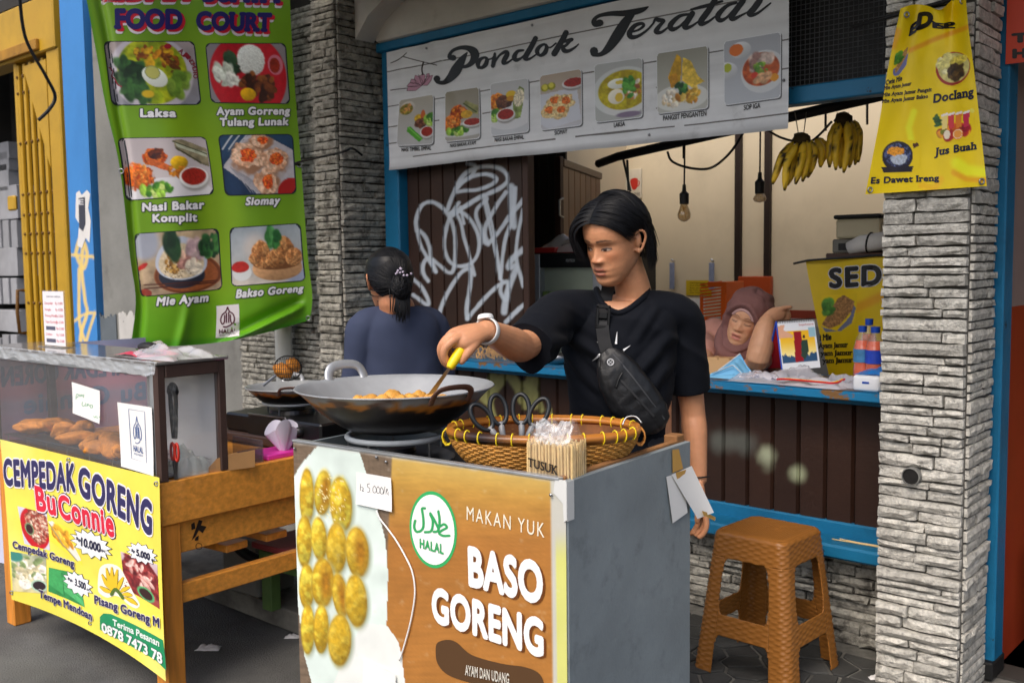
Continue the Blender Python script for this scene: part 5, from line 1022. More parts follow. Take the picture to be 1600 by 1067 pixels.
# ---- wok and burner on the counter
WC = np.array([-.309, 2.60, 0]); RZ = 1.178
WOKV = M('sooty_wok_metal', vc=True, rough=.36, metal=.12, var=.12, scale=12, spec=.5)
BLACKM = M('black_enamel', (18, 18, 19), rough=.3, var=.15)
def wok_at(c, rz, R, name, label, soot=1.0, dark_handle=True, seed=0, ang=129):
    t = thing(name, label, 'wok', frame_at((c[0], c[1], rz - .12 * R / .257))); k = R / .257; h = .12 * k
    prof = [(.0005, .0), (.04, .0005), (.08, .004), (.125, .014), (.165, .038), (.2, .066), (.235, .1), (.251, .115), (.262, .121)]; n = 96
    P = np.array(prof) * k; ip = catmull(P, 6); m = len(ip); I, J = np.meshgrid(np.arange(m), np.arange(n), indexing='ij'); a = 2 * pi * J / n; r, z = ip[I, 0], ip[I, 1]; f = z / h
    nz = fbm(np.cos(a) * 4, np.sin(a) * 4, z * 20, seed, 3); nf = fbm(np.cos(a) * 14, np.sin(a) * 14, z * 50, seed + 3, 2)
    s_ = (1 - sstep(.69, .77, f + .15 * nz + .09 * nf))[..., None]; b = ((1 - sstep(.80, .93, f + .18 * nz + .12 * nf)) * soot * .9)[..., None]; bc_ = np.where((nz > -.25)[..., None], np.array([176., 104, 24]), np.array([84., 54, 40]))
    C1 = np.array([142, 144, 146]) * (1 + .05 * nf)[..., None]; C1 = C1 * (1 - b) + bc_ * b; C1 = C1 * (1 - s_) + np.array([28, 25, 24]) * s_; V1 = np.stack([r * np.cos(a), r * np.sin(a), z], -1)
    r2 = np.maximum(r - .0025, .0004)[::-1]; z2 = (z + .003)[::-1]; V2 = np.stack([r2 * np.cos(a), r2 * np.sin(a), z2], -1); C2 = np.array([146, 150, 154]) * (1 + .05 * fbm(np.cos(a) * 5, np.sin(a) * 5, z2 * 20, seed + 9, 3))[..., None]
    V = np.concatenate([V1.reshape(-1, 3), V2.reshape(-1, 3)]); C = lin(np.clip(np.concatenate([C1.reshape(-1, 3), C2.reshape(-1, 3)]), 0, 255)); m2 = 2 * m
    F = [(i * n + j, i * n + (j + 1) % n, (i + 1) * n + (j + 1) % n, (i + 1) * n + j) for i in range(m2 - 1) for j in range(n)]
    MB().add(V, F, np.array(C)).build('pan', WOKV, t, True)
    R_, k_ = R, k
    for s_, dk in ((0, 0), (1, 1)):
        R, k = R_, k_; a = radians(ang + 180 * s_); d = np.array([cos(a), sin(a), 0]); q = np.array([-sin(a), cos(a), 0]); w = .052 * k; z0 = h - .006 * k; k = k * (.62 if dk else 1); R = R * (1.0 if not dk else 1.015)
        pts = [d * R * .94 + q * w * 1.05 + [0, 0, z0 - .012], d * R * 1.0 + q * w * 1.05 + [0, 0, z0 + .018 * k], d * R * 1.03 + q * w * .75 + [0, 0, z0 + .04 * k], d * R * 1.04 + [0, 0, z0 + .046 * k], d * R * 1.03 - q * w * .75 + [0, 0, z0 + .04 * k], d * R * 1.0 - q * w * 1.05 + [0, 0, z0 + .018 * k], d * R * .94 - q * w * 1.05 + [0, 0, z0 - .012]]
        MB().tube(catmull(pts, 6), .0135 * k, 10, flat=.42, up=d).build('handle', M('wok_handle', (168, 172, 176), rough=.35, metal=.5, var=.08) if not dk else M('brown_handle', (82, 56, 46), rough=.45, var=.15), t, True)
    return t
wk = wok_at(WC, RZ, .257, 'frying_wok', 'wide sooty wok of frying meatballs on the printed counter')
stv = thing('gas_burner', 'black gas burner with pale ring under the frying wok', 'burner', frame_at((WC[0], WC[1], .975)))
MB().lathe([(.0, .004), (.15, .004), (.155, .018), (.13, .03), (.0, .03)], 48).build('base', BLACKM, stv, True, 40)
MB().lathe([(.118, .066), (.132, .068), (.135, .076), (.131, .082), (.117, .08)], 64, close=True).build('pan_ring', M('enamel_ring', (176, 182, 186), rough=.4, var=.1), stv, True)
for i in range(5): a = i * 2 * pi / 5 + .5; MB().tube([(.13 * cos(a), .13 * sin(a), .01), (.13 * cos(a), .13 * sin(a), .068)], .0035, 6).build('ring_leg', STEEL, stv)
MB().lathe([(.0, .045), (.05, .045), (.055, .035), (.05, .03)], 32).build('flame_head', BLACKM, stv)
MB().lathe([(0, RZ - .05), (.195, RZ - .05)], 48, (WC[0], WC[1], 0)).build('frying_oil', M('frying_oil', (150, 104, 30), rough=.08, var=.05), None)
setp(bpy.data.objects['frying_oil'], 'hot golden oil in the frying wok', 'oil')
BATTER = M('fried_batter', (206, 150, 66), rough=.6, var=.3, scale=38, bump=.004, bscale=60, dirt=.35, dcol=(160, 96, 30), dscale=26, rnd=.08)
def lumpy(seed, r, stretch=(1, 1, .85), n=24, m=16, amp=.16):
    def f(d): return 1 + amp * fbm(d[:, 0] * 2.2 + seed, d[:, 1] * 2.2, d[:, 2] * 2.2, seed, 3)
    return MB().ball((0, 0, 0), np.array(stretch) * r, n, m, fn=f)
ballm = []
for i in range(4): me = lumpy(i, 1.0).mesh('meatball', True); me.materials.append(BATTER); ballm.append(me)
def put(me, name, loc, sc, label, cat, group=None, rot=(0, 0, 0)):
    o = bpy.data.objects.new(name, me); COL.objects.link(o); o.location = loc; o.scale = sc if hasattr(sc, '__len__') else (sc,) * 3; o.rotation_euler = rot; return setp(o, label, cat, group)
for i, (u, v, dy, r) in enumerate(((578, 617, .03, .03), (612, 612, .05, .034), (598, 619, -.03, .028), (640, 616, .02, .033), (655, 613, .06, .03), (675, 616, .03, .03), (690, 618, -.02, .028), (560, 620, .05, .026), (625, 620, -.05, .03))):
    p = aty(u, v, 2.6 + dy); p[2] -= r * .8; put(ballm[i % 4], 'fried_meatball', p, r, 'golden meatball frying in the big wok', 'meatball', 'meatballs frying in the wok', (i, i * 2, i))

# ---- basket with scissors
BC = np.array([.072, 2.36, 1.012]); bsk = thing('woven_basket', 'oval woven bamboo basket with yellow ties on the counter', 'basket', frame_at(BC, -4))
BAM = M('woven_bamboo', (190, 136, 62), rough=.5, var=.3, scale=26, dirt=.3, dcol=(96, 54, 22), dscale=20); BAMD = M('bamboo_liner', (110, 66, 30), rough=.7, var=.3, scale=30)
ax, ay, bh = .226, .15, .092
def brad(z): f = z / bh; return .72 + .28 * np.sin(np.clip(f, 0, 1) * pi / 2) ** .8
wv = MB(); nst = 76
for k, z in enumerate(np.arange(.004, bh, .0052)):
    t = np.linspace(0, 2 * pi, 229)[:-1]; r = brad(z); o_ = .0022 * np.sign(np.sin(t * nst / 2 + (k % 2) * pi)) ; P = np.stack([(ax * r + o_) * np.cos(t), (ay * r + o_) * np.sin(t), 0 * t + z], -1); wv.tube(P, .0027, 5, closed=True)
for j in range(nst): t = 2 * pi * (j + .5) / nst; wv.tube([(ax * brad(z) * cos(t), ay * brad(z) * sin(t), z) for z in np.linspace(0, bh, 7)], .002, 4)
w0 = wv.build('weave', BAM, bsk, True); w0['kind'] = 'stuff'
MB().lathe([(0, .003)] + [(brad(z) * .97, z) for z in np.linspace(.003, bh - .004, 8)], 64, sx=ax, sy=ay).build('liner', BAMD, bsk, True)
RIMV = M('bamboo_rim', vc=True, rough=.32, var=.12, scale=18, coat=.2)
def rimcol(t): d = np.exp(-((np.angle(np.exp(1j * (t - 4.05)))) / .33) ** 2); c = np.array([170, 108, 44])[None] * (1 - d[:, None]) + np.array([40, 26, 24])[None] * d[:, None]; return lin(c)
for nm, off, z0, z1 in (('outer_hoop', .004, bh - .016, bh + .008), ('inner_hoop', -.006, bh - .012, bh + .006)):
    t = np.linspace(0, 2 * pi, 97)[:-1]; V, C = [], []
    for dx, z in ((off, z0), (off + .004, (z0 + z1) / 2), (off, z1), (off - .004, (z0 + z1) / 2)): V += [((ax + dx) * cos(a), (ay + dx) * sin(a), z) for a in t]; C += list(rimcol(t))
    n = 96; MB().add(V, [(a * n + j, a * n + (j + 1) % n, (a + 1) % 4 * n + (j + 1) % n, (a + 1) % 4 * n + j) for a in range(4) for j in range(n)], np.array(C)).build(nm, RIMV, bsk, True)
YT = M('yellow_raffia', (226, 200, 30), rough=.5, var=.1)
for i, a in enumerate(np.concatenate([np.linspace(3.7, 5.9, 13), np.linspace(.3, 2.9, 14)])):
    a += random.uniform(-.04, .04); c = np.array([ax * cos(a), ay * sin(a), bh - .004]); d = np.array([cos(a), sin(a), 0]); MB().tube([c + d * .0085 * cos(q) + np.array([0, 0, .0145 * sin(q)]) for q in np.linspace(0, 2 * pi, 13)[:-1]], .0017, 5, closed=True).build('yellow_tie', YT, bsk, True)
for a, s_ in ((pi, 1), (0, 2)):
    kn = MB(); g = np.random.RandomState(s_)
    for i in range(9): c = np.array([(ax + .004) * cos(a), (g.rand() - .5) * .03, bh - .012]); kn.tube([c + np.array([cos(a) * .012 * cos(q), .006 * (g.rand() - .5), .02 * sin(q) - .008]) for q in np.linspace(0, 2 * pi, 11)[:-1]], .002, 5, closed=True)
    kn.build('knot', YT if s_ == 1 else M('rattan_wrap', (186, 124, 56), rough=.5, var=.15), bsk, True)
MB().tube(catmull([BC * 0 + (.19, .02, .095), (.2, .03, .112), (.222, .03, .114), (.236, .02, .1)], 6), .0022, 6).build('wire_loop', STEEL, bsk, True)
def scissors(p, rot, label, hcol=(30, 34, 38)):
    t = thing('kitchen_scissors', label, 'scissors', frame_at(p, rot)); t.rotation_euler = (radians(-16), radians(-20 if rot > 0 else 10), radians(rot))
    for s_ in (-1, 1):
        lp = [(s_ * .023 + .021 * cos(q) * (1 if True else 1) + s_ * .006 * sin(q), 0, .055 + .036 * sin(q)) for q in np.linspace(0, 2 * pi, 25)[:-1]]
        MB().tube(lp, .0074, 8, closed=True, flat=.8).build('handle', M('scissor_plastic', hcol, rough=.4, var=.05), t, True)
        MB().tube([(s_ * .016, 0, .026), (s_ * .009, 0, .0), (s_ * .004, 0, -.03)], [.008, .0075, .005], 8).build('shank', M('scissor_grey', (120, 122, 126), rough=.35, var=.05), t, True)
        MB().beam((s_ * .004, s_ * .002, -.02), (-s_ * .012, s_ * .002, -.11), .014, .0022, .0005, up=(0, 1, 0)).build('blade', STEEL, t)
    return t
scissors(aty(780, 678, 2.40), 20, 'grey handled kitchen scissors leaning in the basket nearer the wok'); scissors(aty(821, 676, 2.41), -12, 'grey handled kitchen scissors standing upright in the basket middle')
# bag of bamboo skewers
sk = thing('skewer_pack', 'clear bag of bamboo skewers printed TUSUK at the counter corner', 'skewers', frame_at((.094, 2.155, .985), -30))
sm = MB(); g = np.random.RandomState(4)
for i in range(15):
    for j in range(9): x, y = -.054 + .0078 * i + .002 * (g.rand() - .5), -.035 + .0085 * j; h = .118 + .012 * g.rand(); sm.tube([(x, y, .0), (x + .003 * (g.rand() - .5), y, h)], .0022, 5)
o = sm.build('skewers', M('bamboo_skewer', (226, 196, 138), rough=.6, var=.15, scale=60), sk); o['kind'] = 'stuff'
CLEAR = film('clear_bag', (240, 242, 244), .05, .08)
def bagfn(U, V):
    a = U * 2 * pi; k = 1 + .05 * fbm(np.cos(a) * 3, np.sin(a) * 3, V * 4, 2); sq = (np.abs(np.cos(a)) ** 4 + np.abs(np.sin(a)) ** 4) ** -.25; top = sstep(.7, 1, V); r = k * (1 - .15 * top)
    return np.stack([(.061 * sq * r) * np.cos(a), (.043 * sq * r) * np.sin(a) * (1 - .75 * top), .004 + V * .165 + .012 * top * fbm(np.cos(a) * 4, np.sin(a) * 4, 3, 3)], -1)
MB().grid(bagfn, 64, 30).build('bag', CLEAR, sk, True)
cr = MB(); cr.grid(lambda U, V: np.stack([-.045 + .085 * U + .01 * fbm(U * 4, V * 4, 0, 5), -.03 + .012 * fbm(U * 8, V * 7, 0, 6) + .03 * V, .118 + .045 * V + .02 * fbm(U * 6, V * 5, 1, 7)], -1), 28, 14); cr.build('crumpled_top', film('crumpled_film', (244, 246, 248), .38, .15), sk)
SP = Surf(lambda u, v: np.stack([-.05 + .09 * np.asarray(u), -.0455 + 0 * np.asarray(u), .098 - .05 * np.asarray(v)], -1), frame_at((.094, 2.155, .985), -30)); mb = MB(); v2, f2_, asp = text2d('TUSUK', 1.05, 0, True)
P = SP.at(np.stack([.06 + v2[:, 0] * .8, .5 - v2[:, 1] * .36 + v2[:, 0] * .25], -1), 1); mb.add(P, f2_, lin((40, 34, 30)))
for i in range(6): P = SP.at(np.stack([.06 + v2[:, 0] * .8 + .01 * cos(i), .5 - v2[:, 1] * .36 + v2[:, 0] * .25 + .015 * sin(i)], -1), 1); mb.add(P, f2_, lin((40, 34, 30)))
mb.build('lettering', PRINT, sk)

# ================================================================== people
def nrm(v): v = np.asarray(v, float); return v / np.linalg.norm(v)
def basis(yaw, pitch, roll=0):
    """axes of a head or trunk: yaw 0 looks at the camera, positive yaw turns to the picture's left; pitch down positive"""
    y, p = radians(yaw), radians(pitch); F = np.array([-sin(y) * cos(p), -cos(y) * cos(p), -sin(p)]); L = nrm(np.cross((0, 0, 1), F)); U = np.cross(F, L)
    r = radians(roll); return nrm(L * cos(r) + U * sin(r)), F, nrm(U * cos(r) - L * sin(r))
def G(a, s): return np.exp(-(a / s) ** 2)
HZ = np.array([.120, .117, .11, .10, .085, .07, .05, .035, .02, .008, -.01, -.03, -.045, -.055, -.066, -.075, -.085, -.095, -.105, -.113, -.119, -.122])
HF = np.array([.004, .018, .038, .055, .071, .080, .0865, .0885, .0865, .0815, .0815, .083, .085, .0865, .085, .084, .0805, .083, .080, .071, .052, .034])
HB = np.array([-.012, -.032, -.056, -.074, -.091, -.099, -.104, -.105, -.104, -.102, -.096, -.086, -.076, -.066, -.052, -.040, -.026, -.012, .0, .012, .022, .028])
HW = np.array([.006, .022, .041, .054, .066, .072, .0750, .0755, .0750, .074, .072, .068, .064, .061, .057, .053, .048, .0415, .033, .0245, .0145, .005])
def head_points(female=False, lids=1.0, mouth=0., jaw=1.0):
    n, m = 150, 180; zs = np.linspace(.1195, -.1215, n); o = np.argsort(HZ); f, b, w = (np.interp(zs, HZ[o], A[o]) for A in (HF, HB, HW))
    w = w * np.where(zs < -.04, 1 + (jaw - 1) * sstep(-.04, -.09, zs) , 1)
    ph = np.linspace(0, 2 * pi, m + 1)[:-1]; C, S = np.cos(ph), np.sin(ph); e = 2 / 2.25
    y = ((f + b) / 2)[:, None] + ((f - b) / 2)[:, None] * np.sign(C) * np.abs(C) ** e; x = w[:, None] * np.sign(S) * np.abs(S) ** e; z = zs[:, None] + 0 * x
    fr = sstep(.1, .6, C)[None] * np.ones_like(x); d = 0
    nh = np.interp(z, [-.045, -.041, -.036, -.030, -.024, -.012, 0, .012, .02], [0, .003, .0145, .0200, .0185, .0115, .0060, .0025, 0]); ns = np.interp(z, [-.04, -.028, 0, .02], [.0108, .0104, .0070, .0065]); d = d + nh * np.exp(-(x / ns) ** 2)
    for s in (-1, 1):
        d = d + .0115 * G(x - s * .0145, .0064) * G(z + .0315, .0068) - .0075 * G(x - s * .031, .017) * G(z - .005, .0105) + .0062 * lids * G(x - s * .0315, .0125) * G(z - .001, .0062) + .0032 * G(x - s * .028, .021) * G(z - .0225, .006) + .0042 * G(x - s * .047, .016) * G(z + .018, .014) - .002 * G(x - s * .03, .008) * G(z + .045, .012)
        d = d - .0016 * G(x - s * .0315, .014) * G(z + .0075, .002)
    d = d + .0048 * G(x, .018) * G(z + .0572, .0042) + .0056 * G(x, .0165) * G(z + .0722 + mouth, .0056) - (.0046 + mouth * .4) * G(x, .0205) * G(z + .0645 + mouth * .4, .0022 + mouth * .5) - .0016 * G(x, .0035) * G(z + .048, .006)
    return np.stack([x, y + d * fr, z], -1)
def head_mb(mb, O, ax, sc=1.0, ears=True, **kw):
    L, F, U = ax; P = head_points(**kw); n, m = P.shape[:2]; Q = P.reshape(-1, 3) * sc
    W = O + Q[:, :1] * L + Q[:, 1:2] * F + Q[:, 2:] * U
    fs = [(i * m + j, i * m + (j + 1) % m, (i + 1) * m + (j + 1) % m, (i + 1) * m + j) for i in range(n - 1) for j in range(m)] + [tuple(range(m))[::-1], tuple((n - 1) * m + j for j in range(m))]
    mb.add(W, fs)
    if ears:
        for s in (-1, 1):
            T = lambda p: O + sc * (p[0] * L * s + p[1] * F + p[2] * U)
            rim = [(.072, .003, -.022), (.079, -.002, -.031), (.085, -.008, -.027), (.091, -.016, -.012), (.096, -.022, .006), (.096, -.019, .021), (.091, -.009, .029), (.083, .001, .024), (.075, .005, .01)]
            mb.tube([T(p) for p in catmull(rim, 5)], .0042 * sc, 8); mb.ball(T((.078, -.009, .002)), (.010 * sc, .012 * sc, .023 * sc), 12, 8); mb.ball(T((.0810, -.002, -.028)), (.006 * sc, .007 * sc, .008 * sc), 10, 8)
    return lambda V: np.stack([(V - O) @ L, (V - O) @ F, (V - O) @ U], -1) / sc
def face_colour(q, base, lip, brow=(34, 24, 20), stubble=0., lash=(28, 18, 16), eye=.4, browz=.0235, browr=.0034):
    """skin tone with lips, brows and lashes; q in head coordinates"""
    x, y, z = q.T; c = np.ones((len(q), 3)) * np.asarray(base, float); fr = sstep(.03, .055, y)
    def mx(m, col): nonlocal c; m = np.clip(m, 0, 1)[:, None]; c = c * (1 - m) + np.asarray(col, float) * m
    c = c * (1 + .06 * fbm(x * 60, y * 60, z * 60, 3) + .05 * fbm(x * 240, y * 240, z * 240, 5))[:, None]
    mx(.35 * fr * (G(np.abs(x) - .04, .02) * G(z + .022, .016) + G(x, .012) * G(z + .032, .01)), np.array(base) * (1.04, .86, .8))
    if stubble: mx(stubble * fr * (G(x, .022) * G(z + .048, .0055) + .4 * G(x, .014) * G(z + .088, .006)), (70, 50, 42))
    mx(fr * sstep(.022, .016, np.abs(x)) * (G(z + .0575, .0042) + G(z + .0715, .0055)) * .8, lip); mx(fr * sstep(.0235, .019, np.abs(x)) * G(z + .0645, .0014) * .9, np.array(lip) * .35)
    for s in (-1, 1):
        xx = (x * s - .0305); bz = browz + .003 * (1 - (xx / .02) ** 2) - .05 * np.maximum(xx - .006, 0); th = browr * (1 - .5 * sstep(-.004, .02, xx)); mx(fr * .88 * sstep(.0215, .018, np.abs(xx)) * sstep(th, th * .4, np.abs(z - bz)) * (.8 + .3 * fbm(x * 300, z * 900, 0, 4)), brow)
        lz = -.0028 + .0028 * (1 - (xx / .0145) ** 2) * (1 if eye > .15 else -.6); w_ = sstep(.0155, .0135, np.abs(xx))
        if eye > .15:
            lz = .0042 * (1 - (xx / .0155) ** 2) - .0012; bz_ = -.0042 * (1 - (xx / .0155) ** 2) - .0012; op = fr * sstep(-.0006, .0008, lz - z) * sstep(-.0006, .0008, z - bz_); mx(op, (196, 178, 168)); mx(op * sstep(.0066, .0052, np.hypot(xx + .0028 * s, (z + .0002))), (24, 15, 13)); mx(.5 * op * sstep(.003, .0, lz - z), (60, 40, 34)); mx(.3 * fr * w_ * G(z - bz_, .0012), np.array(base) * .45)
        mx(fr * w_ * G(z - lz, .0014 if eye < .15 else .0020), lash); mx(.4 * fr * w_ * G(z - lz - .0058, .0012), np.array(base) * .55); mx(.25 * fr * G(xx, .014) * G(z - .0005, .007), np.array(base) * .7)
    mx(fr * .8 * (G(np.abs(x) - .0075, .0032) * G(z + .0395, .0018)), np.array(base) * .25)
    return lin(np.clip(c, 0, 255))
SKIN = M('skin', vc=True, rough=.42, var=.05, scale=40, bump=.0004, bscale=900, sss=.12, spec=.45)
def build_vf(name, V, Fc, mat, parent, col=None, smooth=True):
    me = bpy.data.meshes.new(name); me.from_pydata(V.tolist(), [], Fc)
    if col is not None:
        at = me.attributes.new('col', 'FLOAT_COLOR', 'POINT'); at.data.foreach_set('color', np.concatenate([col, np.ones((len(col), 1))], 1).astype(np.float32).ravel())
    if smooth: me.polygons.foreach_set('use_smooth', [True] * len(Fc))
    me.materials.append(mat); o = bpy.data.objects.new(name, me); COL.objects.link(o); o.parent = parent
    if parent is not None: o.matrix_parent_inverse = parent.matrix_world.inverted()
    return o
def limb(mb, pts, rad, n=18, k=5, sq=1.0, up=None):
    q = catmull(np.concatenate([np.asarray(pts, float), np.asarray(rad, float)[:, None]], 1), k); P, r = q[:, :3], q[:, 3]
    a, b = P[0] - nrm(P[1] - P[0]) * r[0] * .55, P[-1] + nrm(P[-1] - P[-2]) * r[-1] * .55
    P = np.concatenate([[a], P, [b]]); r = np.concatenate([[r[0] * .55], r, [r[-1] * .55]]); mb.tube(P, r, n, flat=sq, up=up); return mb
def rings(mb, R, n=40, ax=None, e=2.4):
    """R: list of (centre, rx, ry); ax = (left, front) directions"""
    L, F = ax; V = []; t = np.linspace(0, 2 * pi, n + 1)[:-1]; C, S = np.cos(t), np.sin(t); C2, S2 = np.sign(C) * np.abs(C) ** (2 / e), np.sign(S) * np.abs(S) ** (2 / e)
    A = np.array([list(c) + [rx, ry] for c, rx, ry in R]); A = catmull(A, 5)
    for q in A: V += list(q[:3] + q[3] * S2[:, None] * L + q[4] * C2[:, None] * F)
    k = len(A); mb.add(V, [(i * n + j, i * n + (j + 1) % n, (i + 1) * n + (j + 1) % n, (i + 1) * n + j) for i in range(k - 1) for j in range(n)] + [tuple(range(n))[::-1], tuple((k - 1) * n + j for j in range(n))]); return mb
def strands(paths, r, mat, name, parent, n=4):
    mb = MB()
    for P in paths: k = len(P); rr = r * np.concatenate([np.linspace(.7, 1, k // 3), np.ones(k - k // 3 - k // 3), np.linspace(1, .15, k // 3)]); mb.tube(P, rr, n, False)
    o = mb.build(name, mat, None, True); o.parent = parent; o.matrix_parent_inverse = parent.matrix_world.inverted(); return o
HAIR = M('black_hair', (17, 18, 22), rough=.42, var=.25, scale=60, spec=.28)

# ---------------- the vendor
ven = thing('person', 'young vendor in black t-shirt stirring the wok with crossbody bag', 'person', frame_at((.30, 2.92, 0)))
TL, TF, TU = basis(14, 0)
T0 = np.array([.316, 2.90, 0]); tp = lambda l, f, z: T0 + TL * l + TF * f + np.array([0, 0, z])
HO = aty(960, 376, 2.83); HAX = basis(47, 19, -3); HSC = 1.0
bd = MB(); loc = head_mb(bd, HO, HAX, HSC, jaw=1.0)
nb_ = aty(990, 470, 2.90)
limb(bd, [HO + HAX[2] * -.03 * HSC - HAX[1] * .030, HO - HAX[2] * .085 - HAX[1] * .030, nb_ + (0, 0, .01), tp(0, -.01, 1.33)], [.047, .048, .055, .085], 24)
rings(bd, [(tp(0, 0, 1.385), .085, .06), (tp(0, 0, 1.35), .135, .08), (tp(0, 0, 1.28), .165, .092), (tp(0, 0, 1.12), .15, .092), (tp(0, 0, .92), .15, .095)], 36, (TL, TF))
# right arm: reaching out over the wok
rsh = aty(872, 486, 2.84); rel = aty(818, 541, 2.62); rwr = aty(757, 516, 2.41)
limb(bd, [tp(-.10, 0, 1.335), rsh, (rsh + rel) / 2 + (0, 0, -.006), rel, rel + (rwr - rel) * .3 + (0, 0, -.004), rel + (rwr - rel) * .75, rwr], [.06, .048, .044, .040, .042, .032, .0255], 20)
h = lambda u, v, d: aty(u, v, d)
limb(bd, [rwr, h(738, 522, 2.385), h(720, 529, 2.37), h(710, 534, 2.365)], [.027, .033, .036, .024], 18, 5, .62, (0.3, -.5, .9))
for i, (M0, P1, P2, T3, r) in enumerate((((708, 532, 2.345), (694, 549, 2.340), (699, 568, 2.352), (709, 574, 2.372), .0098), ((706, 524, 2.362), (689, 543, 2.360), (694, 565, 2.372), (706, 573, 2.388), .0098), ((710, 518, 2.380), (694, 538, 2.380), (697, 560, 2.392), (708, 570, 2.404), .0092), ((718, 515, 2.398), (702, 536, 2.400), (704, 555, 2.408), (713, 564, 2.414), .0082))):
    limb(bd, [h(730, 524, 2.37 + .008 * i), h(*M0), h(*P1), h(*P2), h(*T3)], [r * 1.1, r * 1.12, r, r * .9, r * .78], 12)
limb(bd, [h(748, 526, 2.385), h(737, 543, 2.358), h(729, 554, 2.350), h(720, 566, 2.350)], [.016, .0125, .0105, .0085], 12)
# left arm hanging beside the counter
lsh = aty(1063, 492, 2.90); lel = aty(1082, 640, 2.94); lwr = aty(1092, 752, 2.90)
limb(bd, [tp(.10, 0, 1.335), lsh, (lsh + lel) / 2, lel, lel + (lwr - lel) * .3, lel + (lwr - lel) * .75, lwr], [.06, .046, .042, .037, .038, .029, .0235], 20)
lk = lwr + np.array([-.004, -.022, -.078]); limb(bd, [lwr, lwr + (lk - lwr) * .4, lk], [.025, .036, .036], 16, 5, .5, (1, 0, 0))
for i in range(4): b0 = lk + np.array([.004 * i, .028 - .019 * i, .006 * (i in (1, 2))]); limb(bd, [lk + np.array([0, .02 - .014 * i, .03]), b0, b0 + np.array([.004, -.004, -.04]), b0 + np.array([-.006, -.002, -.066]), b0 + np.array([-.018, 0, -.082 + .006 * (i == 3)])], [.011, .0098, .0088, .008, .007], 10)
limb(bd, [lwr + np.array([0, -.014, -.03]), lwr + np.array([-.008, -.046, -.058]), lwr + np.array([-.012, -.052, -.085]), lwr + np.array([-.014, -.048, -.108])], [.015, .012, .010, .008], 10)
V, Fc = fuse(bd, .0025, 2); q = loc(V); SK = (194, 138, 102); inh = (np.abs(q[:, 0]) < .1) & (np.abs(q[:, 2]) < .13) & (np.abs(q[:, 1]) < .125)
col = lin(np.array(SK) * (1 + .05 * fbm(V[:, 0] * 30, V[:, 1] * 30, V[:, 2] * 30, 2))[:, None]); col[inh] = face_colour(q[inh], SK, (150, 84, 72), stubble=.3, eye=.4, browr=.0046)
body = build_vf('body', V, Fc, SKIN, ven, col)
# t-shirt
SHIRT = M('black_cotton', (15, 18, 25), rough=.8, var=.1, scale=14, sheen=.02, spec=.12, bump=.0006, bscale=500)
ts = MB(); rings(ts, [(tp(0.004, -.012, 1.398), .074, .060), (tp(0.002, -.008, 1.390), .098, .076), (tp(0, 0, 1.362), .140, .094), (tp(0, 0, 1.325), .166, .106), (tp(0, 0, 1.24), .164, .114), (tp(0, 0, 1.13), .150, .114), (tp(-.004, 0, 1.02), .150, .114), (tp(-.004, 0, .90), .156, .118), (tp(-.004, 0, .84), .158, .12)], 48, (TL, TF))
limb(ts, [tp(-.08, 0, 1.345), rsh + (0, 0, -.004), (rsh + rel) / 2 + (0, 0, -.008), rel + (rsh - rel) * .05 + (0, 0, -.012)], [.072, .062, .062, .060], 28)
limb(ts, [rsh + (0, 0, -.03), (rsh + rel) / 2 + (0, 0, -.042), rel + (rsh - rel) * .1 + (0, 0, -.050)], [.05, .046, .042], 20)
limb(ts, [tp(.08, 0, 1.345), lsh + (0, 0, -.008), lsh + (lel - lsh) * .45, lsh + (lel - lsh) * .80], [.072, .060, .057, .056], 28)
V, Fc = fuse(ts, .0055, 5); N = normals_of(V, Fc)
def hem(V, p, n, rad):
    d = (V - p) @ n; m = (d > 0) & (np.linalg.norm(V - p - d[:, None] * n, axis=1) < rad); V[m] -= n * d[m][:, None]; return V
ql = (V - T0) @ TL; qz = V[:, 2]; qf = (V - T0) @ TF
w_ = .0095 * fbm(ql * 6 + qz * 3, qf * 5, qz * 5, 4, 3) + .0075 * (1 - np.abs(fbm(ql * 11 + qz * 14, qf * 6, qz * 4, 8, 2)) * 2.2) * sstep(.95, 1.3, qz)
for (a, b, wd, am) in (((-.16, 1.30), (.02, 1.20), .018, .010), ((-.17, 1.26), (-.02, 1.12), .016, .009), ((.16, 1.30), (.05, 1.17), .018, .010), ((.15, 1.22), (.06, 1.08), .016, .008), ((-.12, 1.05), (.05, 1.00), .016, .008), ((.12, 1.38), (.05, 1.26), .014, .006)):
    p = np.stack([ql, qz], -1); d = np.array(b) - np.array(a); t = np.clip(((p - a) @ d) / (d @ d), 0, 1); D = np.hypot(*(p - np.array(a) - t[:, None] * d).T); w_ = w_ + am * (G(D, wd) - .7 * G(D - wd * 1.3, wd * .7)) * sstep(0, .2, t) * sstep(1, .8, t) * (qf > 0)
V = V + N * (w_ * sstep(1.41, 1.36, qz))[:, None]; V[:, 2] -= .034 * sstep(.0, .07, qf) * G(ql - .008, .062) * sstep(1.33, 1.385, qz); V = hem(V, rel + (rsh - rel) * .10, nrm(rel - rsh), .13); V = hem(V, lsh + (lel - lsh) * .80, nrm(lel - lsh + (0, 0, -.05)), .11)
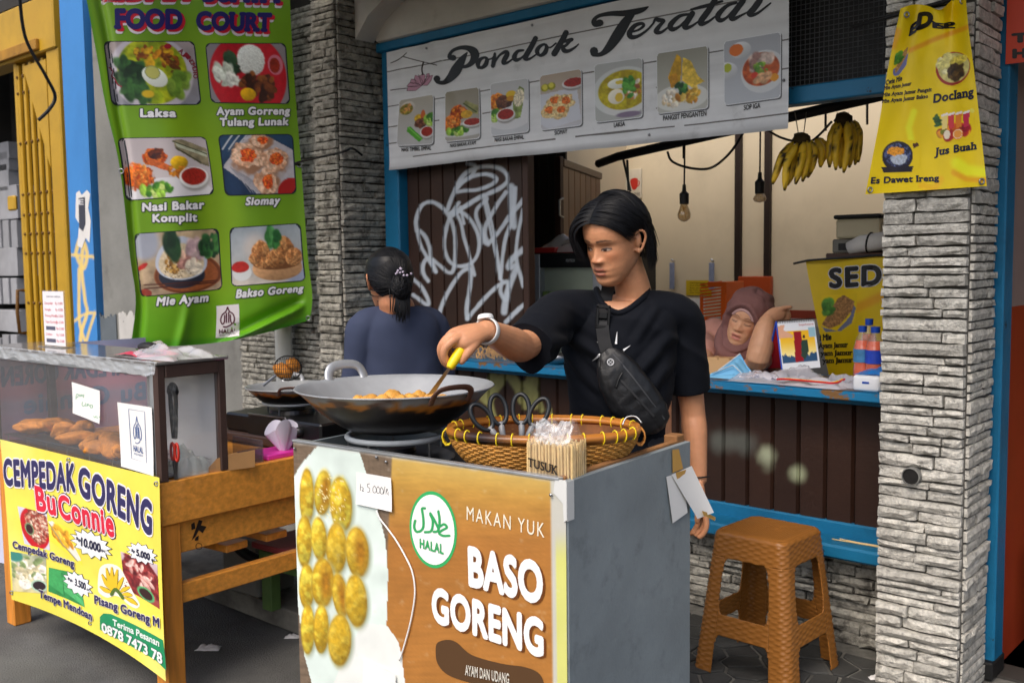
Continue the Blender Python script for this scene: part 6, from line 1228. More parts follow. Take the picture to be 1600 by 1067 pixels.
# neck opening: press the cloth below the collar line
qn = np.stack([ql / .088, (qf - .012) / .085], -1); inside = (np.hypot(*qn.T) < 1) & (qz > 1.375)
tshirt = build_vf('tshirt', V, Fc, SHIRT, ven)
from mathutils.bvhtree import BVHTree
BV = BVHTree.FromPolygons([tuple(p) for p in V], Fc)
def drape(pts, off=.004, bv=None, far=4.5):
    """points on the cloth surface along the lines of sight, lifted off it"""
    out = []
    for u, v in pts:
        d = Vector(nrm(ray(u, v))); hit = (bv or BV).ray_cast(Vector(CAM), d, far); out.append(np.array(hit[0]) + np.array(hit[1]) * off * (1 if np.dot(hit[1], -np.array(d)) > 0 else -1) if hit[0] is not None else (out[-1] if out else aty(u, v, 2.85)))
    return np.array(out)
cl_ = []
for t in np.linspace(0, 2 * pi, 49)[:-1]:
    p = tp(.006 + .074 * sin(t), .004 + .074 * cos(t), 0); hit = BV.ray_cast(Vector((p[0], p[1], 1.6)), Vector((0, 0, -1)), 1); cl_.append(np.array([p[0], p[1], (hit[0].z if hit[0] else 1.39) + .003]))
cl_ = list(catmull(np.array(cl_)[::3], 3, True))
CB = MB().tube(np.array(cl_), .0095, 8, closed=True, flat=1.0); co_ = CB.build('collar', SHIRT, None, True); co_.parent = tshirt; co_.matrix_parent_inverse = tshirt.matrix_world.inverted()
def chd(o, p): o.parent = p; o.matrix_parent_inverse = p.matrix_world.inverted(); return o
# white embroidery on the chest
EMB = M('white_stitching', (214, 216, 220), rough=.8, var=.15, scale=90)
Z7 = lambda x, y: (920 + x * .2436, 440 + y * .2436)
for a, b, w in (((182, 318), (175, 400), 3.2), ((55, 378), (84, 430), 2.6), ((272, 405), (222, 440), 2.8), ((22, 508), (72, 468), 2.6)):
    A, B = np.array(Z7(*a)), np.array(Z7(*b)); t = nrm(B - A); n = np.array([-t[1], t[0]]); m = MB(); pts = [A] + [A + (B - A) * s + n * w * s * .6 for s in (.4, .8, 1)] + [A + (B - A) * s - n * w * s * .6 for s in (1, .8, .4)]
    P = drape(pts, .004); m.add(P, [tuple(range(len(P)))]); chd(m.build('embroidery', EMB, None), tshirt)
# trousers and shoes
TR = M('dark_trousers', (34, 36, 42), rough=.9, var=.12, scale=10); tr = MB(); rings(tr, [(tp(0, 0, 1.0), .15, .11), (tp(0, 0, .9), .158, .115), (tp(0, 0, .82), .155, .11), (tp(0, 0, .78), .15, .10)], 36, (TL, TF))
for s in (-1, 1): limb(tr, [tp(s * .08, 0, .82), tp(s * .088, .004, .6), tp(s * .09, .012, .46), tp(s * .092, -.01, .2), tp(s * .095, -.02, .07)], [.088, .078, .062, .056, .052], 22)
V, Fc = fuse(tr, .009, 4); build_vf('trousers', V, Fc, TR, ven)
for s in (-1, 1): m = MB(); limb(m, [tp(s * .095, -.06, .035), tp(s * .1, .03, .04), tp(s * .108, .14, .03)], [.036, .042, .032], 18, 5, .75, (0, 0, 1)); chd(m.build('shoe', M('black_shoe', (26, 26, 28), rough=.5), None, True), ven)
# wristwatch, bracelet, ring
wd_ = nrm(rel - rwr); m = MB(); a_ = nrm(np.cross(wd_, (0, 0, 1))); b_ = np.cross(wd_, a_); wc = rwr + wd_ * .012
WW = M('white_watch_resin', (214, 216, 216), rough=.4, var=.06)
m.tube([wc + a_ * .0315 * cos(t) + b_ * .0315 * sin(t) for t in np.linspace(0, 2 * pi, 33)[:-1]], .010, 8, closed=True, flat=.28, up=nrm(a_)); watch = chd(m.build('watch_strap', WW, None, True), ven)
up_ = nrm(np.array([-.35, -.45, .82]) - wd_ * np.dot(wd_, (-.35, -.45, .82))); fcx = wc + up_ * .033
m = MB().lathe([(0, .009), (.012, .009), (.0175, .0075), (.02, .003), (.02, -.004), (.0, -.004)], 28); Rm = Vector(up_).to_track_quat('Z', 'Y').to_matrix().to_4x4(); m.xf(Matrix.Translation(Vector(fcx)) @ Rm); wf = chd(m.build('watch_case', WW, None, True, 40), watch)
m = MB().lathe([(0, .0096), (.0105, .0096)], 24).xf(Matrix.Translation(Vector(fcx)) @ Rm); chd(m.build('watch_dial', M('grey_dial', (120, 124, 130), rough=.3), None), watch)
bc = lel + (lwr - lel) * .94; bd_ = nrm(lwr - lel); a_ = nrm(np.cross(bd_, (0, 1, 0))); b_ = np.cross(bd_, a_); m = MB().tube([bc + a_ * .031 * cos(t) + b_ * .029 * sin(t) for t in np.linspace(0, 2 * pi, 25)[:-1]], .0022, 6, closed=True); chd(m.build('bracelet', BLACK, None, True), ven)
# hair: parted in the middle, falling to the jaw
hl = lambda p: HO + HSC * (np.asarray(p)[..., 0:1] * HAX[0] + np.asarray(p)[..., 1:2] * HAX[1] + np.asarray(p)[..., 2:3] * HAX[2])
g = np.random.RandomState(5)
cap = head_points(); m_, n_ = cap.shape[:2]; x, y, z = cap[..., 0], cap[..., 1], cap[..., 2]
hline = np.interp(y, [-.11, -.05, -.02, .0, .02, .045, .07, .09], [-.085, -.075, -.03, .02, .045, .062, .088, .1]); msk = sstep(-.006, .008, z - hline)
cen = np.stack([x * 0, x * 0 - .01, x * 0 + .02], -1); dv = cap - cen; dv /= np.linalg.norm(dv, axis=-1)[..., None]; cp_ = cap + dv * (-.012 + .018 * msk)[..., None]
m = MB(); Q = hl(cp_.reshape(-1, 3)); m.add(Q, [(i * n_ + j, i * n_ + (j + 1) % n_, (i + 1) * n_ + (j + 1) % n_, (i + 1) * n_ + j) for i in range(m_ - 1) for j in range(n_)] + [tuple(range(n_))[::-1]])
chd(m.build('hair_base', HAIR, None, True), ven)
a, b, c = .0865, .113, .105; yc, zc = -.008, .022
def on_head(y, al, s, puff=0.):
    k = np.sqrt(np.maximum(1 - ((y - yc) / (b + puff)) ** 2, .02)); return np.stack([s * (a + puff) * k * np.sin(al), y, zc + (c + puff) * k * np.cos(al)], -1)
def curtain(s, y0, y1, A, hang, puff, n=14, ex=1.5):
    t = np.linspace(0, 1, n); al = np.minimum(t * (A + hang), A); hg = np.maximum(t * (A + hang) - A, 0); yy = y0 + (y1 - y0) * t ** (ex if s > 0 else 1.1); P = on_head(yy, al + .01, s, 0); P2 = on_head(yy, al + .01, s, puff); P = P + (P2 - P) * np.sin(np.minimum(t * 2.2, pi / 2))[:, None]; P[:, 2] -= hg * .1; P[:, 0] += -s * hg * .012; return P
paths = []
for i in range(2400):                      # his left: swept back over the ear
    u = g.rand(); cl = round(u * 34) / 34 + .008 * g.randn(); y0 = .085 - .122 * cl; y1 = .030 - .120 * min(cl * 1.6, 1) - .008 * g.rand(); A = 1.42 + .2 * g.rand(); ln = .75 + .45 * ((round(u * 34) * 7919) % 13) / 13; hang = (.05 + .3 * (cl < .08) * g.rand() + .95 * sstep(.44, .58, cl) * ln) * (.75 + .3 * g.rand()); P = curtain(1, y0, y1, A * (.88 + .12 * sstep(.40, .5, cl)), hang, .001 + .009 * ((round(u * 34) * 3571) % 11) / 11 + .003 * g.rand(), 14, 3 - 1.6 * sstep(0, .4, cl)); P += (g.randn(3) * .004)[None] * np.linspace(0, 1, 14)[:, None] ** 2; paths.append(P)
for i in range(1600):                      # his right: falling forward past the cheek
    u = g.rand(); cl = round(u * 30) / 30 + .008 * g.randn(); y0 = .085 - .122 * cl; y1 = y0 + .016 * (1 - cl) - .03 * cl; A = 1.4 + .15 * g.rand(); hang = (.5 + .4 * cl) * (.7 + .4 * g.rand()); P = curtain(-1, y0, y1, A, hang, .003 + .013 * ((round(u * 30) * 3571) % 11) / 11 + .004 * g.rand()); P += (g.randn(3) * .004)[None] * np.linspace(0, 1, 14)[:, None] ** 2; P[:, 1] += .018 * (1 - cl) * np.sin(np.linspace(0, pi, len(P))); paths.append(P)
for i in range(1300):                       # back of the head
    th = (g.rand() - .5) * 2 * 1.5; r0 = .012 * g.rand(); t = np.linspace(0, 1, 14); D = np.array([sin(th), -cos(th)]); rr = np.sin(np.clip(t * 1.9, 0, pi / 2)); hh = np.cos(np.clip(t * 1.9, 0, pi / 2)); pf = 1.02 + .1 * g.rand(); low = np.maximum(t * 1.9 - pi / 2, 0)
    P = np.stack([D[0] * a * rr * pf, -.02 + D[1] * (b - .02) * rr * pf, zc + c * hh * pf - low * (.26 + .1 * g.rand())], -1); P[:, 1] += .03 * low; paths.append(P)
strands([hl(P) for P in paths], .0013, HAIR, 'hair', ven)

# crossbody bag
bag = thing('crossbody_bag', 'black crossbody pouch with buckle strap worn across the vendor chest', 'bag', frame_at((.36, 2.76, 1.1)))
BAGM = M('black_nylon', (20, 21, 24), rough=.42, var=.15, scale=12, bump=.0012, bscale=70, spec=.5)
A0, A1 = aty(945, 548, 2.755), aty(1032, 672, 2.765); axb = nrm(A1 - A0); LB = np.linalg.norm(A1 - A0); dep = nrm(np.array([.0, -1, .15]) - axb * np.dot(axb, (0, -1, .15))); wid = np.cross(axb, dep)
def bagpt(U, V):
    t = U; a2 = V * 2 * pi; wv_ = np.interp(t, [0, .04, .12, .3, .55, .8, .94, 1], [.014, .030, .046, .064, .071, .064, .046, .014]); dv_ = np.interp(t, [0, .05, .2, .5, .8, .95, 1], [.006, .012, .026, .034, .030, .018, .006])
    c_, s_ = np.cos(a2), np.sin(a2); off = .012 * np.sin(pi * t); k = 1 + .05 * fbm(t * 9, c_ * 2, s_ * 2, 3)
    return A0 + (t * LB)[..., None] * axb + (wv_ * np.sign(s_) * np.abs(s_) ** .8 * k + off)[..., None] * wid + ((dv_ * np.sign(c_) * np.abs(c_) ** .7 + .004 * fbm(t * 14, c_ * 5, s_ * 5, 5)) * k)[..., None] * dep
m = MB(); m.grid(bagpt, 46, 44); pouch = chd(m.build('pouch', BAGM, None, True), bag)
BVB = BVHTree.FromPolygons(m.v, m.f)
def ribbon(px, w, name, mat, par, bv, off=.004, thick=.003):
    P = catmull(drape(px, off, bv), 6); t = np.gradient(P, axis=0); t /= np.linalg.norm(t, axis=1)[:, None]; vw = nrm(CAM - P.mean(0)); n = np.cross(t, vw); n /= np.linalg.norm(n, axis=1)[:, None]
    m = MB(); k = len(P); V = np.concatenate([P + n * w / 2, P - n * w / 2, P - n * w / 2 - vw * thick, P + n * w / 2 - vw * thick]); m.add(V, [(q * k + i, q * k + i + 1, (q + 1) % 4 * k + i + 1, (q + 1) % 4 * k + i) for q in range(4) for i in range(k - 1)]); return chd(m.build(name, mat, None, True, 40), par)
WEB = M('black_webbing', (26, 27, 30), rough=.7, var=.12, scale=60, bump=.0006, bscale=400)
ribbon([(951, 446), (946, 470), (941, 500), (944, 530), (950, 556)], .036, 'strap', WEB, bag, BV, .006)
bp_ = drape([(942, 498)], .012)[0]; Rb = Matrix.Translation(Vector(bp_)) @ Matrix.Rotation(radians(4), 4, 'Y')
PL = M('black_plastic', (24, 25, 27), rough=.35, var=.05)
m = MB(); 
for x0, x1, z0, z1 in ((-.02, -.012, -.03, .03), (.012, .02, -.03, .03), (-.02, .02, .022, .032), (-.02, .02, -.034, -.024), (-.012, .012, -.006, .012)): m.box(x0, x1, -.008, .004, z0, z1, .002)
m.xf(Rb); chd(m.build('buckle', PL, None), bag)
ribbon([(957, 552), (985, 585), (1012, 620), (1038, 655)], .004, 'zipper', M('zip_teeth', (60, 62, 66), rough=.4), pouch, BVB, .002, .002)
ribbon([(968, 592), (985, 610), (1005, 632), (1022, 650)], .006, 'front_zipper', M('zip_tape', (38, 39, 42), rough=.6), pouch, BVB, .002, .002)
ep = drape([(954, 566)], .003, BVB)[0]; m = MB().tube([ep + np.array([.0085 * cos(t), -.001, .0085 * sin(t)]) for t in np.linspace(0, 2 * pi, 21)[:-1]], .0018, 6, closed=True); m.tube([ep + np.array([-.006, -.001, -.006]), ep + np.array([.006, -.001, .006])], .001, 5); m.tube([ep + np.array([-.006, -.001, .006]), ep + np.array([.006, -.001, -.006])], .001, 5); chd(m.build('earphone_port', M('silver_print', (200, 202, 206), rough=.4), None), pouch)
zp = drape([(972, 582), (967, 592), (962, 606)], .006, BVB); m = MB().tube(catmull(zp, 4), .003, 6); chd(m.build('zip_pull', PL, None, True), pouch)

# spatula in his hand
spt = thing('spatula', 'steel spatula with yellow handle held by the vendor over the wok', 'spatula', frame_at(aty(712, 560, 2.37)))
hA, hB, tip = aty(727, 536, 2.365), aty(702, 575, 2.335), aty(673, 616, 2.52)
m = MB().tube(catmull([np.append(hA, .009), np.append(hA + (hB - hA) * .4, .0125), np.append(hA + (hB - hA) * .8, .0115), np.append(hB, .008)], 5)[:, :3], catmull([[.009], [.0125], [.0115], [.008]], 5)[:, 0], 12); chd(m.build('handle', M('yellow_plastic', (236, 206, 20), rough=.35, var=.03), None, True), spt)
dv = nrm(tip - hB); sd_ = nrm(np.cross(dv, (0, -.6, 1))); m = MB(); w0, w1 = .006, .011
m.add([hB - sd_ * w0, hB + sd_ * w0, tip + sd_ * w1, tip - sd_ * w1] + [p + np.array([0, .0016, -.0004]) for p in (hB - sd_ * w0, hB + sd_ * w0, tip + sd_ * w1, tip - sd_ * w1)], [(0, 1, 2, 3), (7, 6, 5, 4), (0, 4, 5, 1), (1, 5, 6, 2), (2, 6, 7, 3), (3, 7, 4, 0)]); chd(m.build('blade', STEEL, None), spt)

# ================================================================== the fritter cart
PINE = M('varnished_pine', (222, 148, 60), rough=.4, var=.22, scale=4, stretch=((1.2, 14, 14), radians(-50)), coat=.25, wear=((214, 180, 120), .07, 8), dirt=.25, dcol=(120, 64, 20), dscale=3)
PINEV = M('varnished_pine_post', (212, 136, 52), rough=.42, var=.22, scale=5, stretch=((9, 9, .8),), coat=.2, wear=((214, 180, 120), .10, 7))
FRAMEB = M('brown_frame', (70, 52, 46), rough=.5, var=.15, scale=10)
cart = thing('fritter_cart', 'wooden street cart with glass display case and yellow banner', 'cart', CA)
TZ, LX, DY = .765, -1.33, .72
MB().box(LX, .0, .0, DY, TZ - .02, TZ - .001, .002).build('table_top', PINE, cart)
MB().box(-.022, .006, -.004, DY, TZ - .148, TZ - .001 + .004, .004).build('side_rail', PINE, cart)
MB().box(LX, -.023, .012, .034, TZ - .14, TZ - .021, .003).build('front_rail', PINE, cart)
MB().box(-.045, -.02, .035, DY, TZ - .262, TZ - .15, .004).build('lower_rail', PINE, cart)
for x in (-.04, LX + .12):
    for y in (.038, DY - .04): MB().box(x - .036, x + .036, y - .036, y + .036, 0, TZ - .15 if x > -.1 else TZ - .021, .004).build('leg', PINEV, cart)
MB().box(-.052, -.016, .075, DY - .07, .325, .395, .004).build('stretcher', PINE, cart)
MB().beam((LX + .16, .25, .46), (-.06, .34, .46), .10, .028, .003).build('under_shelf_board', PINE, cart)
MB().beam((LX + .16, .5, .46), (-.06, .52, .46), .10, .028, .003).build('under_shelf_board', PINE, cart)
mb = MB(); Ssd = Surf(lambda u, v: np.stack([-.0195 + 0 * np.asarray(u), DY * np.asarray(u), TZ - .15 - .112 * np.asarray(v)], -1), CA)
Zc = lambda x, y: (240 + x * .3438, 700 + y * .3439)
for L in ([(170, 345), (185, 335), (190, 365), (172, 372)], [(205, 325), (222, 330), (215, 350), (240, 355), (222, 385), (205, 372), (190, 400), (172, 420), (186, 380)], [(190, 405), (205, 395), (202, 418), (186, 420)]): Ssd.poly(mb, [Zc(*p) for p in L], (40, 26, 18), 1)
Ssd.stroke(mb, [Zc(*p) for p in ((192, 440), (202, 430), (216, 436), (218, 452), (204, 460), (192, 450), (192, 440))], .9, (50, 30, 18), 1); mb.build('burn_mark', M('ink_mark', vc=True, rough=.7, var=.1), cart)
# yellow banner on the front
SCa = Surf(lambda u, v: cart_fn(np.asarray(u, float), np.asarray(v, float)), CA)if False else None
def cart_fn(u, v):
    u, v = np.asarray(u, float), np.asarray(v, float); T = np.stack([0 + 249 * u, 686 + 60 * u], -1); B = np.stack([18 + 241 * u, 936 + 74 * u + 54 * u ** 2.2], -1); p = T + (B - T) * v[..., None]; p[..., 0] += 6 * np.sin(pi * np.clip(v, 0, 1)) * (1 - u) * .3 - 5 * np.sin(pi * v) * u * .2
    d = -.012 - .014 * np.sin(u * 7 + v * 2) * v - .010 * fbm(u * 4, v * 3, 0, 5) * v - .03 * v
    rr = FWD + RT * ((p[..., 0:1] - 800) / FPX) + UP * ((533.5 - p[..., 1:2]) / FPX); t = ((CA.o - CAM) @ CA.N + d) / (rr @ CA.N); return CAM + rr * t[..., None]
SCa = Surf(cart_fn, WORLD)
cbn = thing('cart_banner', 'yellow banner reading Cempedak Goreng Bu Connie on the cart front', 'banner')
mb = MB(); SCa.paintpx(mb, lambda cv: setattr(cv, 'I', (np.zeros(cv.U.shape + (3,)) + (234, 220, 88)) * (1 + .05 * fbm(cv.U * 4, cv.V * 5, 0, 2))[..., None] + np.array([0, 6, 30]) * sstep(.0, .6, fbm(cv.U * 2, cv.V * 2, 3, 4))[..., None]), 60, 60); mb.build('sheet', PRINT, cbn, True)
Q6 = lambda x, y: (x * .18745, 690 + y * .18745); Q7 = lambda x, y: (x * .2220, 830 + y * .2221); NV = (52, 48, 92)
mb = MB(); SCa.text(mb, 'CEMPEDAK', Q6(45, 352), Q6(632, 408), Q6(34, 150), NV, 3, bold=.07, outline=.06, ocol=(236, 232, 236), spacing=1.1); SCa.text(mb, 'GORENG', Q6(668, 432), Q6(1268, 772), Q6(664, 210), NV, 3, bold=.07, outline=.06, ocol=(236, 232, 236), spacing=1.1); mb.build('title', PRINT, cbn)
mb = MB(); 
for st, a, b, c in (('Bu', (320, 562), (472, 606), (300, 372)), ('Connie', (508, 622), (958, 788), (490, 440))): SCa.text(mb, st, Q6(*a), Q6(*b), Q6(*c), (212, 40, 64), 4, bold=.06, outline=.06, ocol=(240, 226, 232), shadow=None, serif=False, spacing=1.12); SCa.text(mb, st, Q6(*a), Q6(*b), Q6(*c), (44, 34, 70), 1, bold=.165, spacing=1.12)
mb.build('name_lettering', PRINT, cbn)
def redplate(cv): cv.bg((206, 206, 220)); cv.e(.52, .5, .42, .56, (190, 30, 40), soft=.03); cv.e(.6, .42, .34, .46, (186, 130, 110), wob=.2, tex=.5, ts=18, c2=(140, 60, 50)); cv.dots(50, .62, .45, .3, .4, ((226, 206, 186), (150, 70, 56), (206, 170, 150)), .015, .04, 2); cv.e(.3, .55, .13, .16, (120, 150, 110), soft=.04); cv.e(.3, .55, .1, .13, (60, 34, 34))
def fritterplate(cv): cv.bg((240, 222, 70)); cv.poly([(.02, .1), (.2, .0), (.8, .45), (1, .85), (.8, 1), (.3, .7)], (226, 226, 216)); cv.dots(30, .48, .45, .5, .28, ((226, 170, 50), (206, 140, 36), (236, 190, 76)), .07, .13, 3, 1.4); cv.line([(.05, .2), (.4, .75), (.85, 1)], .03, (150, 140, 110))
def tempe(cv): cv.bg((170, 176, 150), (206, 196, 150), tex=.2); cv.dots(70, .5, .45, .5, .4, ((226, 222, 206), (196, 186, 150), (130, 150, 100), (240, 236, 226)), .03, .08, 4, 1.8); cv.e(.12, .1, .2, .14, (60, 130, 120), soft=.2); cv.e(.78, .8, .22, .16, (176, 206, 186), soft=.04); cv.e(.78, .8, .17, .12, (50, 36, 44))
def redcake(cv): cv.bg((206, 190, 196), (150, 60, 56)); cv.e(.5, .5, .6, .5, (140, 50, 50), wob=.3, tex=.4, ts=9, c2=(110, 40, 44)); cv.dots(24, .5, .4, .4, .3, ((206, 150, 140), (170, 84, 80), (226, 186, 176)), .02, .06, 5, 2.2); cv.e(.62, .84, .26, .16, (90, 170, 110), soft=.04); cv.e(.62, .84, .2, .12, (56, 36, 34))
def leafcake(cv): cv.bg((60, 150, 84), (50, 136, 76), tex=.12); cv.poly([(0, 0), (.42, .08), (.42, .9), (.0, .7)], (70, 166, 96), tex=.1); cv.poly([(.42, .25), (1, .5), (1, 1), (.42, .75)], (84, 180, 110), tex=.1); cv.line([(.42, .1), (.44, .9)], .012, (36, 100, 56)); cv.line([(.45, .5), (1, .8)], .012, (40, 110, 60))
for fn, qd, f in ((redplate, [(147, 535), (392, 600), (418, 905), (205, 850)], Q6), (fritterplate, [(395, 640), (620, 740), (690, 1030), (425, 830)], Q6), (tempe, [(75, 140), (325, 182), (332, 440), (92, 420)], Q7), (leafcake, [(345, 252), (560, 300), (598, 532), (342, 420)], Q7), (redcake, [(850, 140), (1108, 232), (1125, 545), (880, 400)], Q7)):
    mb = MB(); SCa.picture(mb, [f(*p) for p in qd], fn, 48, 48, 1); mb.build('dish_photo', PRINT, cbn)
mb = MB(); bo = Q7(820, 420)
SCa.poly(mb, [Q7(*p) for p in ((690, 400), (700, 270), (740, 230), (800, 230), (850, 260), (890, 330), (940, 430), (985, 510), (960, 540), (900, 510), (860, 470), (810, 450), (760, 465), (710, 440))], (236, 236, 220), 1, smooth=3)
for (x0, y0), (x1, y1) in (((800, 430), (705, 385)), ((805, 425), (720, 300)), ((810, 420), (752, 255)), ((815, 415), (790, 250)), ((822, 418), (830, 265)), ((832, 422), (872, 320)), ((842, 430), (918, 390)), ((860, 440), (935, 450)), ((875, 460), (970, 515))):
    p, q = np.array((x0, y0)), np.array((x1, y1)); mid = (p + q) / 2; SCa.stroke(mb, [Q7(*p), Q7(*(mid + (p - q)[::-1] * (-.05, .05))), Q7(*q)], [1.5, 7.5, 3], (90, 84, 30), 2, 5, False); SCa.stroke(mb, [Q7(*p), Q7(*(mid + (p - q)[::-1] * (-.05, .05))), Q7(*q)], [1.2, 6.2, 2.4], (230, 190, 44), 3, 5, False)
SCa.stroke(mb, [Q7(790, 440), Q7(815, 405), Q7(845, 430), Q7(870, 465)], 5, (84, 110, 44), 4); mb.build('banana_print', PRINT, cbn)
def burst(mb, f, c, rx, ry, n, skew, txts):
    pts = []
    for i in range(2 * n): t = 2 * pi * i / (2 * n); r = 1.0 if i % 2 else .74; pts.append(f(c[0] + rx * r * cos(t), c[1] + ry * r * sin(t) + skew * rx * r * cos(t)))
    P = np.array(pts); m_ = P.mean(0); SCa.poly(mb, [tuple(m_ + (p - m_) * 1.07) for p in P], (40, 40, 56), 2); SCa.poly(mb, pts, (236, 238, 240), 3)
    for st, a, b, h, bo_ in txts: SCa.text(mb, st, f(*a), f(*b), f(a[0], a[1] - h), (40, 40, 66), 4, bold=bo_)
for args in ((Q6, (765, 855), 172, 112, 14, .36, (('Rp', (645, 812), (680, 828), 24, .06), ('10.000', (686, 862), (845, 918), 66, .06), ('/PC', (848, 912), (895, 928), 22, .03))), (Q6, (1188, 930), 128, 84, 12, .3, (('Rp', (1106, 912), (1132, 920), 22, .05), ('5.000', (1146, 944), (1256, 984), 52, .06), ('/PC', (1268, 988), (1300, 998), 20, .03))), (Q7, (552, 368), 105, 80, 12, .42, (('Rp.', (486, 338), (522, 352), 18, .05), ('3.500', (534, 376), (610, 410), 46, .05), ('/PC', (616, 412), (640, 424), 16, .03)))):
    mb = MB(); burst(mb, *args); mb.build('price_burst', PRINT, cbn)
mb = MB()
for st, f, a, b, c in (('Cempedak Goreng', Q6, (118, 880), (626, 1042), (116, 824)), ('Tempe Mendoan', Q7, (285, 458), (655, 622), (283, 408)), ('Pisang Goreng M', Q7, (676, 502), (1128, 672), (674, 448))): SCa.text(mb, st, f(*a), f(*b), f(*c), NV, 5, bold=.07, outline=.05, ocol=(236, 234, 226), spacing=1.06)
mb.build('dish_name', PRINT, cbn)
mb = MB(); SCa.poly(mb, [Q7(*p) for p in ((705, 600), (730, 575), (780, 578), (950, 655), (1148, 762), (1165, 880), (1172, 975), (1100, 905), (1000, 845), (860, 770), (706, 690))], (36, 140, 92), 2); SCa.text(mb, 'Terima Pesanan', Q7(800, 656), Q7(1125, 806), Q7(800, 614), (226, 236, 230), 3, bold=.04); SCa.text(mb, '0878 7473 78', Q7(725, 702), Q7(1146, 930), Q7(722, 640), (226, 232, 228), 3, bold=.05, outline=.04, ocol=(60, 80, 90)); mb.build('phone_panel', PRINT, cbn)
for u, v in ((245, 755), (108, 718), (19, 925), (142, 972)): q = SCa.fn(*SCa.uv([(u, v)])[0]); MB().tube([(q[0] + .007 * cos(t), q[1] - .004, q[2] + .007 * sin(t)) for t in np.linspace(0, 2 * pi, 13)[:-1]], .0025, 6, closed=True).build('eyelet', STEEL, cbn, True)
# the display case
gz0, gz1, gd = TZ + .004, 1.168, .27
CASEGL = film('case_glass', (226, 232, 236), .05, .03)
cs = thing('glass_display_case', 'glass display case of fritters standing on the cart', 'display case', CA)
MB().box(-.022, .008, .0, .03, gz0, gz1, .003).build('corner_post', FRAMEB, cs); MB().box(-.045, -.0225, .002, .016, gz0, gz1 - .005, .002).build('aluminium_post', ALU, cs)
MB().box(LX + .04, LX + .07, .0, .03, gz0, gz1, .003).build('corner_post', FRAMEB, cs)
MB().box(-.024, .006, gd - .03, gd, gz0, gz1, .003).build('corner_post', FRAMEB, cs); MB().box(LX + .04, LX + .07, gd - .03, gd, gz0, gz1, .003).build('corner_post', FRAMEB, cs)
MB().box(-.022, .01, .031, gd - .031, gz1 - .045, gz1 - .001, .003).build('top_rail', FRAMEB, cs); MB().box(LX + .071, -.046, .0, .022, gz1 - .04, gz1 - .001, .003).build('top_rail', ALU, cs)
MB().box(LX + .03, .014, -.006, gd + .01, gz1, gz1 + .012, .003).build('roof_panel', M('glossy_smoked_top', (110, 108, 106), rough=.08, var=.05, spec=.8), cs)
MB().box(LX + .071, -.046, .004, .008, gz0 + .01, gz1 - .041).build('front_pane', CASEGL, cs); MB().box(-.010, -.006, .031, gd - .031, gz0 + .01, gz1 - .046).build('side_pane', CASEGL, cs)
MB().box(-.5, -.03, gd - .012, gd - .008, gz0, gz1 - .002).build('back_sheet', M('milky_sheet', (214, 216, 220), rough=.5, var=.05), cs)
fm = MB(); fm.grid(lambda U, V: np.stack([LX + .04 + (1.30) * U, -.004 - .006 * np.abs(fbm(U * 26, V * 3, 0, 3)) - .004 * V, gz1 + .014 - .045 * V - .012 * V * fbm(U * 20, 0, 0, 6)], -1), 120, 5); fm.build('wrap_film', film('wrap_film', (236, 240, 244), .3, .18), cs)
rk = MB()
for x in np.arange(LX + .08, -.06, .02): rk.tube([(x, .03, gz0 + .035), (x, gd - .02, gz0 + .035)], .0012, 4, False)
for y in (.05, .12, .2): rk.tube([(LX + .08, y, gz0 + .037), (-.06, y, gz0 + .037)], .0018, 4, False)
for x in np.linspace(LX + .08, -.06, 8): rk.tube([(x, .05, gz0), (x, .05, gz0 + .037)], .002, 4); rk.tube([(x, .2, gz0), (x, .2, gz0 + .037)], .002, 4)
rkt = thing('cooling_rack', 'thin wire cooling rack under the fritters in the display case', 'rack', CA); o = rk.build('wires', STEEL, rkt); o['kind'] = 'stuff'
MB().box(LX + .075, -.05, .03, gd - .03, gz0, gz0 + .006, .002).build('tray', STEEL, rkt)
FRT = M('fritter_crust', (206, 132, 44), rough=.6, var=.35, scale=30, bump=.006, bscale=45, dirt=.35, dcol=(140, 76, 20), dscale=18, rnd=.1)
frm = []
for i in range(4): me = lumpy(20 + i, 1.0, (1.5, .8, .55), 28, 18, .28).mesh('fritter', True); me.materials.append(FRT); frm.append(me)
for i, (u, v, d_, s_) in enumerate(((55, 682, .12, .055), (90, 676, .17, .06), (128, 672, .18, .06), (122, 702, .09, .05), (150, 706, .10, .052), (178, 708, .08, .058), (160, 712, .06, .045), (192, 718, .06, .04), (100, 700, .14, .05))):
    p = fpl(u, v, d_, CA); p[2] = gz0 + .04 + s_ * .5; put(frm[i % 4], 'fritter', CA.w(p[None])[0], s_, 'golden fried fritter on the rack in the display case', 'fritter', 'fritters in the display case', (.1 * i, .2 * (i % 3), i * 1.1))
# cards on the glass
SGl = Surf(lambda u, v: np.stack([LX + 1.33 * np.asarray(u), 0 * np.asarray(u) + .002, gz1 - .41 * np.asarray(v)], -1), CA)
def wcard(S, mb):
    gr2 = (40, 150, 90); zz = lambda L: [(x * .1686, 540 + y * .1687) for x, y in L]
    for L in ([(705, 495), (708, 455), (725, 450), (722, 475), (706, 478)], [(735, 450), (742, 472), (752, 450)], [(756, 470), (760, 452), (770, 472)], [(778, 450), (776, 482)], [(770, 520), (760, 540), (772, 562), (785, 550)], [(795, 530), (790, 555), (802, 556)], [(810, 536), (808, 560), (820, 540), (830, 562)], [(840, 545), (838, 570), (855, 575), (858, 552), (842, 548)], [(868, 650), (880, 668), (890, 650)], [(900, 652), (898, 668), (910, 668)], [(918, 656), (930, 668)]): S.stroke(mb, zz(L), .8, gr2, 1, 3, False)
zq = lambda L: [(x * .1686, 540 + y * .1687) for x, y in L]
cardlike(SGl, zq([(672, 335), (942, 415), (948, 720), (690, 622)]), 'white card with green handwriting stuck on the display case glass', draw=wcard)
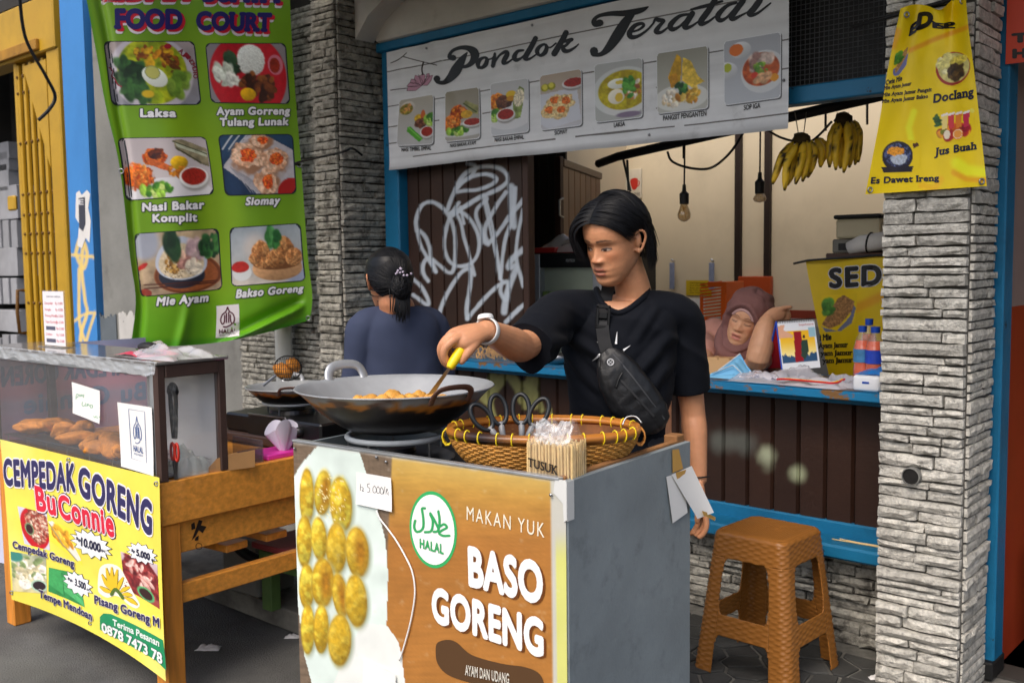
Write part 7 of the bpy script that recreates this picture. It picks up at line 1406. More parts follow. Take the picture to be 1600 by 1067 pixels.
hq = [(184.5, 628), (240, 636), (244.5, 743), (192, 728)]
cardlike(SGl, hq, 'white sheet printed with a halal mark on the display case glass', 'halal_sheet', 'sheet', draw=lambda S, mb: (halal_mark(S, mb, [(203, 645), (224, 648), (227, 718), (207, 712)], (84, 104, 150), 1, None), S.stroke(mb, [(201, 639), (226, 643), (229, 723), (206, 716), (201, 639)], .8, (84, 104, 150), 1, 0, False)))
# lilac banner at the cart's end, its print showing through from behind
lb = thing('lilac_banner', 'translucent pink and lilac banner at the far end of the cart seen reversed', 'banner', CA)
bx = LX + .02
SL2 = Surf(lambda u, v: np.stack([bx + .012 * np.sin(np.asarray(u) * 9), -.02 + .75 * np.asarray(u), 1.165 - .40 * np.asarray(v)], -1), CA)
def lil(cv): cv.I = np.zeros(cv.U.shape + (3,)) + (176, 164, 196); cv.mixin(sstep(.2, .34, cv.V) * sstep(.62, .5, cv.V), (206, 150, 176)); cv.mixin(sstep(.62, .78, cv.V) * .6, (196, 160, 196)); cv.mixin((1 - sstep(.0, .2, cv.V)) * .7, (150, 170, 206))
mb = MB(); SL2.paintpx(mb, lil, 30, 20); mb.build('sheet', M('thin_vinyl', vc=True, rough=.5, var=.05), lb)
mb = MB()
for st, z, c in (('CEMPEDAK GORENG', .36, (112, 124, 160)), ('Bu Connie', .68, (120, 150, 196))):
    v_, f_, asp = text2d(st, 1.1); P0_ = np.stack([.98 - .95 * v_[:, 0] * (1 if st[0] == 'C' else .8), z + .05 - .2 * v_[:, 1]], -1)
    for i in range(7): mb.add(SL2.at(P0_ + (0 if i == 6 else .006) * np.array([cos(i), 1.6 * sin(i)]), 1 + i * .05), f_, lin(c))
mb.build('reversed_lettering', PRINT, lb)
pb = thing('pink_banner', 'pale pink and blue banner hanging left of the yellow cart banner', 'banner', CA)
SP2 = Surf(lambda u, v: np.stack([LX - .34 + .32 * np.asarray(u), .10 + .02 * np.sin(np.asarray(u) * 8), 1.16 - .96 * np.asarray(v)], -1), CA); mb = MB()
SP2.paintpx(mb, lambda cv: (setattr(cv, 'I', np.zeros(cv.U.shape + (3,)) + (196, 200, 222)), cv.mixin(sstep(.45, .5, cv.V) * sstep(.6, .55, cv.V), (226, 160, 180)), cv.mixin(sstep(.62, .66, cv.V) * sstep(.76, .72, cv.V), (226, 170, 190))), 10, 40); mb.build('sheet', PRINT, pb)
# things hung and lying in the case's end
tg = thing('black_tongs', 'black kitchen tongs hanging inside the case end', 'tongs', CA); q = fpl(271, 640, .08, CA)
for s in (-1, 1): MB().tube(catmull([(q[0] + s * .004, .08, q[2] - .10), (q[0] + s * .012, .08, q[2] - .03), (q[0] + s * .016, .08, q[2] + .05), (q[0] + s * .006, .08, q[2] + .085)], 5), [.008] * 11 + [.013] * 3 + [.012, .008], 8).build('arm', BLACKM, tg, True)
MB().ball((q[0], .08, q[2] + .08), (.02, .012, .016), 12, 8).build('head', BLACKM, tg, True)
sc_ = thing('red_handled_scissors', 'scissors with red and black handles standing in the case end', 'scissors', CA); q = fpl(273, 706, .06, CA)
for s in (-1, 1): MB().tube([(q[0] + s * .013 + .011 * cos(t), .06, q[2] + .03 * sin(t)) for t in np.linspace(0, 2 * pi, 21)[:-1]], .0045, 8, closed=True).build('handle', M('red_plastic', (196, 50, 36), rough=.4), sc_, True); MB().beam((q[0] + s * .008, .06, q[2] - .03), (q[0] - s * .004, .06, gz0 + .002), .012, .003).build('blade', STEEL, sc_)
# on top of the case
mc = thing('price_list_stand', 'small clear stand with a red printed price list on the display case', 'sign', CA)
a, b = fpl(67, 456, .12, CA), fpl(104, 552, .12, CA); zt = gz1 + .012; a[2] = zt + .225
SM = Surf(lambda u, v: np.stack([a[0] + (b[0] - a[0]) * np.asarray(u), .118 + .0 * np.asarray(u), a[2] + (zt + .006 - a[2]) * np.asarray(v)], -1), CA, .0004); mb = MB(); SM.paintpx(mb, lambda cv: cv.bg((222, 220, 224)), 4, 4); rd_ = (196, 60, 84)
def uvtext(S, mb, st, u0, u1, v0, h, col): v_, f_, asp = text2d(st); mb.add(S.at(np.stack([u0 + (u1 - u0) * v_[:, 0], v0 - h * v_[:, 1]], -1), 1), f_, lin(col))
uvtext(SM, mb, 'DAFTAR HARGA', .2, .85, .11, .03, (70, 70, 96))
for i, (x_, y_) in enumerate((('Cempedak', 'Rp 10.000'), ('Nangka', 'Rp 10.000'), ('Pisang Madu', 'Rp 5.000'), ('Tape Goreng', 'Rp 3.500'), (None, 'Rp 3.500'), ('Combro', 'Rp 3.500'), (None, 'Rp 3.500'))):
    vv = .24 + i * .115
    if x_: uvtext(SM, mb, x_, .08, .08 + .05 * len(x_), vv, .045, rd_)
    else: SM.polyuv(mb, [(.1, vv - .055), (.55, vv - .055), (.55, vv + .015), (.1, vv + .015)], (90, 92, 110), 1)
    uvtext(SM, mb, y_, .6, .95, vv, .045, rd_)
mb.build('price_list', PAPER, mc); MB().box(a[0] - .004, b[0] + .004, .119, .123, zt, a[2] + .004).build('clear_back', film('acrylic', (235, 238, 240), .12, .05), mc); MB().box(a[0] - .006, b[0] + .02, .09, .15, zt, zt + .004, .001).build('foot', film('acrylic', (235, 238, 240), .12, .05), mc)
def crumple(name, label, cat, c, sx, sy, h, seed, mat, fr=CA, nx=36, ny=26, lobes=3.5):
    t = thing(name, label, cat, fr)
    def f(U, V): e = np.sin(pi * U) ** .5 * np.sin(pi * V) ** .5; return np.stack([c[0] + sx * (U - .5) * (1 + .2 * fbm(U * 3, V * 3, 0, seed)), c[1] + sy * (V - .5) * (1 + .2 * fbm(U * 3, V * 3, 2, seed)), c[2] + h * e * (.55 + .9 * fbm(U * lobes, V * lobes, 4, seed + 1, 3)).clip(.05, 2)], -1)
    MB().grid(f, nx, ny).build('sheet', mat, t, True); return t
PB = film('shopping_bag_film', (240, 240, 242), .4, .2)
q = fpl(268, 560, .13, CA); cb = crumple('plastic_bag_pile', 'crumpled clear and pink plastic bags lying on the display case', 'plastic bags', (q[0] - .02, .13, zt + .002), .36, .2, .05, 3, PB)
def flat(U, V): return np.stack([q[0] - .24 + .2 * U, .03 + .16 * V, zt + .004 + .012 * np.sin(pi * U) * (1 + fbm(U * 5, V * 5, 0, 2))], -1)
MB().grid(flat, 14, 10).build('pink_print', M('pink_film', (214, 70, 96), rough=.4, var=.3, scale=14), cb, True); MB().ball((q[0] - .10, .10, zt + .035), (.05, .03, .018), 16, 8).build('black_label', BLACK, cb, True)
# on the open end of the table
cbx = thing('cardboard_flap', 'torn brown cardboard flap standing on the cart table', 'cardboard', CA); a, b = fpl(300, 742, .2, CA), fpl(381, 705, .32, CA)
MB().prism([(0, 0), (.17, .0), (.172, .062), (.11, .058), (.10, .062), (.03, .048), (.0, .02)], 0, .004).xf(Matrix.Translation((-.012, .20, TZ + .001)) @ Matrix.Rotation(radians(90 - 14), 4, 'Z')).build('panel', M('cardboard', (178, 134, 86), rough=.85, var=.1, scale=9), cbx)
crumple('white_bag', 'white and green plastic bag slumped inside the cart end', 'plastic bag', (-.10, .16, TZ), .16, .14, .10, 9, film('white_film', (226, 232, 226), .7, .3))
tb = thing('tissue_box', 'magenta box with a white tissue pulled up on the cart', 'tissue box', CA); q = fpl(430, 712, .60, CA)
MB().box(-.16, -.02, .46, .68, TZ + .001, TZ + .022, .004).build('box', M('magenta_plastic', (226, 60, 170), rough=.4), tb)
def tis(U, V): a_ = U * 2 * pi; r = .052 * (.3 + .9 * V) * (1 + .35 * np.cos(3 * a_ + 1)) ; return np.stack([-.065 + r * np.cos(a_) * .55, .57 + r * np.sin(a_) * 1.1, TZ + .02 + .095 * V * (1 + .25 * np.cos(2 * a_ + .5) - .1 * np.sin(5 * a_))], -1)
MB().grid(tis, 40, 8).build('tissue', M('tissue_paper', (232, 228, 240), rough=.9, var=.04), tb, True)
ab = thing('acrylic_tray', 'low clear acrylic tray on the cart beside the tissue box', 'tray', CA); MB().box(-.2, -.012, .43, .435, TZ, TZ + .085, .001).box(-.016, -.012, .32, .43, TZ, TZ + .06, .001).build('walls', film('smoked_acrylic', (110, 100, 110), .35, .05), ab)

# ---- second stove and wok beyond the tissue box
W2 = np.array([-.928, 4.15, 0]); st2 = thing('rear_stove', 'black gas stove with raised splash plate behind the tissue box', 'stove', frame_at((W2[0], W2[1], -.05), -38))
MB().box(-.24, .36, -.16, .2, .86, .935, .008).build('body', BLACKM, st2); MB().lathe([(.105, .97), (.12, .972), (.122, .98), (.106, .982)], 40, close=True).build('pan_ring', M('enamel_ring', (176, 182, 186)), st2, True)
for i in range(4): a = i * pi / 2 + .4; MB().tube([(.112 * cos(a), .112 * sin(a), .93), (.112 * cos(a), .112 * sin(a), .972)], .004, 6).build('ring_leg', STEEL, st2)
MB().lathe([(0, .95), (.09, .95), (.095, .935)], 32).build('burner', BLACKM, st2)
MB().box(.1, .2, -.1625, -.1605, .88, .915).build('label_plate', M('beige_label', (190, 170, 120), rough=.5), st2); MB().lathe([(0, .025), (.018, .025), (.022, 0)], 20).xf(Matrix.Translation((.24, -.161, .895)) @ Matrix.Rotation(pi / 2, 4, 'X')).build('knob', BLACKM, st2, True)
FS = frame_at((W2[0], W2[1], -.05), -38); m = MB(); P = [fpl(u, v, -.17, FS) for u, v in ((388, 646), (446, 653), (464, 684), (464, 722), (388, 722))]; nrm_ = np.array([0, .006, 0]); m.add(P + [p + nrm_ for p in P], [tuple(range(5)), tuple(range(9, 4, -1))] + [(i, 5 + i, 5 + (i + 1) % 5, (i + 1) % 5) for i in range(5)]); m.build('splash_plate', BLACKM, st2)
MB().tube([np.array(p) + (0, -.002, 0) for p in P[:3]], .004, 6).build('chrome_edge', STEEL, st2)
MB().box(-.27, .40, -.19, .25, .825, .859, .004).build('table_top', FRAMEB, st2)
for x in (.25, .37):
    for y in (-.16, .22): MB().box(x - .02, x + .02, y - .02, y + .02, 0.05, .825).build('table_leg', FRAMEB, st2)
wok_at(W2, .993, .187, 'rear_wok', 'smaller sooty wok on the rear stove behind the tissue', seed=5, ang=100)
stn = thing('wire_strainer', 'wire strainer of golden fritters over the rear wok', 'strainer', frame_at(aty(450, 575, 4.2)))
m = MB()
for i in range(13): x = -.055 + .11 * i / 12; zz_ = .045 * np.sqrt(np.linspace(-1, 1, 9) ** 2); m.tube([(x, -.03 + .02 * abs(x) / .05, .05 - .0 * k) if False else (x, -.045 * cos(t) * sqrt(max(1 - (x / .06) ** 2, .02)), .05 * sin(t) * sqrt(max(1 - (x / .06) ** 2, .02))) for t in np.linspace(-1.5, 1.5, 9)], .0012, 4, False)
for zz_ in np.linspace(-.04, .04, 5): k = sqrt(1 - (zz_ / .055) ** 2); m.tube([(.058 * k * sin(t), -.047 * k * cos(t), zz_) for t in np.linspace(-1.5, 1.5, 11)], .0012, 4, False)
o = m.build('mesh', BLACK, stn); o['kind'] = 'stuff'; MB().tube([(.058 * cos(t), -.002, .052 * sin(t)) for t in np.linspace(0, 2 * pi, 25)[:-1]], .003, 6, closed=True).build('hoop', BLACK, stn)
MB().tube([(-.05, -.01, -.03), (-.1, -.03, -.07)], .006, 6).build('handle', STEEL, stn)
for i, (x, z, s_) in enumerate(((-.022, -.012, .036), (.022, .012, .034))): put(frm[i], 'fritter_ball', aty(450, 575, 4.2) + np.array([x, .005, z]), (s_ * .8, s_ * .95, s_ * 1.5), ('golden fritter lower in the wire strainer', 'golden fritter upper in the wire strainer')[i], 'fritter', None, (0, .5, i))
pp = onpl(451, 560, FA.w(np.array([0, .0, 0])), FA.N); ppl = FA.l(pp); dp = MB().tube([(ppl[0], -.03, 1.55), (ppl[0], -.03, .75)], .045, 24); setp(dp.build('drain_pipe', M('white_pvc', (206, 206, 200), rough=.5, var=.06, dirt=.2), None, True, 40, fr=FA), 'white plastic drain pipe below the green banner', 'pipe')
# ---- under the cart
gs = thing('green_bench', 'low green wooden bench with red seat strip under the cart', 'bench', frame_at(aty(448, 895, 3.95) * (1, 1, 0), -38)); GRN = M('green_paint', (86, 116, 62), rough=.6, var=.2, scale=8)
for x in (-.07, .2): MB().box(x - .03, x + .03, -.05, .0, .1, .36, .003).build('leg', GRN, gs); MB().box(x - .03, x + .03, .22, .27, .1, .36, .003).build('leg', GRN, gs)
MB().box(-.12, .3, -.08, .3, .36, .385, .004).build('seat', M('red_strip', (150, 60, 64), rough=.6, var=.2), gs); MB().box(-.1, .28, -.06, -.035, .28, .35, .003).build('apron', GRN, gs)
setp(MB().tube(catmull([aty(360, 840, 3.9), aty(380, 862, 3.95), aty(410, 876, 4.0), aty(440, 876, 4.1)], 6), .022, 10).build('black_hose', CABLE, None, True), 'black hose lying under the cart', 'hose')
cbk = MB().box(-.12, .12, -.1, .1, .0, .24, .008).build('kerb_block', CONC, None, fr=Frame(*(aty(404, 880, 4.25) * (1, 1, 0) + (0, 0, .1)), -38)); setp(cbk, 'rough concrete block standing under the cart', 'concrete block')
setp(MB().tube([aty(394, 900, 3.95), aty(460, 880, 4.1)], .018, 12).build('white_pipe', M('white_pvc', (206, 206, 200)), None, True), 'white pipe lying on the paving behind the cart', 'pipe')
for i, (u, v, s_, lb_) in enumerate(((326, 1014, .045, 'crumpled white tissue scrap on the asphalt under the cart'), (456, 996, .032, 'white paper scrap beside the counter foot'), (1372, 1060, .03, 'white paper scrap at the foot of the stone pillar'))):
    p = atz(u, v, .0 if i < 2 else .1); crumple('paper_scrap', lb_, 'litter', (p[0], p[1], p[2] + .003), s_ * 2, s_, s_ * .5, 30 + i, M('scrap_paper', (216, 214, 214), rough=.9), WORLD, 12, 8, 5)

# ---- plastic stool
so = (atz(1105, 1040, .1) + atz(1292, 1036, .1)) / 2; SF = Frame(.868, 3.345, .1, -44)
PLAS = M('caramel_plastic', (148, 96, 42), rough=.38, var=.05, scale=20, spec=.45)
stl = thing('plastic_stool', 'caramel brown woven-look plastic stool beside the stone pillar', 'stool', SF); SH = .482
def sq(t, hw, r):
    """point on a rounded square, t in 0..4 (one unit per side), measured along its edge"""
    t = np.mod(t, 4); s = np.floor(t).astype(int); f = t - s; x = (f - .5) * 2 * hw; k = np.clip((np.abs(x) - (hw - r)) / r, 0, 1); an = k * pi / 4; xx = np.where(k > 0, np.sign(x) * ((hw - r) + r * np.sin(an)), x); yy = -np.where(k > 0, (hw - r) + r * np.cos(an), hw)
    ca, sa = np.cos(s * pi / 2), np.sin(s * pi / 2); return xx * ca - yy * sa, xx * sa + yy * ca
def stool_pt(T, Z):
    f = 1 - Z / SH; hw = .134 + .050 * f; x, y = sq(T, hw, .034); row = Z / .0095; colm = T * hw * 2 / .024; wv_ = np.abs(np.sin(pi * row)) * (.55 + .45 * np.sin(pi * colm + pi * np.floor(row))); k = 1 + (.0030 * wv_) / hw
    top = sstep(SH - .012, SH, Z); k = k * (1 - .06 * top ** 2); return np.stack([x * k, y * k, Z], -1)
nt, nz = 88, 130; zsr = np.linspace(0, SH, nz + 1); parts_ = {'apron': [], 'stretcher': []}
def rr1(x, z, x0, x1, z0, z1, r): dx = max(x0 + r - x, x - x1 + r, 0); dz = max(z0 + r - z, z - z1 + r, 0); return x0 < x < x1 and z0 < z < z1 and dx * dx + dz * dz < r * r
TT = np.linspace(0, 4, 4 * nt + 1)[:-1]; m4 = 4 * nt; Tg, Zg = np.meshgrid(TT, zsr, indexing='ij'); PT = stool_pt(Tg, Zg)
groups_ = {}
for i in range(m4):
    tc = (TT[i] + .5 / nt) % 1.0; sidx = int(TT[i] + 1e-6)
    for j in range(nz):
        z = (zsr[j] + zsr[j + 1]) / 2; x = tc
        if rr1(x, z, .21, .79, .205, .395, .05) or rr1(x, z, .20, .80, -.1, .135, .06): continue
        key = ('apron', 0) if z > .395 or (.21 < x < .79 and z > .3) else (('stretcher', sidx) if .21 < x < .79 and z > .06 else ('leg', int((TT[i] + .5) % 4)))
        groups_.setdefault(key, []).append((i * (nz + 1) + j, ((i + 1) % m4) * (nz + 1) + j, ((i + 1) % m4) * (nz + 1) + j + 1, i * (nz + 1) + j + 1))
PTf = PT.reshape(-1, 3)
for (nm, k), fs in groups_.items():
    u_ = sorted({a for f in fs for a in f}); mp = {a: i for i, a in enumerate(u_)}; o = MB().add(PTf[u_], [tuple(mp[a] for a in f) for f in fs]).build(nm, PLAS, stl, True); md = o.modifiers.new('s', 'SOLIDIFY'); md.thickness = .004; md.offset = -1
def seat_pt(U, V):
    r = V; T = U * 4; x, y = sq(T, .1255, .03); x, y = x * r, y * r; row, cl2 = x / .0105, y / .0105; wv_ = np.abs(np.sin(pi * row)) * np.abs(np.sin(pi * cl2)) * .0028 * (r < .96); return np.stack([x, y, SH + .001 - .004 * sstep(.9, 1, r) + wv_], -1)
MB().grid(seat_pt, 160, 48).build('seat', PLAS, stl, True)

# ================================================================== the two women
def torso(mb, c, ax, R):
    L, F = ax; rings(mb, [(c + L * l + F * f + np.array([0, 0, z]), rx, ry) for l, f, z, rx, ry in R], 40, ax)
w1 = thing('person', 'woman in navy t-shirt with black bun seen from behind', 'person', frame_at((-.43, 3.78, 0)))
O1 = aty(607, 440, 3.78); A1_ = basis(152, 4, 0); T1 = np.array([O1[0] + .035, O1[1] + .03, .065]); LL, FF, UU = basis(150, 0)
bd = MB(); loc1 = head_mb(bd, O1, A1_, .96); limb(bd, [O1 - A1_[1] * .03, O1 - A1_[1] * .035 + (0, 0, -.10), T1 + (0, 0, 1.27), T1 + (0, 0, 1.18)], [.05, .05, .058, .08], 20)
torso(bd, T1, (LL, FF), [(0, 0, 1.24, .09, .06), (0, 0, 1.2, .12, .075), (0, 0, 1.05, .12, .085), (0, 0, .8, .12, .09)])
for s in (-1, 1):
    sh_ = T1 + LL * s * .140 + np.array([0, 0, 1.19]); el_ = T1 + LL * s * .19 + FF * .02 + np.array([0, 0, .93]); wr_ = T1 + LL * s * .12 + FF * .2 + np.array([0, 0, .90]); limb(bd, [T1 + LL * s * .08 + (0, 0, 1.2), sh_, (sh_ + el_) / 2, el_, (el_ + wr_) / 2, wr_], [.05, .042, .04, .038, .036, .026], 16)
    limb(bd, [wr_, wr_ + FF * .04, wr_ + FF * .09], [.026, .034, .03], 12, 5, .5, (0, 0, 1))
    for i in range(4): b0 = wr_ + FF * .085 + LL * (.024 - .016 * i); limb(bd, [b0, b0 + FF * .035 + (0, 0, -.004), b0 + FF * .06 + (0, 0, -.02)], [.009, .008, .007], 8)
    limb(bd, [wr_ + FF * .02 - LL * s * .02, wr_ + FF * .06 - LL * s * .045], [.012, .009], 8)
V, Fc = fuse(bd, .0042, 2); SK2 = (176, 120, 88); q = loc1(V); inh = (np.abs(q[:, 0]) < .1) & (np.abs(q[:, 2]) < .13) & (np.abs(q[:, 1]) < .125); col = lin(np.array(SK2) * np.ones((len(V), 3))); col[inh] = face_colour(q[inh], SK2, (160, 90, 84))
build_vf('body', V, Fc, SKIN, w1, col)
NAVY = M('navy_cotton', (48, 57, 82), rough=.85, var=.08, scale=9, bump=.0006, bscale=400)
ts = MB(); torso(ts, T1, (LL, FF), [(0, -.01, 1.275, .07, .06), (0, 0, 1.262, .11, .08), (0, 0, 1.24, .140, .095), (0, 0, 1.195, .162, .11), (0, 0, 1.08, .160, .118), (0, 0, .95, .165, .122), (0, 0, .78, .19, .135)])
for s in (-1, 1): sh_ = T1 + LL * s * .150 + np.array([0, 0, 1.19]); el_ = T1 + LL * s * .19 + FF * .02 + np.array([0, 0, .94]); limb(ts, [T1 + LL * s * .07 + (0, 0, 1.205), sh_, (sh_ + el_) / 2, el_], [.074, .06, .056, .054], 26)
V, Fc = fuse(ts, .007, 6); N = normals_of(V, Fc); V = V + N * (.011 * fbm(V[:, 0] * 7 + V[:, 2] * 3, V[:, 1] * 7, V[:, 2] * 4, 6, 3) + .005 * np.sin(V[:, 0] * 40 + V[:, 2] * 14 + 3 * fbm(V[:, 0] * 5, V[:, 1] * 5, V[:, 2] * 5, 3)) * sstep(1.2, .95, V[:, 2]))[:, None]; build_vf('tshirt', V, Fc, NAVY, w1)
sk_ = MB(); torso(sk_, T1, (LL, FF), [(0, 0, .82, .165, .12), (0, 0, .7, .18, .13), (0, 0, .4, .16, .12), (0, 0, .09, .17, .13)]); V, Fc = fuse(sk_, .012, 4); build_vf('skirt', V, Fc, TR, w1)
for s in (-1, 1): m = MB(); limb(m, [T1 + LL * s * .08 + FF * -.05 + (0, 0, .07), T1 + LL * s * .09 + FF * .12 + (0, 0, .065)], [.036, .032], 14, 5, .7, (0, 0, 1)); chd(m.build('shoe', M('black_shoe', (26, 26, 28)), None, True), w1)
h1 = lambda p: O1 + .96 * (np.asarray(p)[..., 0:1] * A1_[0] + np.asarray(p)[..., 1:2] * A1_[1] + np.asarray(p)[..., 2:3] * A1_[2])
y, z = cap[..., 1], cap[..., 2]; hline = np.interp(y, [-.11, -.05, -.02, .0, .02, .045, .07, .09], [-.075, -.06, -.02, .03, .036, .05, .075, .088]); msk = sstep(-.006, .008, z - hline); Q = h1((cap + (cap - np.array([0, -.01, .02])) / np.linalg.norm(cap - np.array([0, -.01, .02]), axis=-1)[..., None] * (-.012 + .024 * msk)[..., None]).reshape(-1, 3))
m = MB(); m.add(Q, [(i * n_ + j, i * n_ + (j + 1) % n_, (i + 1) * n_ + (j + 1) % n_, (i + 1) * n_ + j) for i in range(m_ - 1) for j in range(n_)] + [tuple(range(n_))[::-1]]); chd(m.build('hair_base', HAIR, None, True), w1)
g = np.random.RandomState(8); paths = []; bun = np.array([.0, -.125, -.012]); eb = np.array([.083, .108, .107])
for i in range(2000):
    th = (g.rand() - .5) * 2 * 2.0; el = g.rand() * 1.0; st_ = np.array([sin(th) * cos(el), cos(th) * cos(el) * .75, .15 + .9 * sin(el)]) if g.rand() < .7 else np.array([sin(th * 1.4), -.35 - .4 * g.rand(), -.35 * g.rand()]); st_ = nrm(st_); en = nrm(np.array([.04 * g.randn(), -1, -.28 + .06 * g.randn()])); om = np.arccos(np.clip(st_ @ en, -1, 1)); t = np.linspace(0, 1, 12)[:, None]; D = (np.sin((1 - t) * om) * st_ + np.sin(t * om) * en) / max(np.sin(om), 1e-3); paths.append(np.array([0, -.008, .018]) + D * eb * (1.05 + .05 * g.rand()))
for i in range(700):
    a1, a2 = g.rand() * 6.28, g.rand() * 6.28; t = np.linspace(0, 1.6, 9); r = .030 + .012 * g.rand(); u1 = nrm(g.randn(3)); u2 = nrm(np.cross(u1, g.randn(3))); paths.append(bun + np.array([0, -.005, -.016]) + (np.cos(t + a1)[:, None] * u1 + np.sin(t + a1)[:, None] * u2) * r * np.array([1, .8, 1.25]))
for i in range(60): x0 = .03 * g.randn(); t = np.linspace(0, 1, 9); paths.append(np.stack([x0 * .6 + .012 * t + .008 * g.randn() * t, -.125 + .0 * t - .01 * np.sin(t * 3), -.03 - (.10 + .04 * g.rand()) * t], -1))
strands([h1(p) for p in paths], .0021, HAIR, 'hair', w1)
m = MB(); 
for i in range(14): p = bun + np.array([.0, -.02, .035]) + g.randn(3) * .013; m.ball(h1(p[None])[0], .005, 6, 5)
chd(m.build('hair_clip', M('lilac_clip', (170, 160, 180), rough=.3), None, True), w1)

w2 = thing('person', 'woman in mauve headscarf leaning her head on one hand at the shelf', 'person', frame_at((.95, 4.2, .1)))
O2 = aty(1166, 500, 4.03); A2 = basis(30, 5, -20); T2 = np.array([1.0, 4.30, 0]); L2, F2, U2 = basis(20, 0)
bd = MB(); loc2 = head_mb(bd, O2, A2, .92, ears=False, female=True, mouth=.004, jaw=1.06)
limb(bd, [O2 - A2[1] * .03, O2 - A2[2] * .10 - A2[1] * .03, O2 + (0.03, .07, -.2)], [.048, .05, .07], 18)
torso(bd, T2, (L2, F2), [(0, 0, 1.22, .10, .06), (0, 0, 1.16, .15, .08), (0, 0, 1.0, .15, .1), (0, 0, .75, .15, .11)])
E2, Wr2 = aty(1184, 566, 3.90), aty(1198, 499, 3.93); limb(bd, [T2 + L2 * .14 + (0, 0, 1.17), E2 + np.array([.05, .12, .02]), E2 + (0, 0, .012), E2 + (Wr2 - E2) * .35, E2 + (Wr2 - E2) * .75, Wr2], [.058, .055, .047, .049, .041, .029], 18)
hk = aty(1221, 490, 3.95); limb(bd, [Wr2, (Wr2 + hk) / 2 + (0, 0, .004), hk], [.027, .033, .028], 14, 5, .6, (0, 1, .2))
for i, (dz, L_) in enumerate(((.012, .05), (.0, .054), (-.012, .05), (-.023, .042))): b0 = hk + np.array([.0, .004, dz]); limb(bd, [b0, b0 + np.array([L_ * .55, .012, -.004]), b0 + np.array([L_ * .75, .03, -.014]), b0 + np.array([L_ * .5, .045, -.018])], [.0092, .0085, .008, .007], 10)
limb(bd, [Wr2 + (.01, 0, .02), aty(1222, 482, 3.94), aty(1236, 480, 3.95)], [.012, .010, .008], 10)
Wr3 = aty(1156, 571, 3.98); limb(bd, [T2 - L2 * .15 + (0, 0, 1.16), aty(1098, 560, 4.12), aty(1094, 574, 4.05), aty(1126, 573, 4.0), Wr3], [.055, .05, .042, .036, .027], 16)
limb(bd, [Wr3, aty(1168, 575, 3.965), aty(1178, 580, 3.955)], [.026, .032, .026], 14, 5, .6, (0, 0, 1))
for i in range(4): b0 = aty(1176, 572 + 4.2 * i, 3.955 + .004 * i); limb(bd, [b0, b0 + np.array([.022, -.004, -.006]), b0 + np.array([.034, .006, -.018])], [.009, .0085, .007], 8)
limb(bd, [aty(1162, 568, 3.96), aty(1172, 562, 3.955), aty(1182, 563, 3.96)], [.012, .010, .008], 8)
V, Fc = fuse(bd, .0037, 2); SK3 = (202, 152, 118); q = loc2(V); inh = (np.abs(q[:, 0]) < .09) & (np.abs(q[:, 2]) < .125) & (q[:, 1] > .0) & (q[:, 1] < .12); col = lin(np.array(SK3) * (1 + .04 * fbm(V[:, 0] * 30, V[:, 1] * 30, V[:, 2] * 30, 2))[:, None]); col[inh] = face_colour(q[inh], SK3, (176, 92, 88), eye=.05, browr=.0028, brow=(70, 48, 40)); build_vf('body', V, Fc, SKIN, w2, col)
MAUVE = M('mauve_cloth', (122, 84, 80), rough=.85, var=.06, scale=12, bump=.0006, bscale=300); ROSE = M('rose_sleeve', (186, 134, 120), rough=.85, var=.06, scale=12)
h2 = lambda p: O2 + .92 * (np.asarray(p)[..., 0:1] * A2[0] + np.asarray(p)[..., 1:2] * A2[1] + np.asarray(p)[..., 2:3] * A2[2])
hp_ = head_points(True); x, y, z = hp_[..., 0], hp_[..., 1], hp_[..., 2]; fo = np.sqrt((x / .057) ** 2 + ((z + .022) / .083) ** 2); face = (1 - sstep(.92, 1.06, fo)) * sstep(.0, .03, y); dd = hp_ - np.array([0, -.005, 0]); dd /= np.linalg.norm(dd, axis=-1)[..., None]; ph_ = np.arctan2(x, y)
off = (.024 + .005 * fbm(x * 30, y * 30, z * 20, 3) + .004 * np.sin(14 * z / .1 + ph_ * 3) * (y < .03)) + .006 * np.exp(-((fo - 1.12) / .1) ** 2) * (y > 0); Q = hp_ + dd * (off * (1 - face) - .02 * face)[..., None]; Q[..., 1] -= .028 * sstep(.05, -.06, y) * sstep(-.1, 0, z)
m = MB(); nn, mm = hp_.shape[:2]; m.add(h2(Q.reshape(-1, 3)), [(i * mm + j, i * mm + (j + 1) % mm, (i + 1) * mm + (j + 1) % mm, (i + 1) * mm + j) for i in range(nn - 1) for j in range(mm)] + [tuple(range(mm))[::-1]]); scarf = chd(m.build('headscarf', MAUVE, None, True), w2)
cw_ = MB(); c0, c1, c2, c3 = h2(np.array([[0, -.02, -.06]]))[0], h2(np.array([[0, -.005, -.115]]))[0], O2 + np.array([-.005, .05, -.165]), O2 + np.array([.0, .08, -.26]); rings(cw_, [(c0, .072, .075), (c1, .084, .074), (c2, .118, .092), (c3, .16, .11)], 40, (L2, F2)); limb(cw_, [h2(np.array([[-.075, .02, -.04]]))[0], h2(np.array([[-.074, .045, -.105]]))[0], h2(np.array([[-.03, .075, -.155]]))[0], h2(np.array([[.04, .06, -.15]]))[0]], [.02, .024, .028, .022], 14)
V, Fc = fuse(cw_, .006, 5); N = normals_of(V, Fc); V = V + N * (.006 * fbm(V[:, 0] * 12, V[:, 1] * 12, V[:, 2] * 9, 7, 3))[:, None]; qq = (V - O2) @ np.stack(A2).T / .98; build_vf('drape', V, Fc, MAUVE, scarf)
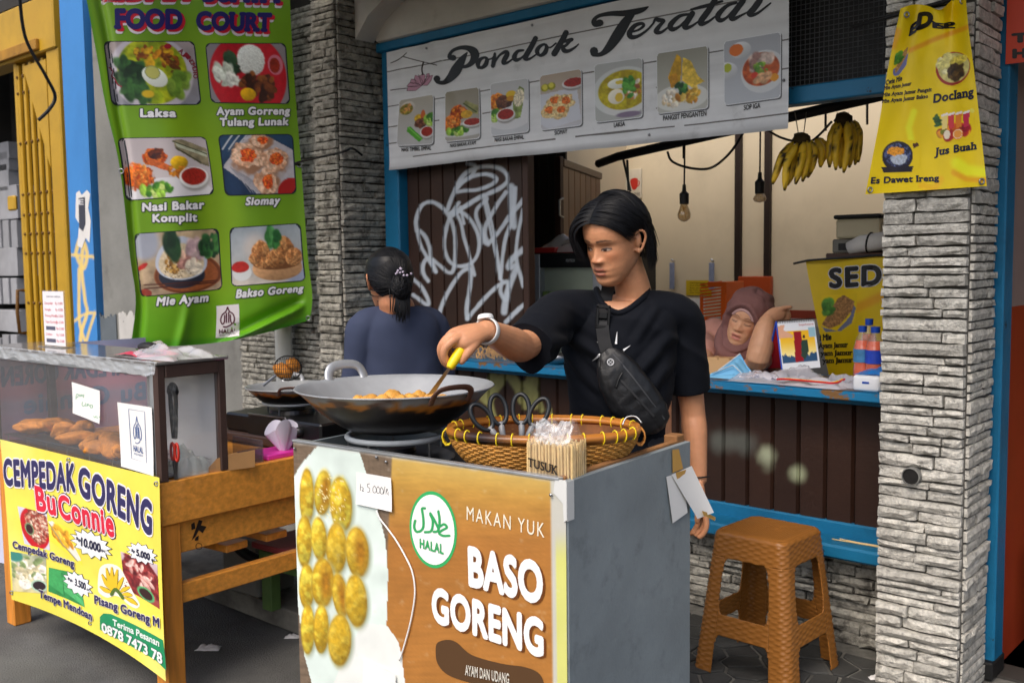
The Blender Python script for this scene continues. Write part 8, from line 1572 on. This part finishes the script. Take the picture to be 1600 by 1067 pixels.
ub = MB(); P = hp_ + dd * (.006 * (1 - (1 - sstep(.80, .92, fo)) * sstep(.0, .03, y)) - .02 * ((1 - sstep(.80, .92, fo)) * sstep(.0, .03, y)))[..., None]; P = P[: int(nn * .42)]; k2 = P.shape[0]; ub.add(h2(P.reshape(-1, 3)), [(i * mm + j, i * mm + (j + 1) % mm, (i + 1) * mm + (j + 1) % mm, (i + 1) * mm + j) for i in range(k2 - 1) for j in range(mm)]); chd(ub.build('undercap', M('pale_undercap', (186, 150, 146), rough=.9), None, True), scarf)
dr = MB(); torso(dr, T2, (L2, F2), [(0, 0, 1.23, .09, .07), (0, 0, 1.2, .15, .1), (0, 0, 1.1, .18, .12), (0, 0, .9, .19, .13), (0, 0, .6, .22, .15)]); limb(dr, [T2 - L2 * .1 + (0, 0, 1.17), T2 - L2 * .18 + (0, 0, 1.14), aty(1102, 552, 4.13)], [.085, .075, .062], 24); limb(dr, [T2 + L2 * .1 + (0, 0, 1.17), E2 + np.array([.07, .15, .03])], [.08, .07], 24); V, Fc = fuse(dr, .009, 5); build_vf('dress', V, Fc, ROSE, w2)

# ================================================================== on the serving shelf
SZ = 1.0425
def sp(u, v, d): p = fpl(u, v, d); p[2] = SZ; return FA.w(p[None])[0]
CARD = M('cardboard', (178, 134, 86))
a, b = fpl(1104, 575, .30), fpl(1140, 575, .30); bx_ = thing('cardboard_box', 'small plain cardboard box on the shelf in front of the scarved woman', 'box', FA); MB().box(a[0], b[0], .30, .44, SZ, SZ + .068, .002).build('carton', M('light_cardboard', (206, 164, 116), rough=.8, var=.06), bx_); MB().box((a[0] + b[0]) / 2 - .004, (a[0] + b[0]) / 2 + .004, .2995, .4405, SZ + .06, SZ + .0685).build('tape', CARD, bx_)
mk = thing('face_mask', 'light blue folded face mask lying on the shelf', 'mask', FA); a, b = fpl(1108, 588, .17), fpl(1164, 590, .17)
def mkf(U, V): x = a[0] - .01 + (b[0] - a[0] + .01) * U; hgt = .09 * np.interp(U, [0, .3, .62, .8, 1], [.15, .55, 1, .5, .12]); return np.stack([x, .17 + .07 * V + .01 * np.sin(V * 9), SZ + .004 + hgt * V ** .8 + .004 * np.sin(V * 26)], -1)
MB().grid(mkf, 26, 26).build('cloth', M('mask_blue', (120, 186, 226), rough=.8, var=.06, scale=20), mk, True); MB().tube([mkf(np.array([t]), np.array([.99]))[0] for t in np.linspace(0.05, .62, 12)], .0025, 5).build('edge_piping', WP, mk, True); MB().tube([mkf(np.array([t]), np.array([.5]))[0] + (0, -.003, 0) for t in np.linspace(0.1, .9, 14)], .0015, 5).build('pleat_seam', WP, mk, True)
cal = thing('desk_calendar', 'upright spiral desk calendar with yellow and red picture on the shelf', 'calendar')
cq = [aty(1213, 503, 3.83), aty(1272, 499, 3.78), aty(1282, 574, 3.72), aty(1222, 579, 3.77)]; bilin = lambda q_: (lambda u, v: ((1 - np.asarray(u, float)) * (1 - np.asarray(v, float)))[..., None] * q_[0] + (np.asarray(u, float) * (1 - np.asarray(v, float)))[..., None] * q_[1] + (np.asarray(u, float) * np.asarray(v, float))[..., None] * q_[2] + ((1 - np.asarray(u, float)) * np.asarray(v, float))[..., None] * q_[3])
SCal = Surf(bilin(cq), WORLD, .0004); mb = MB()
def calp(cv):
    U, V = cv.U, cv.V; cv.I = np.zeros(U.shape + (3,)) + (226, 230, 236); inn = (V > .2) & (V < .86) & (U > .05) & (U < .96); yel = np.array([240, 186, 40]) + (np.array([250, 236, 170]) - np.array([240, 186, 40])) * sstep(.3, .8, V)[..., None]; cv.I = np.where(inn[..., None], yel, cv.I)
    sky_ = .70 + .1 * fbm(U * 16, 0 * U, 0, 3); cv.mixin(((V > sky_) & inn) * 1., (50, 84, 120)); q = lambda *p: [tuple(np.array(a) / 100) for a in p]
    cv.poly(q((1240, 518), (1252, 518), (1256, 564), (1243, 566)), (150, 30, 40)); cv.e(12.56, 5.26, .02, .028, (60, 40, 36)); cv.poly(q((1252, 532), (1262, 530), (1264, 548), (1258, 562), (1252, 556)), (50, 70, 60)); cv.poly(q((1214, 510), (1226, 507), (1224, 516), (1240, 524), (1238, 528), (1222, 528), (1216, 530)), (222, 170, 140)); cv.poly(q((1262, 512), (1273, 511), (1275, 526), (1264, 527)), (150, 190, 206))
SCal.paintpx(mb, calp, 56, 60); SCal.text(mb, 'Sejahtera', (1248, 509), (1271, 507.5), (1248, 506), (190, 60, 60), 1); mb.build('front_sheet', PAPER, cal)
bq = [aty(1213, 503, 3.832), aty(1272, 499, 3.782), aty(1268, 572, 3.92), aty(1197, 576, 3.96)]; MB().grid(lambda U, V: bilin(bq)(U, V), 4, 4).build('back_sheet', M('calendar_red', (196, 30, 36), rough=.5), cal); m = MB().tube([bq[0], bq[3]], .004, 6); m.tube([cq[0], cq[3]], .003, 6); m.build('blue_edge', M('calendar_blue', (40, 80, 190), rough=.5), cal)
m = MB()
for t in np.linspace(.02, .98, 22): c = cq[0] + (cq[1] - cq[0]) * t; m.tube([c + np.array([0, .006 * cos(a), .006 * sin(a)]) for a in np.linspace(0, 2 * pi, 11)[:-1]], .0012, 5, closed=True)
m.build('spiral_binding', BLACK, cal)
def bottle(u, v0, d, h, r, label, liq, capc, lab, nm='juice_bottle'):
    p = sp(u, v0, d); t = thing(nm, label, 'bottle', frame_at(p)); pr = [(0, 0), (r * .9, 0), (r, .006), (r, h * .30), (r * .93, h * .36), (r, h * .42), (r, h * .62), (r * .8, h * .76), (r * .42, h * .88), (r * .40, h * .93)]
    MB().lathe(pr, 28).build('shell', film('pet_' + nm, (235, 238, 240), .08, .06), t, True); MB().lathe([(0, .002), (r * .86, .003), (r * .95, .01), (r * .95, h * .30), (r * .88, h * .36), (r * .95, h * .42), (r * .95, h * .6), (r * .7, h * .76), (0, h * .76)], 28).build('drink', M('drink_' + nm, liq, rough=.2, var=.05), t, True)
    MB().lathe([(r * 1.01, h * .40), (r * 1.015, h * .62)], 28).build('label_sleeve', M('sleeve_' + nm + str(u), lab, rough=.4, var=.25, scale=30), t, True); MB().lathe([(r * .46, h * .9), (r * .47, h), (0, h)], 20).build('cap', M('cap_blue', capc, rough=.4), t, True, 40)
bottle(1347, 578, .30, .215, .031, 'orange drink bottle with clear shoulder and dark blue cap by the pillar', (226, 92, 40), (24, 70, 170), (70, 130, 176)); bottle(1367, 577, .28, .215, .034, 'full orange drink bottle with bright blue cap touching the pillar', (226, 84, 34), (30, 90, 200), (40, 70, 180)); bottle(1357, 572, .40, .235, .03, 'tall bottle with pale blue cap behind the two orange bottles', (206, 120, 70), (70, 160, 220), (200, 220, 230), 'water_bottle')
CB_ = film('bag_film', (236, 234, 242), .42, .16)
for i, (u, v, d, sx, sy, h, lb_, mat) in enumerate(((1195, 596, .20, .24, .14, .045, 'crumpled clear plastic with white tissue lying beside the mask', CB_), (1250, 590, .26, .22, .16, .07, 'gathered clear plastic bags in front of the desk calendar', CB_), (1268, 601, .19, .26, .12, .035, 'flat plastic packet with red and yellow border on the shelf edge', film('packet_film', (232, 228, 236), .62, .2)), (1315, 594, .24, .18, .14, .055, 'crumpled clear plastic bag beside the tissue pack', CB_))):
    p = fpl(u, v, d); t = crumple('plastic_bag', lb_, 'plastic bag', (p[0], d, SZ + .002), sx, sy, h, 40 + i, mat, FA, 34, 24)
    if i == 2:
        for c_, o_ in (((214, 40, 50), 0), ((236, 196, 40), .008)): MB().tube(catmull([(p[0] - .11 + o_, d - .05 + o_, SZ + .02), (p[0] - .07, d - .055 + o_, SZ + .024), (p[0] + .05, d - .05 + o_, SZ + .022), (p[0] + .10 - o_, d - .03, SZ + .02), (p[0] + .115 - o_, d + .02, SZ + .03)], 6), .0035, 5).build('border_print', M('border' + str(c_[1]), c_, rough=.4), t)
    if i == 0:
        MB().grid(lambda U, V: np.stack([p[0] - .08 + .15 * U, d - .05 + .1 * V, SZ + .012 + .02 * np.abs(fbm(U * 6, V * 6, 0, 7)) * 1.5], -1), 20, 14).build('tissue', M('tissue_paper', (232, 228, 240)), t, True)
tp_ = thing('tissue_pack', 'white tissue pack with blue film top beside the pillar', 'tissue pack', FA); a, b = fpl(1331, 612, .14), fpl(1374, 612, .14); MB().box(a[0], b[0], .14, .24, SZ, SZ + .056, .012, 3).build('pack', M('pack_white', (226, 230, 236), rough=.4, var=.04), tp_, True, 60); MB().box((a[0] + b[0]) / 2 - .012, (a[0] + b[0]) / 2 + .012, .1388, .1398, SZ + .028, SZ + .035).build('blue_print', M('cap_blue', (30, 90, 200)), tp_); MB().grid(lambda U, V: np.stack([a[0] + (b[0] - a[0]) * U, .15 + .1 * V, SZ + .058 + .035 * U * V + .006 * fbm(U * 5, V * 5, 0, 3)], -1), 12, 8).build('blue_film', M('blue_wrap', (40, 130, 210), rough=.3, var=.2, scale=20), tp_, True)
sn = thing('snack_box', 'clear plastic box of orange crackers on the left of the shelf', 'snack box', FA); a, b = fpl(734, 566, .22), fpl(800, 572, .22)
MB().box(a[0], b[0], .22, .36, SZ, SZ + .058, .006).build('tub', film('tub_plastic', (232, 232, 230), .12, .08), sn); m = MB(); g = np.random.RandomState(3)
for i in range(60): c = (a[0] + .02 + (b[0] - a[0] - .04) * g.rand(), .235 + .11 * g.rand(), SZ + .008 + .036 * g.rand()); m.tube([np.array(c) + .014 * np.array([cos(t) * cos(i), cos(t) * sin(i), sin(t)]) for t in np.linspace(0, 4.5, 8)], .0035, 5)
o = m.build('crackers', M('cracker', (222, 160, 50), rough=.6, var=.25, scale=30), sn); o['kind'] = 'stuff'
for i, (u, v, r, lb_) in enumerate(((846, 582, .055, 'steel bowl on the shelf nearest the snack box'), (872, 583, .06, 'steel bowl on the shelf half hidden by the vendor'))):
    p = sp(u, v, .26); t = MB().lathe([(0, .004), (r * .5, .004), (r * .85, .02), (r, .045), (r + .003, .045), (r * .88, .018), (r * .5, 0), (0, 0)], 32).build('steel_bowl', STEEL, None, True, fr=frame_at(p)); setp(t, lb_, 'bowl')

# ================================================================== inside the shop
def ip(u, v, d): return fpl(u, v, d)
fg = thing('glass_fridge', 'small black display fridge with glass door behind the vendor', 'fridge', FA); a, b = ip(829, 396, .8), ip(938, 400, .8); z1 = a[2]; DK = M('fridge_black', (30, 31, 33), rough=.4)
MB().box(a[0], b[0], 0.85, 1.3, .55, z1, .006).build('cabinet', DK, fg); MB().box(a[0], a[0] + .06, 0.8, 0.849, .6, z1 - .005, .003).build('door_stile', M('silver_frame', (176, 180, 186), rough=.4, metal=.2), fg); MB().box(b[0] - .05, b[0], 0.8, 0.849, .6, z1 - .005, .003).build('door_stile', M('silver_frame', (150, 154, 160)), fg); MB().box(a[0] + .061, b[0] - .051, 0.8, 0.849, z1 - .075, z1 - .005, .003).build('header', DK, fg)
MB().box(a[0] + .061, b[0] - .051, 0.84, 0.846, .7, z1 - .076).build('pale_liner', M('fridge_liner', (190, 200, 176), rough=.5, var=.1), fg); MB().box(a[0] + .061, b[0] - .051, 0.804, 0.807, .7, z1 - .076).build('glass_door', film('fridge_glass', (200, 215, 205), .12, .04), fg)  # pale liner panel, its own colour lightened so the inside reads brighter
mb = MB(); Sfg = Surf(lambda u, v: np.stack([a[0] + .061 + (b[0] - a[0] - .112) * np.asarray(u), 0 * np.asarray(u) + .799, z1 - .005 - .07 * np.asarray(v)], -1), FA, .0005); uvtext(Sfg, mb, 'POLYTRON', .52, .68, .62, .22, (190, 192, 196)); mb.build('maker_name', PAPER, fg)
for i in range(7):
    p = (a[0] + .085 + i * .045, 0.824, 1.235); t = MB().lathe([(0, 0), (.018, 0), (.02, .004), (.02, .105), (.016, .112), (0, .112)], 16).build('drink_can', M('green_can', (130, 160, 40), rough=.3, metal=.3, var=.3, scale=30), None, True, 40, fr=frame_at(FA.w(np.array([p]))[0])); setp(t, 'green and yellow drink can inside the glass fridge', 'can', 'cans in the fridge')
MB().box(a[0] + .062, b[0] - .052, 0.808, 0.839, 1.222, 1.232).build('wire_shelf', STEEL, fg)
crumple('bag_bundle', 'clear plastic bag bundle piled on the fridge', 'plastic bag', ((a[0] + b[0]) / 2 - .05, 1.0, z1 + .003), .42, .3, .10, 61, film('dull_film', (206, 208, 210), .5, .2), FA); rb = MB().box(a[0], a[0] + .14, 0.83, 1.0, z1 + .001, z1 + .03, .004).build('red_tray', M('red_tray', (176, 40, 36), rough=.5), None, fr=FA); setp(rb, 'flat red tray on the fridge corner', 'tray')
q = ip(906, 384, .9); setp(MB().tube(catmull([(q[0] - .03, 0.9, q[2] + .05), (q[0], 0.9, q[2]), (q[0] + .03, 0.9, q[2] - .035)], 5), .018, 10).build('yellow_bottle', M('yellow_plastic', (236, 206, 20)), None, True, fr=FA), 'yellow plastic squeeze bottle lying on the fridge', 'bottle')
# hanging pole, cables, bulbs
pole = MB().tube([aty(935, 256, 5.2), aty(965, 245, 5.0), aty(1230, 184, 4.2), aty(1400, 144, 3.85)], .022, 8); setp(pole.build('black_pole', BLACK, None, True), 'long black pole under the ceiling carrying cables and bananas', 'pole')
m = MB().tube(catmull([aty(1043, 238, 4.7), aty(1050, 252, 4.65), aty(1075, 262, 4.6), aty(1110, 263, 4.5), aty(1140, 240, 4.45), aty(1162, 207, 4.4)], 6), .006, 5); setp(m.build('slack_cable', CABLE, None, True), 'slack black cable looping between the hanging bulbs', 'cable')
m = MB().tube(catmull([aty(1200, 204, 4.2), aty(1225, 217, 4.1), aty(1265, 222, 4.0), aty(1300, 190, 3.95)], 6), .005, 5); setp(m.build('thin_cable', CABLE, None, True), 'thin black cable strung behind the bananas', 'cable')
for (u, v), (u2, v2) in (((980, 250), (982, 298)), ((974, 250), (985, 300)), ((1068, 228), (1068, 248)), ((1290, 178), (1290, 205)), ((1355, 160), (1355, 195))): setp(MB().tube([aty(u, v, 4.7), aty(u2, v2, 4.7)], .006, 5).build('hanging_tie', CABLE, None), {980: 'black tie end hanging beside the cup picture', 974: 'slanted black tie hanging over the cup picture', 1068: 'short black tie above the pear shaped bulb', 1290: 'short black tie between the banana bunches', 1355: 'broad black tie right of the bananas'}[u], 'cord')
AMB = film('amber_glass', (190, 140, 50), .55, .06)
def bulb(u, vt, vb, d, cord_v, label, edison):
    top, bot = aty(u, vt, d), aty(u, vb, d); h = top[2] - bot[2]; t = thing('hanging_bulb', label, 'bulb', frame_at((bot[0], bot[1], bot[2]))); sk2 = .42 * h if edison else .62 * h
    MB().lathe([(0, h - sk2), (.021, h - sk2), (.022, h - .012), (.010, h), (.008, h + .03), (0, h + .03)], 20).build('socket', BLACK, t, True, 40); g_ = h - sk2
    MB().lathe([(.016, g_), (.022, g_ * .75), (.031, g_ * .42), (.028, g_ * .2), (.014, g_ * .05), (0, 0)] if edison else [(.016, g_), (.026, g_ * .7), (.03, g_ * .4), (.022, g_ * .12), (0, 0)], 24).build('glass', AMB, t, True); c = aty(u + 1, cord_v, d); MB().tube([(0, 0, h + .02), (c[0] - bot[0], 0, c[2] - bot[2])], .004, 6).build('cord', CABLE, t)
    if edison: MB().tube([(.008 * cos(i * 2), .008 * sin(i * 2), g_ * (.2 + .7 * (i % 2))) for i in range(8)], .001, 4).build('filament', M('filament', (150, 96, 40), rough=.4), t)
bulb(1069, 299, 347, 4.62, 226, 'unlit pear shaped amber bulb hanging behind the vendor head', True); bulb(1187, 280, 317, 4.5, 204, 'unlit round bulb hanging beside the brown wall batten', False)
# bananas
BANV = M('spotted_banana', vc=True, rough=.5, var=.1, scale=30)
def banana(t, P, r, seed):
    c = catmull(P, 5); k = len(c); s = np.linspace(0, 1, k); rr = r * np.interp(s, [0, .06, .18, .5, .85, .95, 1], [.28, .3, .8, 1, .75, .4, .25]); m = MB(); m.tube(c, rr, 10); V = np.array(m.v); n1 = fbm(V[:, 0] * 60, V[:, 1] * 60, V[:, 2] * 26, seed, 3); ss = np.repeat(s, 10); blk = np.clip(sstep(.12, .3, n1) + sstep(.93, .97, ss) + .6 * sstep(.1, .04, ss), 0, 1)[:, None]; cc = lin((234, 192, 44)) * (1 + .25 * fbm(V[:, 0] * 20, V[:, 1] * 20, V[:, 2] * 20, seed + 5))[:, None] * (1 - blk) + lin((40, 28, 16)) * blk; m.c = [tuple(x) for x in cc]; return m.build('banana', BANV, t, True)
def bunch(label, hook, d, fingers, seed):
    t = thing('banana_bunch', label, 'bananas')
    for i, (u0, v0, u1, v1, u2, v2, dd_, r) in enumerate(fingers): banana(t, [aty(u0, v0, d + dd_), aty((u0 + u1) / 2 , (v0 + v1) / 2 - 1, d + dd_ * .8), aty(u1, v1, d + dd_ * .6), aty(u2, v2, d + dd_ * .7)], r, seed + i)
    cr_ = aty(*hook, d); m = MB().ball(cr_, (.035, .03, .03), 12, 8, fn=lambda q_: 1 + .3 * fbm(q_[:, 0] * 3, q_[:, 1] * 3, q_[:, 2] * 3, seed)); m.build('crown', M('dry_stem', (74, 60, 34), rough=.9, var=.3, scale=30), t, True)
    for du in (-10, 8): MB().tube([aty(hook[0] + du * .3, hook[1], d), aty(hook[0] + du, 176, d + .02)], .002, 4).build('string', M('grey_string', (150, 146, 136), rough=.8), t)
    return t
bunch('larger spotted banana bunch hanging nearer the cream wall', (1252, 219), 3.95, [(1240, 222, 1220, 250, 1207, 288, .0, .019), (1246, 224, 1230, 256, 1226, 298, -.05, .019), (1252, 224, 1242, 258, 1230, 290, .05, .018), (1256, 222, 1252, 252, 1243, 288, -.06, .019), (1262, 220, 1262, 246, 1254, 284, -.04, .019), (1268, 220, 1272, 244, 1266, 272, .0, .018), (1274, 217, 1284, 238, 1282, 262, .03, .018), (1262, 222, 1270, 250, 1262, 278, .06, .018), (1278, 216, 1290, 232, 1286, 254, .06, .017)], 3)
bunch('smaller spotted banana bunch hanging beside the yellow banner', (1318, 188), 3.93, [(1308, 190, 1298, 222, 1296, 262, .0, .019), (1312, 192, 1306, 224, 1306, 266, -.05, .018), (1318, 192, 1314, 228, 1313, 264, .04, .018), (1324, 190, 1326, 226, 1318, 270, -.06, .019), (1328, 189, 1334, 220, 1327, 262, -.02, .018), (1334, 188, 1342, 214, 1341, 254, .0, .019), (1330, 190, 1340, 224, 1336, 258, .05, .017)], 23)
# wall things
cup = thing('cup_picture', 'small white tile with a red cup on the cream wall', 'picture', FA); a, b = ip(973, 266, BW - .01), ip(1002, 310, BW - .01); MB().box(a[0], b[0], BW - .012, BW - .002, b[2], a[2], .001).build('tile', M('tile_white', (206, 198, 180), rough=.5), cup); m = MB(); Sc = Surf(lambda u, v: np.stack([a[0] + (b[0] - a[0]) * np.asarray(u), 0 * np.asarray(u) + BW - .0125, a[2] + (b[2] - a[2]) * np.asarray(v)], -1), FA); Sc.poly(m, [(985, 281), (996, 279), (996, 292), (991, 297), (987, 293)], (190, 50, 40), 1, smooth=3); Sc.stroke(m, [(995, 283), (999, 284), (998, 290), (995, 291)], 1.2, (190, 50, 40), 1); uvtext(Sc, m, 'COFFEE', .3, .95, .9, .1, (90, 80, 70)); m.build('print', PRINT, cup)
for u, lb_ in ((1048, 'blue grey strap hanging on the wall behind the vendor shoulder'), (1110, 'blue grey strap hanging over the orange basket')):
    a = ip(u, 408, BW - .06); b = ip(u, 452, BW - .06); t = thing('wall_strap', lb_, 'strap', FA); MB().box(a[0] - .018, a[0] + .018, BW - .05, BW - .04, b[2], a[2] - .01, .003).build('band', M('strap_grey', (140, 150, 176), rough=.6, var=.15, scale=40), t); MB().tube([(a[0] - .015, BW - .002, a[2]), (a[0], BW - .05, a[2] + .01), (a[0] + .015, BW - .05, a[2])], .006, 6).build('hook', STEEL, t)
nt_ = thing('yellow_notice', 'yellow printed notice pinned on the wall beside the orange basket', 'notice', FA); a, b = ip(1072, 438, BW - .005), ip(1112, 462, BW - .005); Sn = Surf(lambda u, v: np.stack([a[0] + (b[0] - a[0]) * np.asarray(u), 0 * np.asarray(u) + BW - .006, a[2] + (b[2] - a[2]) * np.asarray(v)], -1), FA); m = MB(); Sn.paintpx(m, lambda cv: cv.bg((206, 176, 40)), 3, 3)
for i in range(5): uvtext(Sn, m, ('DAFTAR MENU', 'Jus Mangga', 'Jus Jambu', 'Es Teh Manis', 'Air Mineral')[i], .15, .8, .22 + .16 * i, .08, (60, 50, 20))
m.build('sheet', PAPER, nt_); wsh = MB().box(a[0], b[0] - .05, BW - .006, BW - .003, b[2] - .16, b[2] - .02).build('white_notice', WP, None, fr=FA); setp(wsh, 'white paper pinned under the yellow notice', 'notice')
ob = thing('orange_basket', 'orange slotted plastic basket on the back counter', 'basket', FA); a, b = ip(1094, 440, 1.75), ip(1135, 498, 1.75); OR = M('orange_plastic', (222, 96, 24), rough=.4, var=.05); W_, H_ = b[0] - a[0], a[2] - b[2]
for i in range(11): z = b[2] + H_ * i / 11; MB().beam((a[0], 1.75, z), (b[0] - .03, 1.75, z + H_ * .09), .006, H_ * .05).build('slat', OR, ob)
MB().box(b[0] - .035, b[0], 1.745, 1.95, b[2], a[2], .004).build('end_wall', OR, ob); MB().box(a[0], b[0], 1.744, 1.756, b[2] - .02, b[2], .003).build('bottom_rim', OR, ob); MB().box(a[0] + .05, b[0], 1.744, 1.756, a[2] - .03, a[2], .003).build('top_rim', OR, ob); MB().box(a[0], a[0] + .02, 1.744, 1.756, b[2], b[2] + H_ * .6, .003).build('left_rim', OR, ob)
bkc = MB().box(-1.9, -.9, 1.7, 2.3, .1, b[2] - .021, .005).build('back_counter', M('steel_counter', (140, 140, 138), rough=.4, metal=.4, var=.1), None, fr=FA); setp(bkc, 'low steel counter along the back wall of the shop', 'counter')
# boxes on the high shelf by the pillar
hs = thing('wall_shelf', 'high shelf stacked with kitchen things beside the pillar', 'shelf', FA); a = ip(1305, 396, 1.1); MB().box(a[0], .28, 1.0, 1.45, a[2] - .03, a[2], .004).build('board', BROWN, hs)
a2, b2 = ip(1308, 343, 1.1), ip(1372, 372, 1.1); o = thing('cream_cool_box', 'cream plastic cool box with black lid on the high shelf', 'box', FA); MB().box(a2[0], a2[0] + .2, 1.08, 1.35, b2[2] - .0, a2[2], .012, 2).build('tub', M('cream_plastic', (196, 186, 156), rough=.5, var=.06), o); MB().box(a2[0] - .006, a2[0] + .206, 1.07, 1.36, a2[2], a2[2] + .018, .006).build('lid', BLACK, o)
o = thing('grey_toaster', 'grey appliance on the high shelf under the cream box', 'appliance', FA); a3, b3 = ip(1303, 373, 1.08), ip(1380, 396, 1.08); MB().box(a3[0], a3[0] + .24, 1.06, 1.36, a[2] + .001, b2[2] - .002, .006).build('housing', M('grey_case', (110, 108, 100), rough=.5, var=.1), o); MB().box(a3[0] + .03, a3[0] + .09, 1.058, 1.062, a[2] + .012, b2[2] - .02).build('dark_slot', BLACK, o)
p = ip(1352, 381, 1.02); o = thing('white_roll', 'white wrapped roll tied with black cord on the high shelf', 'roll', FA); MB().tube([(p[0] - .07, 1.02, p[2] - .02), (p[0] - .02, 1.02, p[2] - .002), (p[0] + .10, 1.02, p[2] + .012)], [.03, .038, .04], 16).build('wrapper', M('white_wrap', (206, 204, 200), rough=.6, var=.1), o, True); MB().tube([(p[0] + .02 + .006 * sin(t), 1.02 + .041 * cos(t), p[2] + .004 + .042 * sin(t)) for t in np.linspace(0, 2 * pi, 19)[:-1]], .004, 6, closed=True).build('cord', CABLE, o)
# things by the neighbour's door
yp = MB().box(.45, .50, .9, .96, .101, 1.55, .004).build('yellow_post', M('yellow_plastic', (236, 206, 20)), None, fr=FA); setp(yp, 'yellow plastic strip standing in the neighbouring doorway', 'strip')
a = fpl(1567, 930, .6); stk = thing('bucket_stack', 'stack of plastic buckets with a red rim in the neighbouring doorway', 'buckets', FA)
for i, c_ in enumerate(((60, 60, 64), (150, 146, 140), (40, 42, 46), (176, 170, 160), (196, 36, 44))): MB().lathe([(.07, .1 + i * .07), (.085, .19 + i * .07), (.09, .192 + i * .07), (.088, .2 + i * .07), (.08, .198 + i * .07)], 24, (.42, .62, 0)).build('bucket', M('bucket' + str(i), c_, rough=.45), stk, True)
setp(MB().box(.7, 1.1, 2.9, 3.18, 1.33, 1.85, .004).build('metal_rack', M('rack_grey', (84, 78, 66), rough=.5), None, fr=FA), 'dark metal rack against the neighbouring shop wall', 'rack')
# skewers dropped on the sill
o = thing('dropped_skewers', 'three thin wooden skewers lying on the lower blue sill', 'skewers', FA); a = fpl(1302, 836, .22)
for i, (dx, dy, an) in enumerate(((0, 0, 8), (.02, .02, -14), (.05, .01, 20))): MB().tube([(a[0] + dx, .21 + dy, .4885), (a[0] + dx + .17 * cos(radians(an)), .21 + dy + .05 * sin(radians(an)), .4885)], .0018, 5).build('skewer', M('bamboo_skewer', (226, 196, 138)), o)
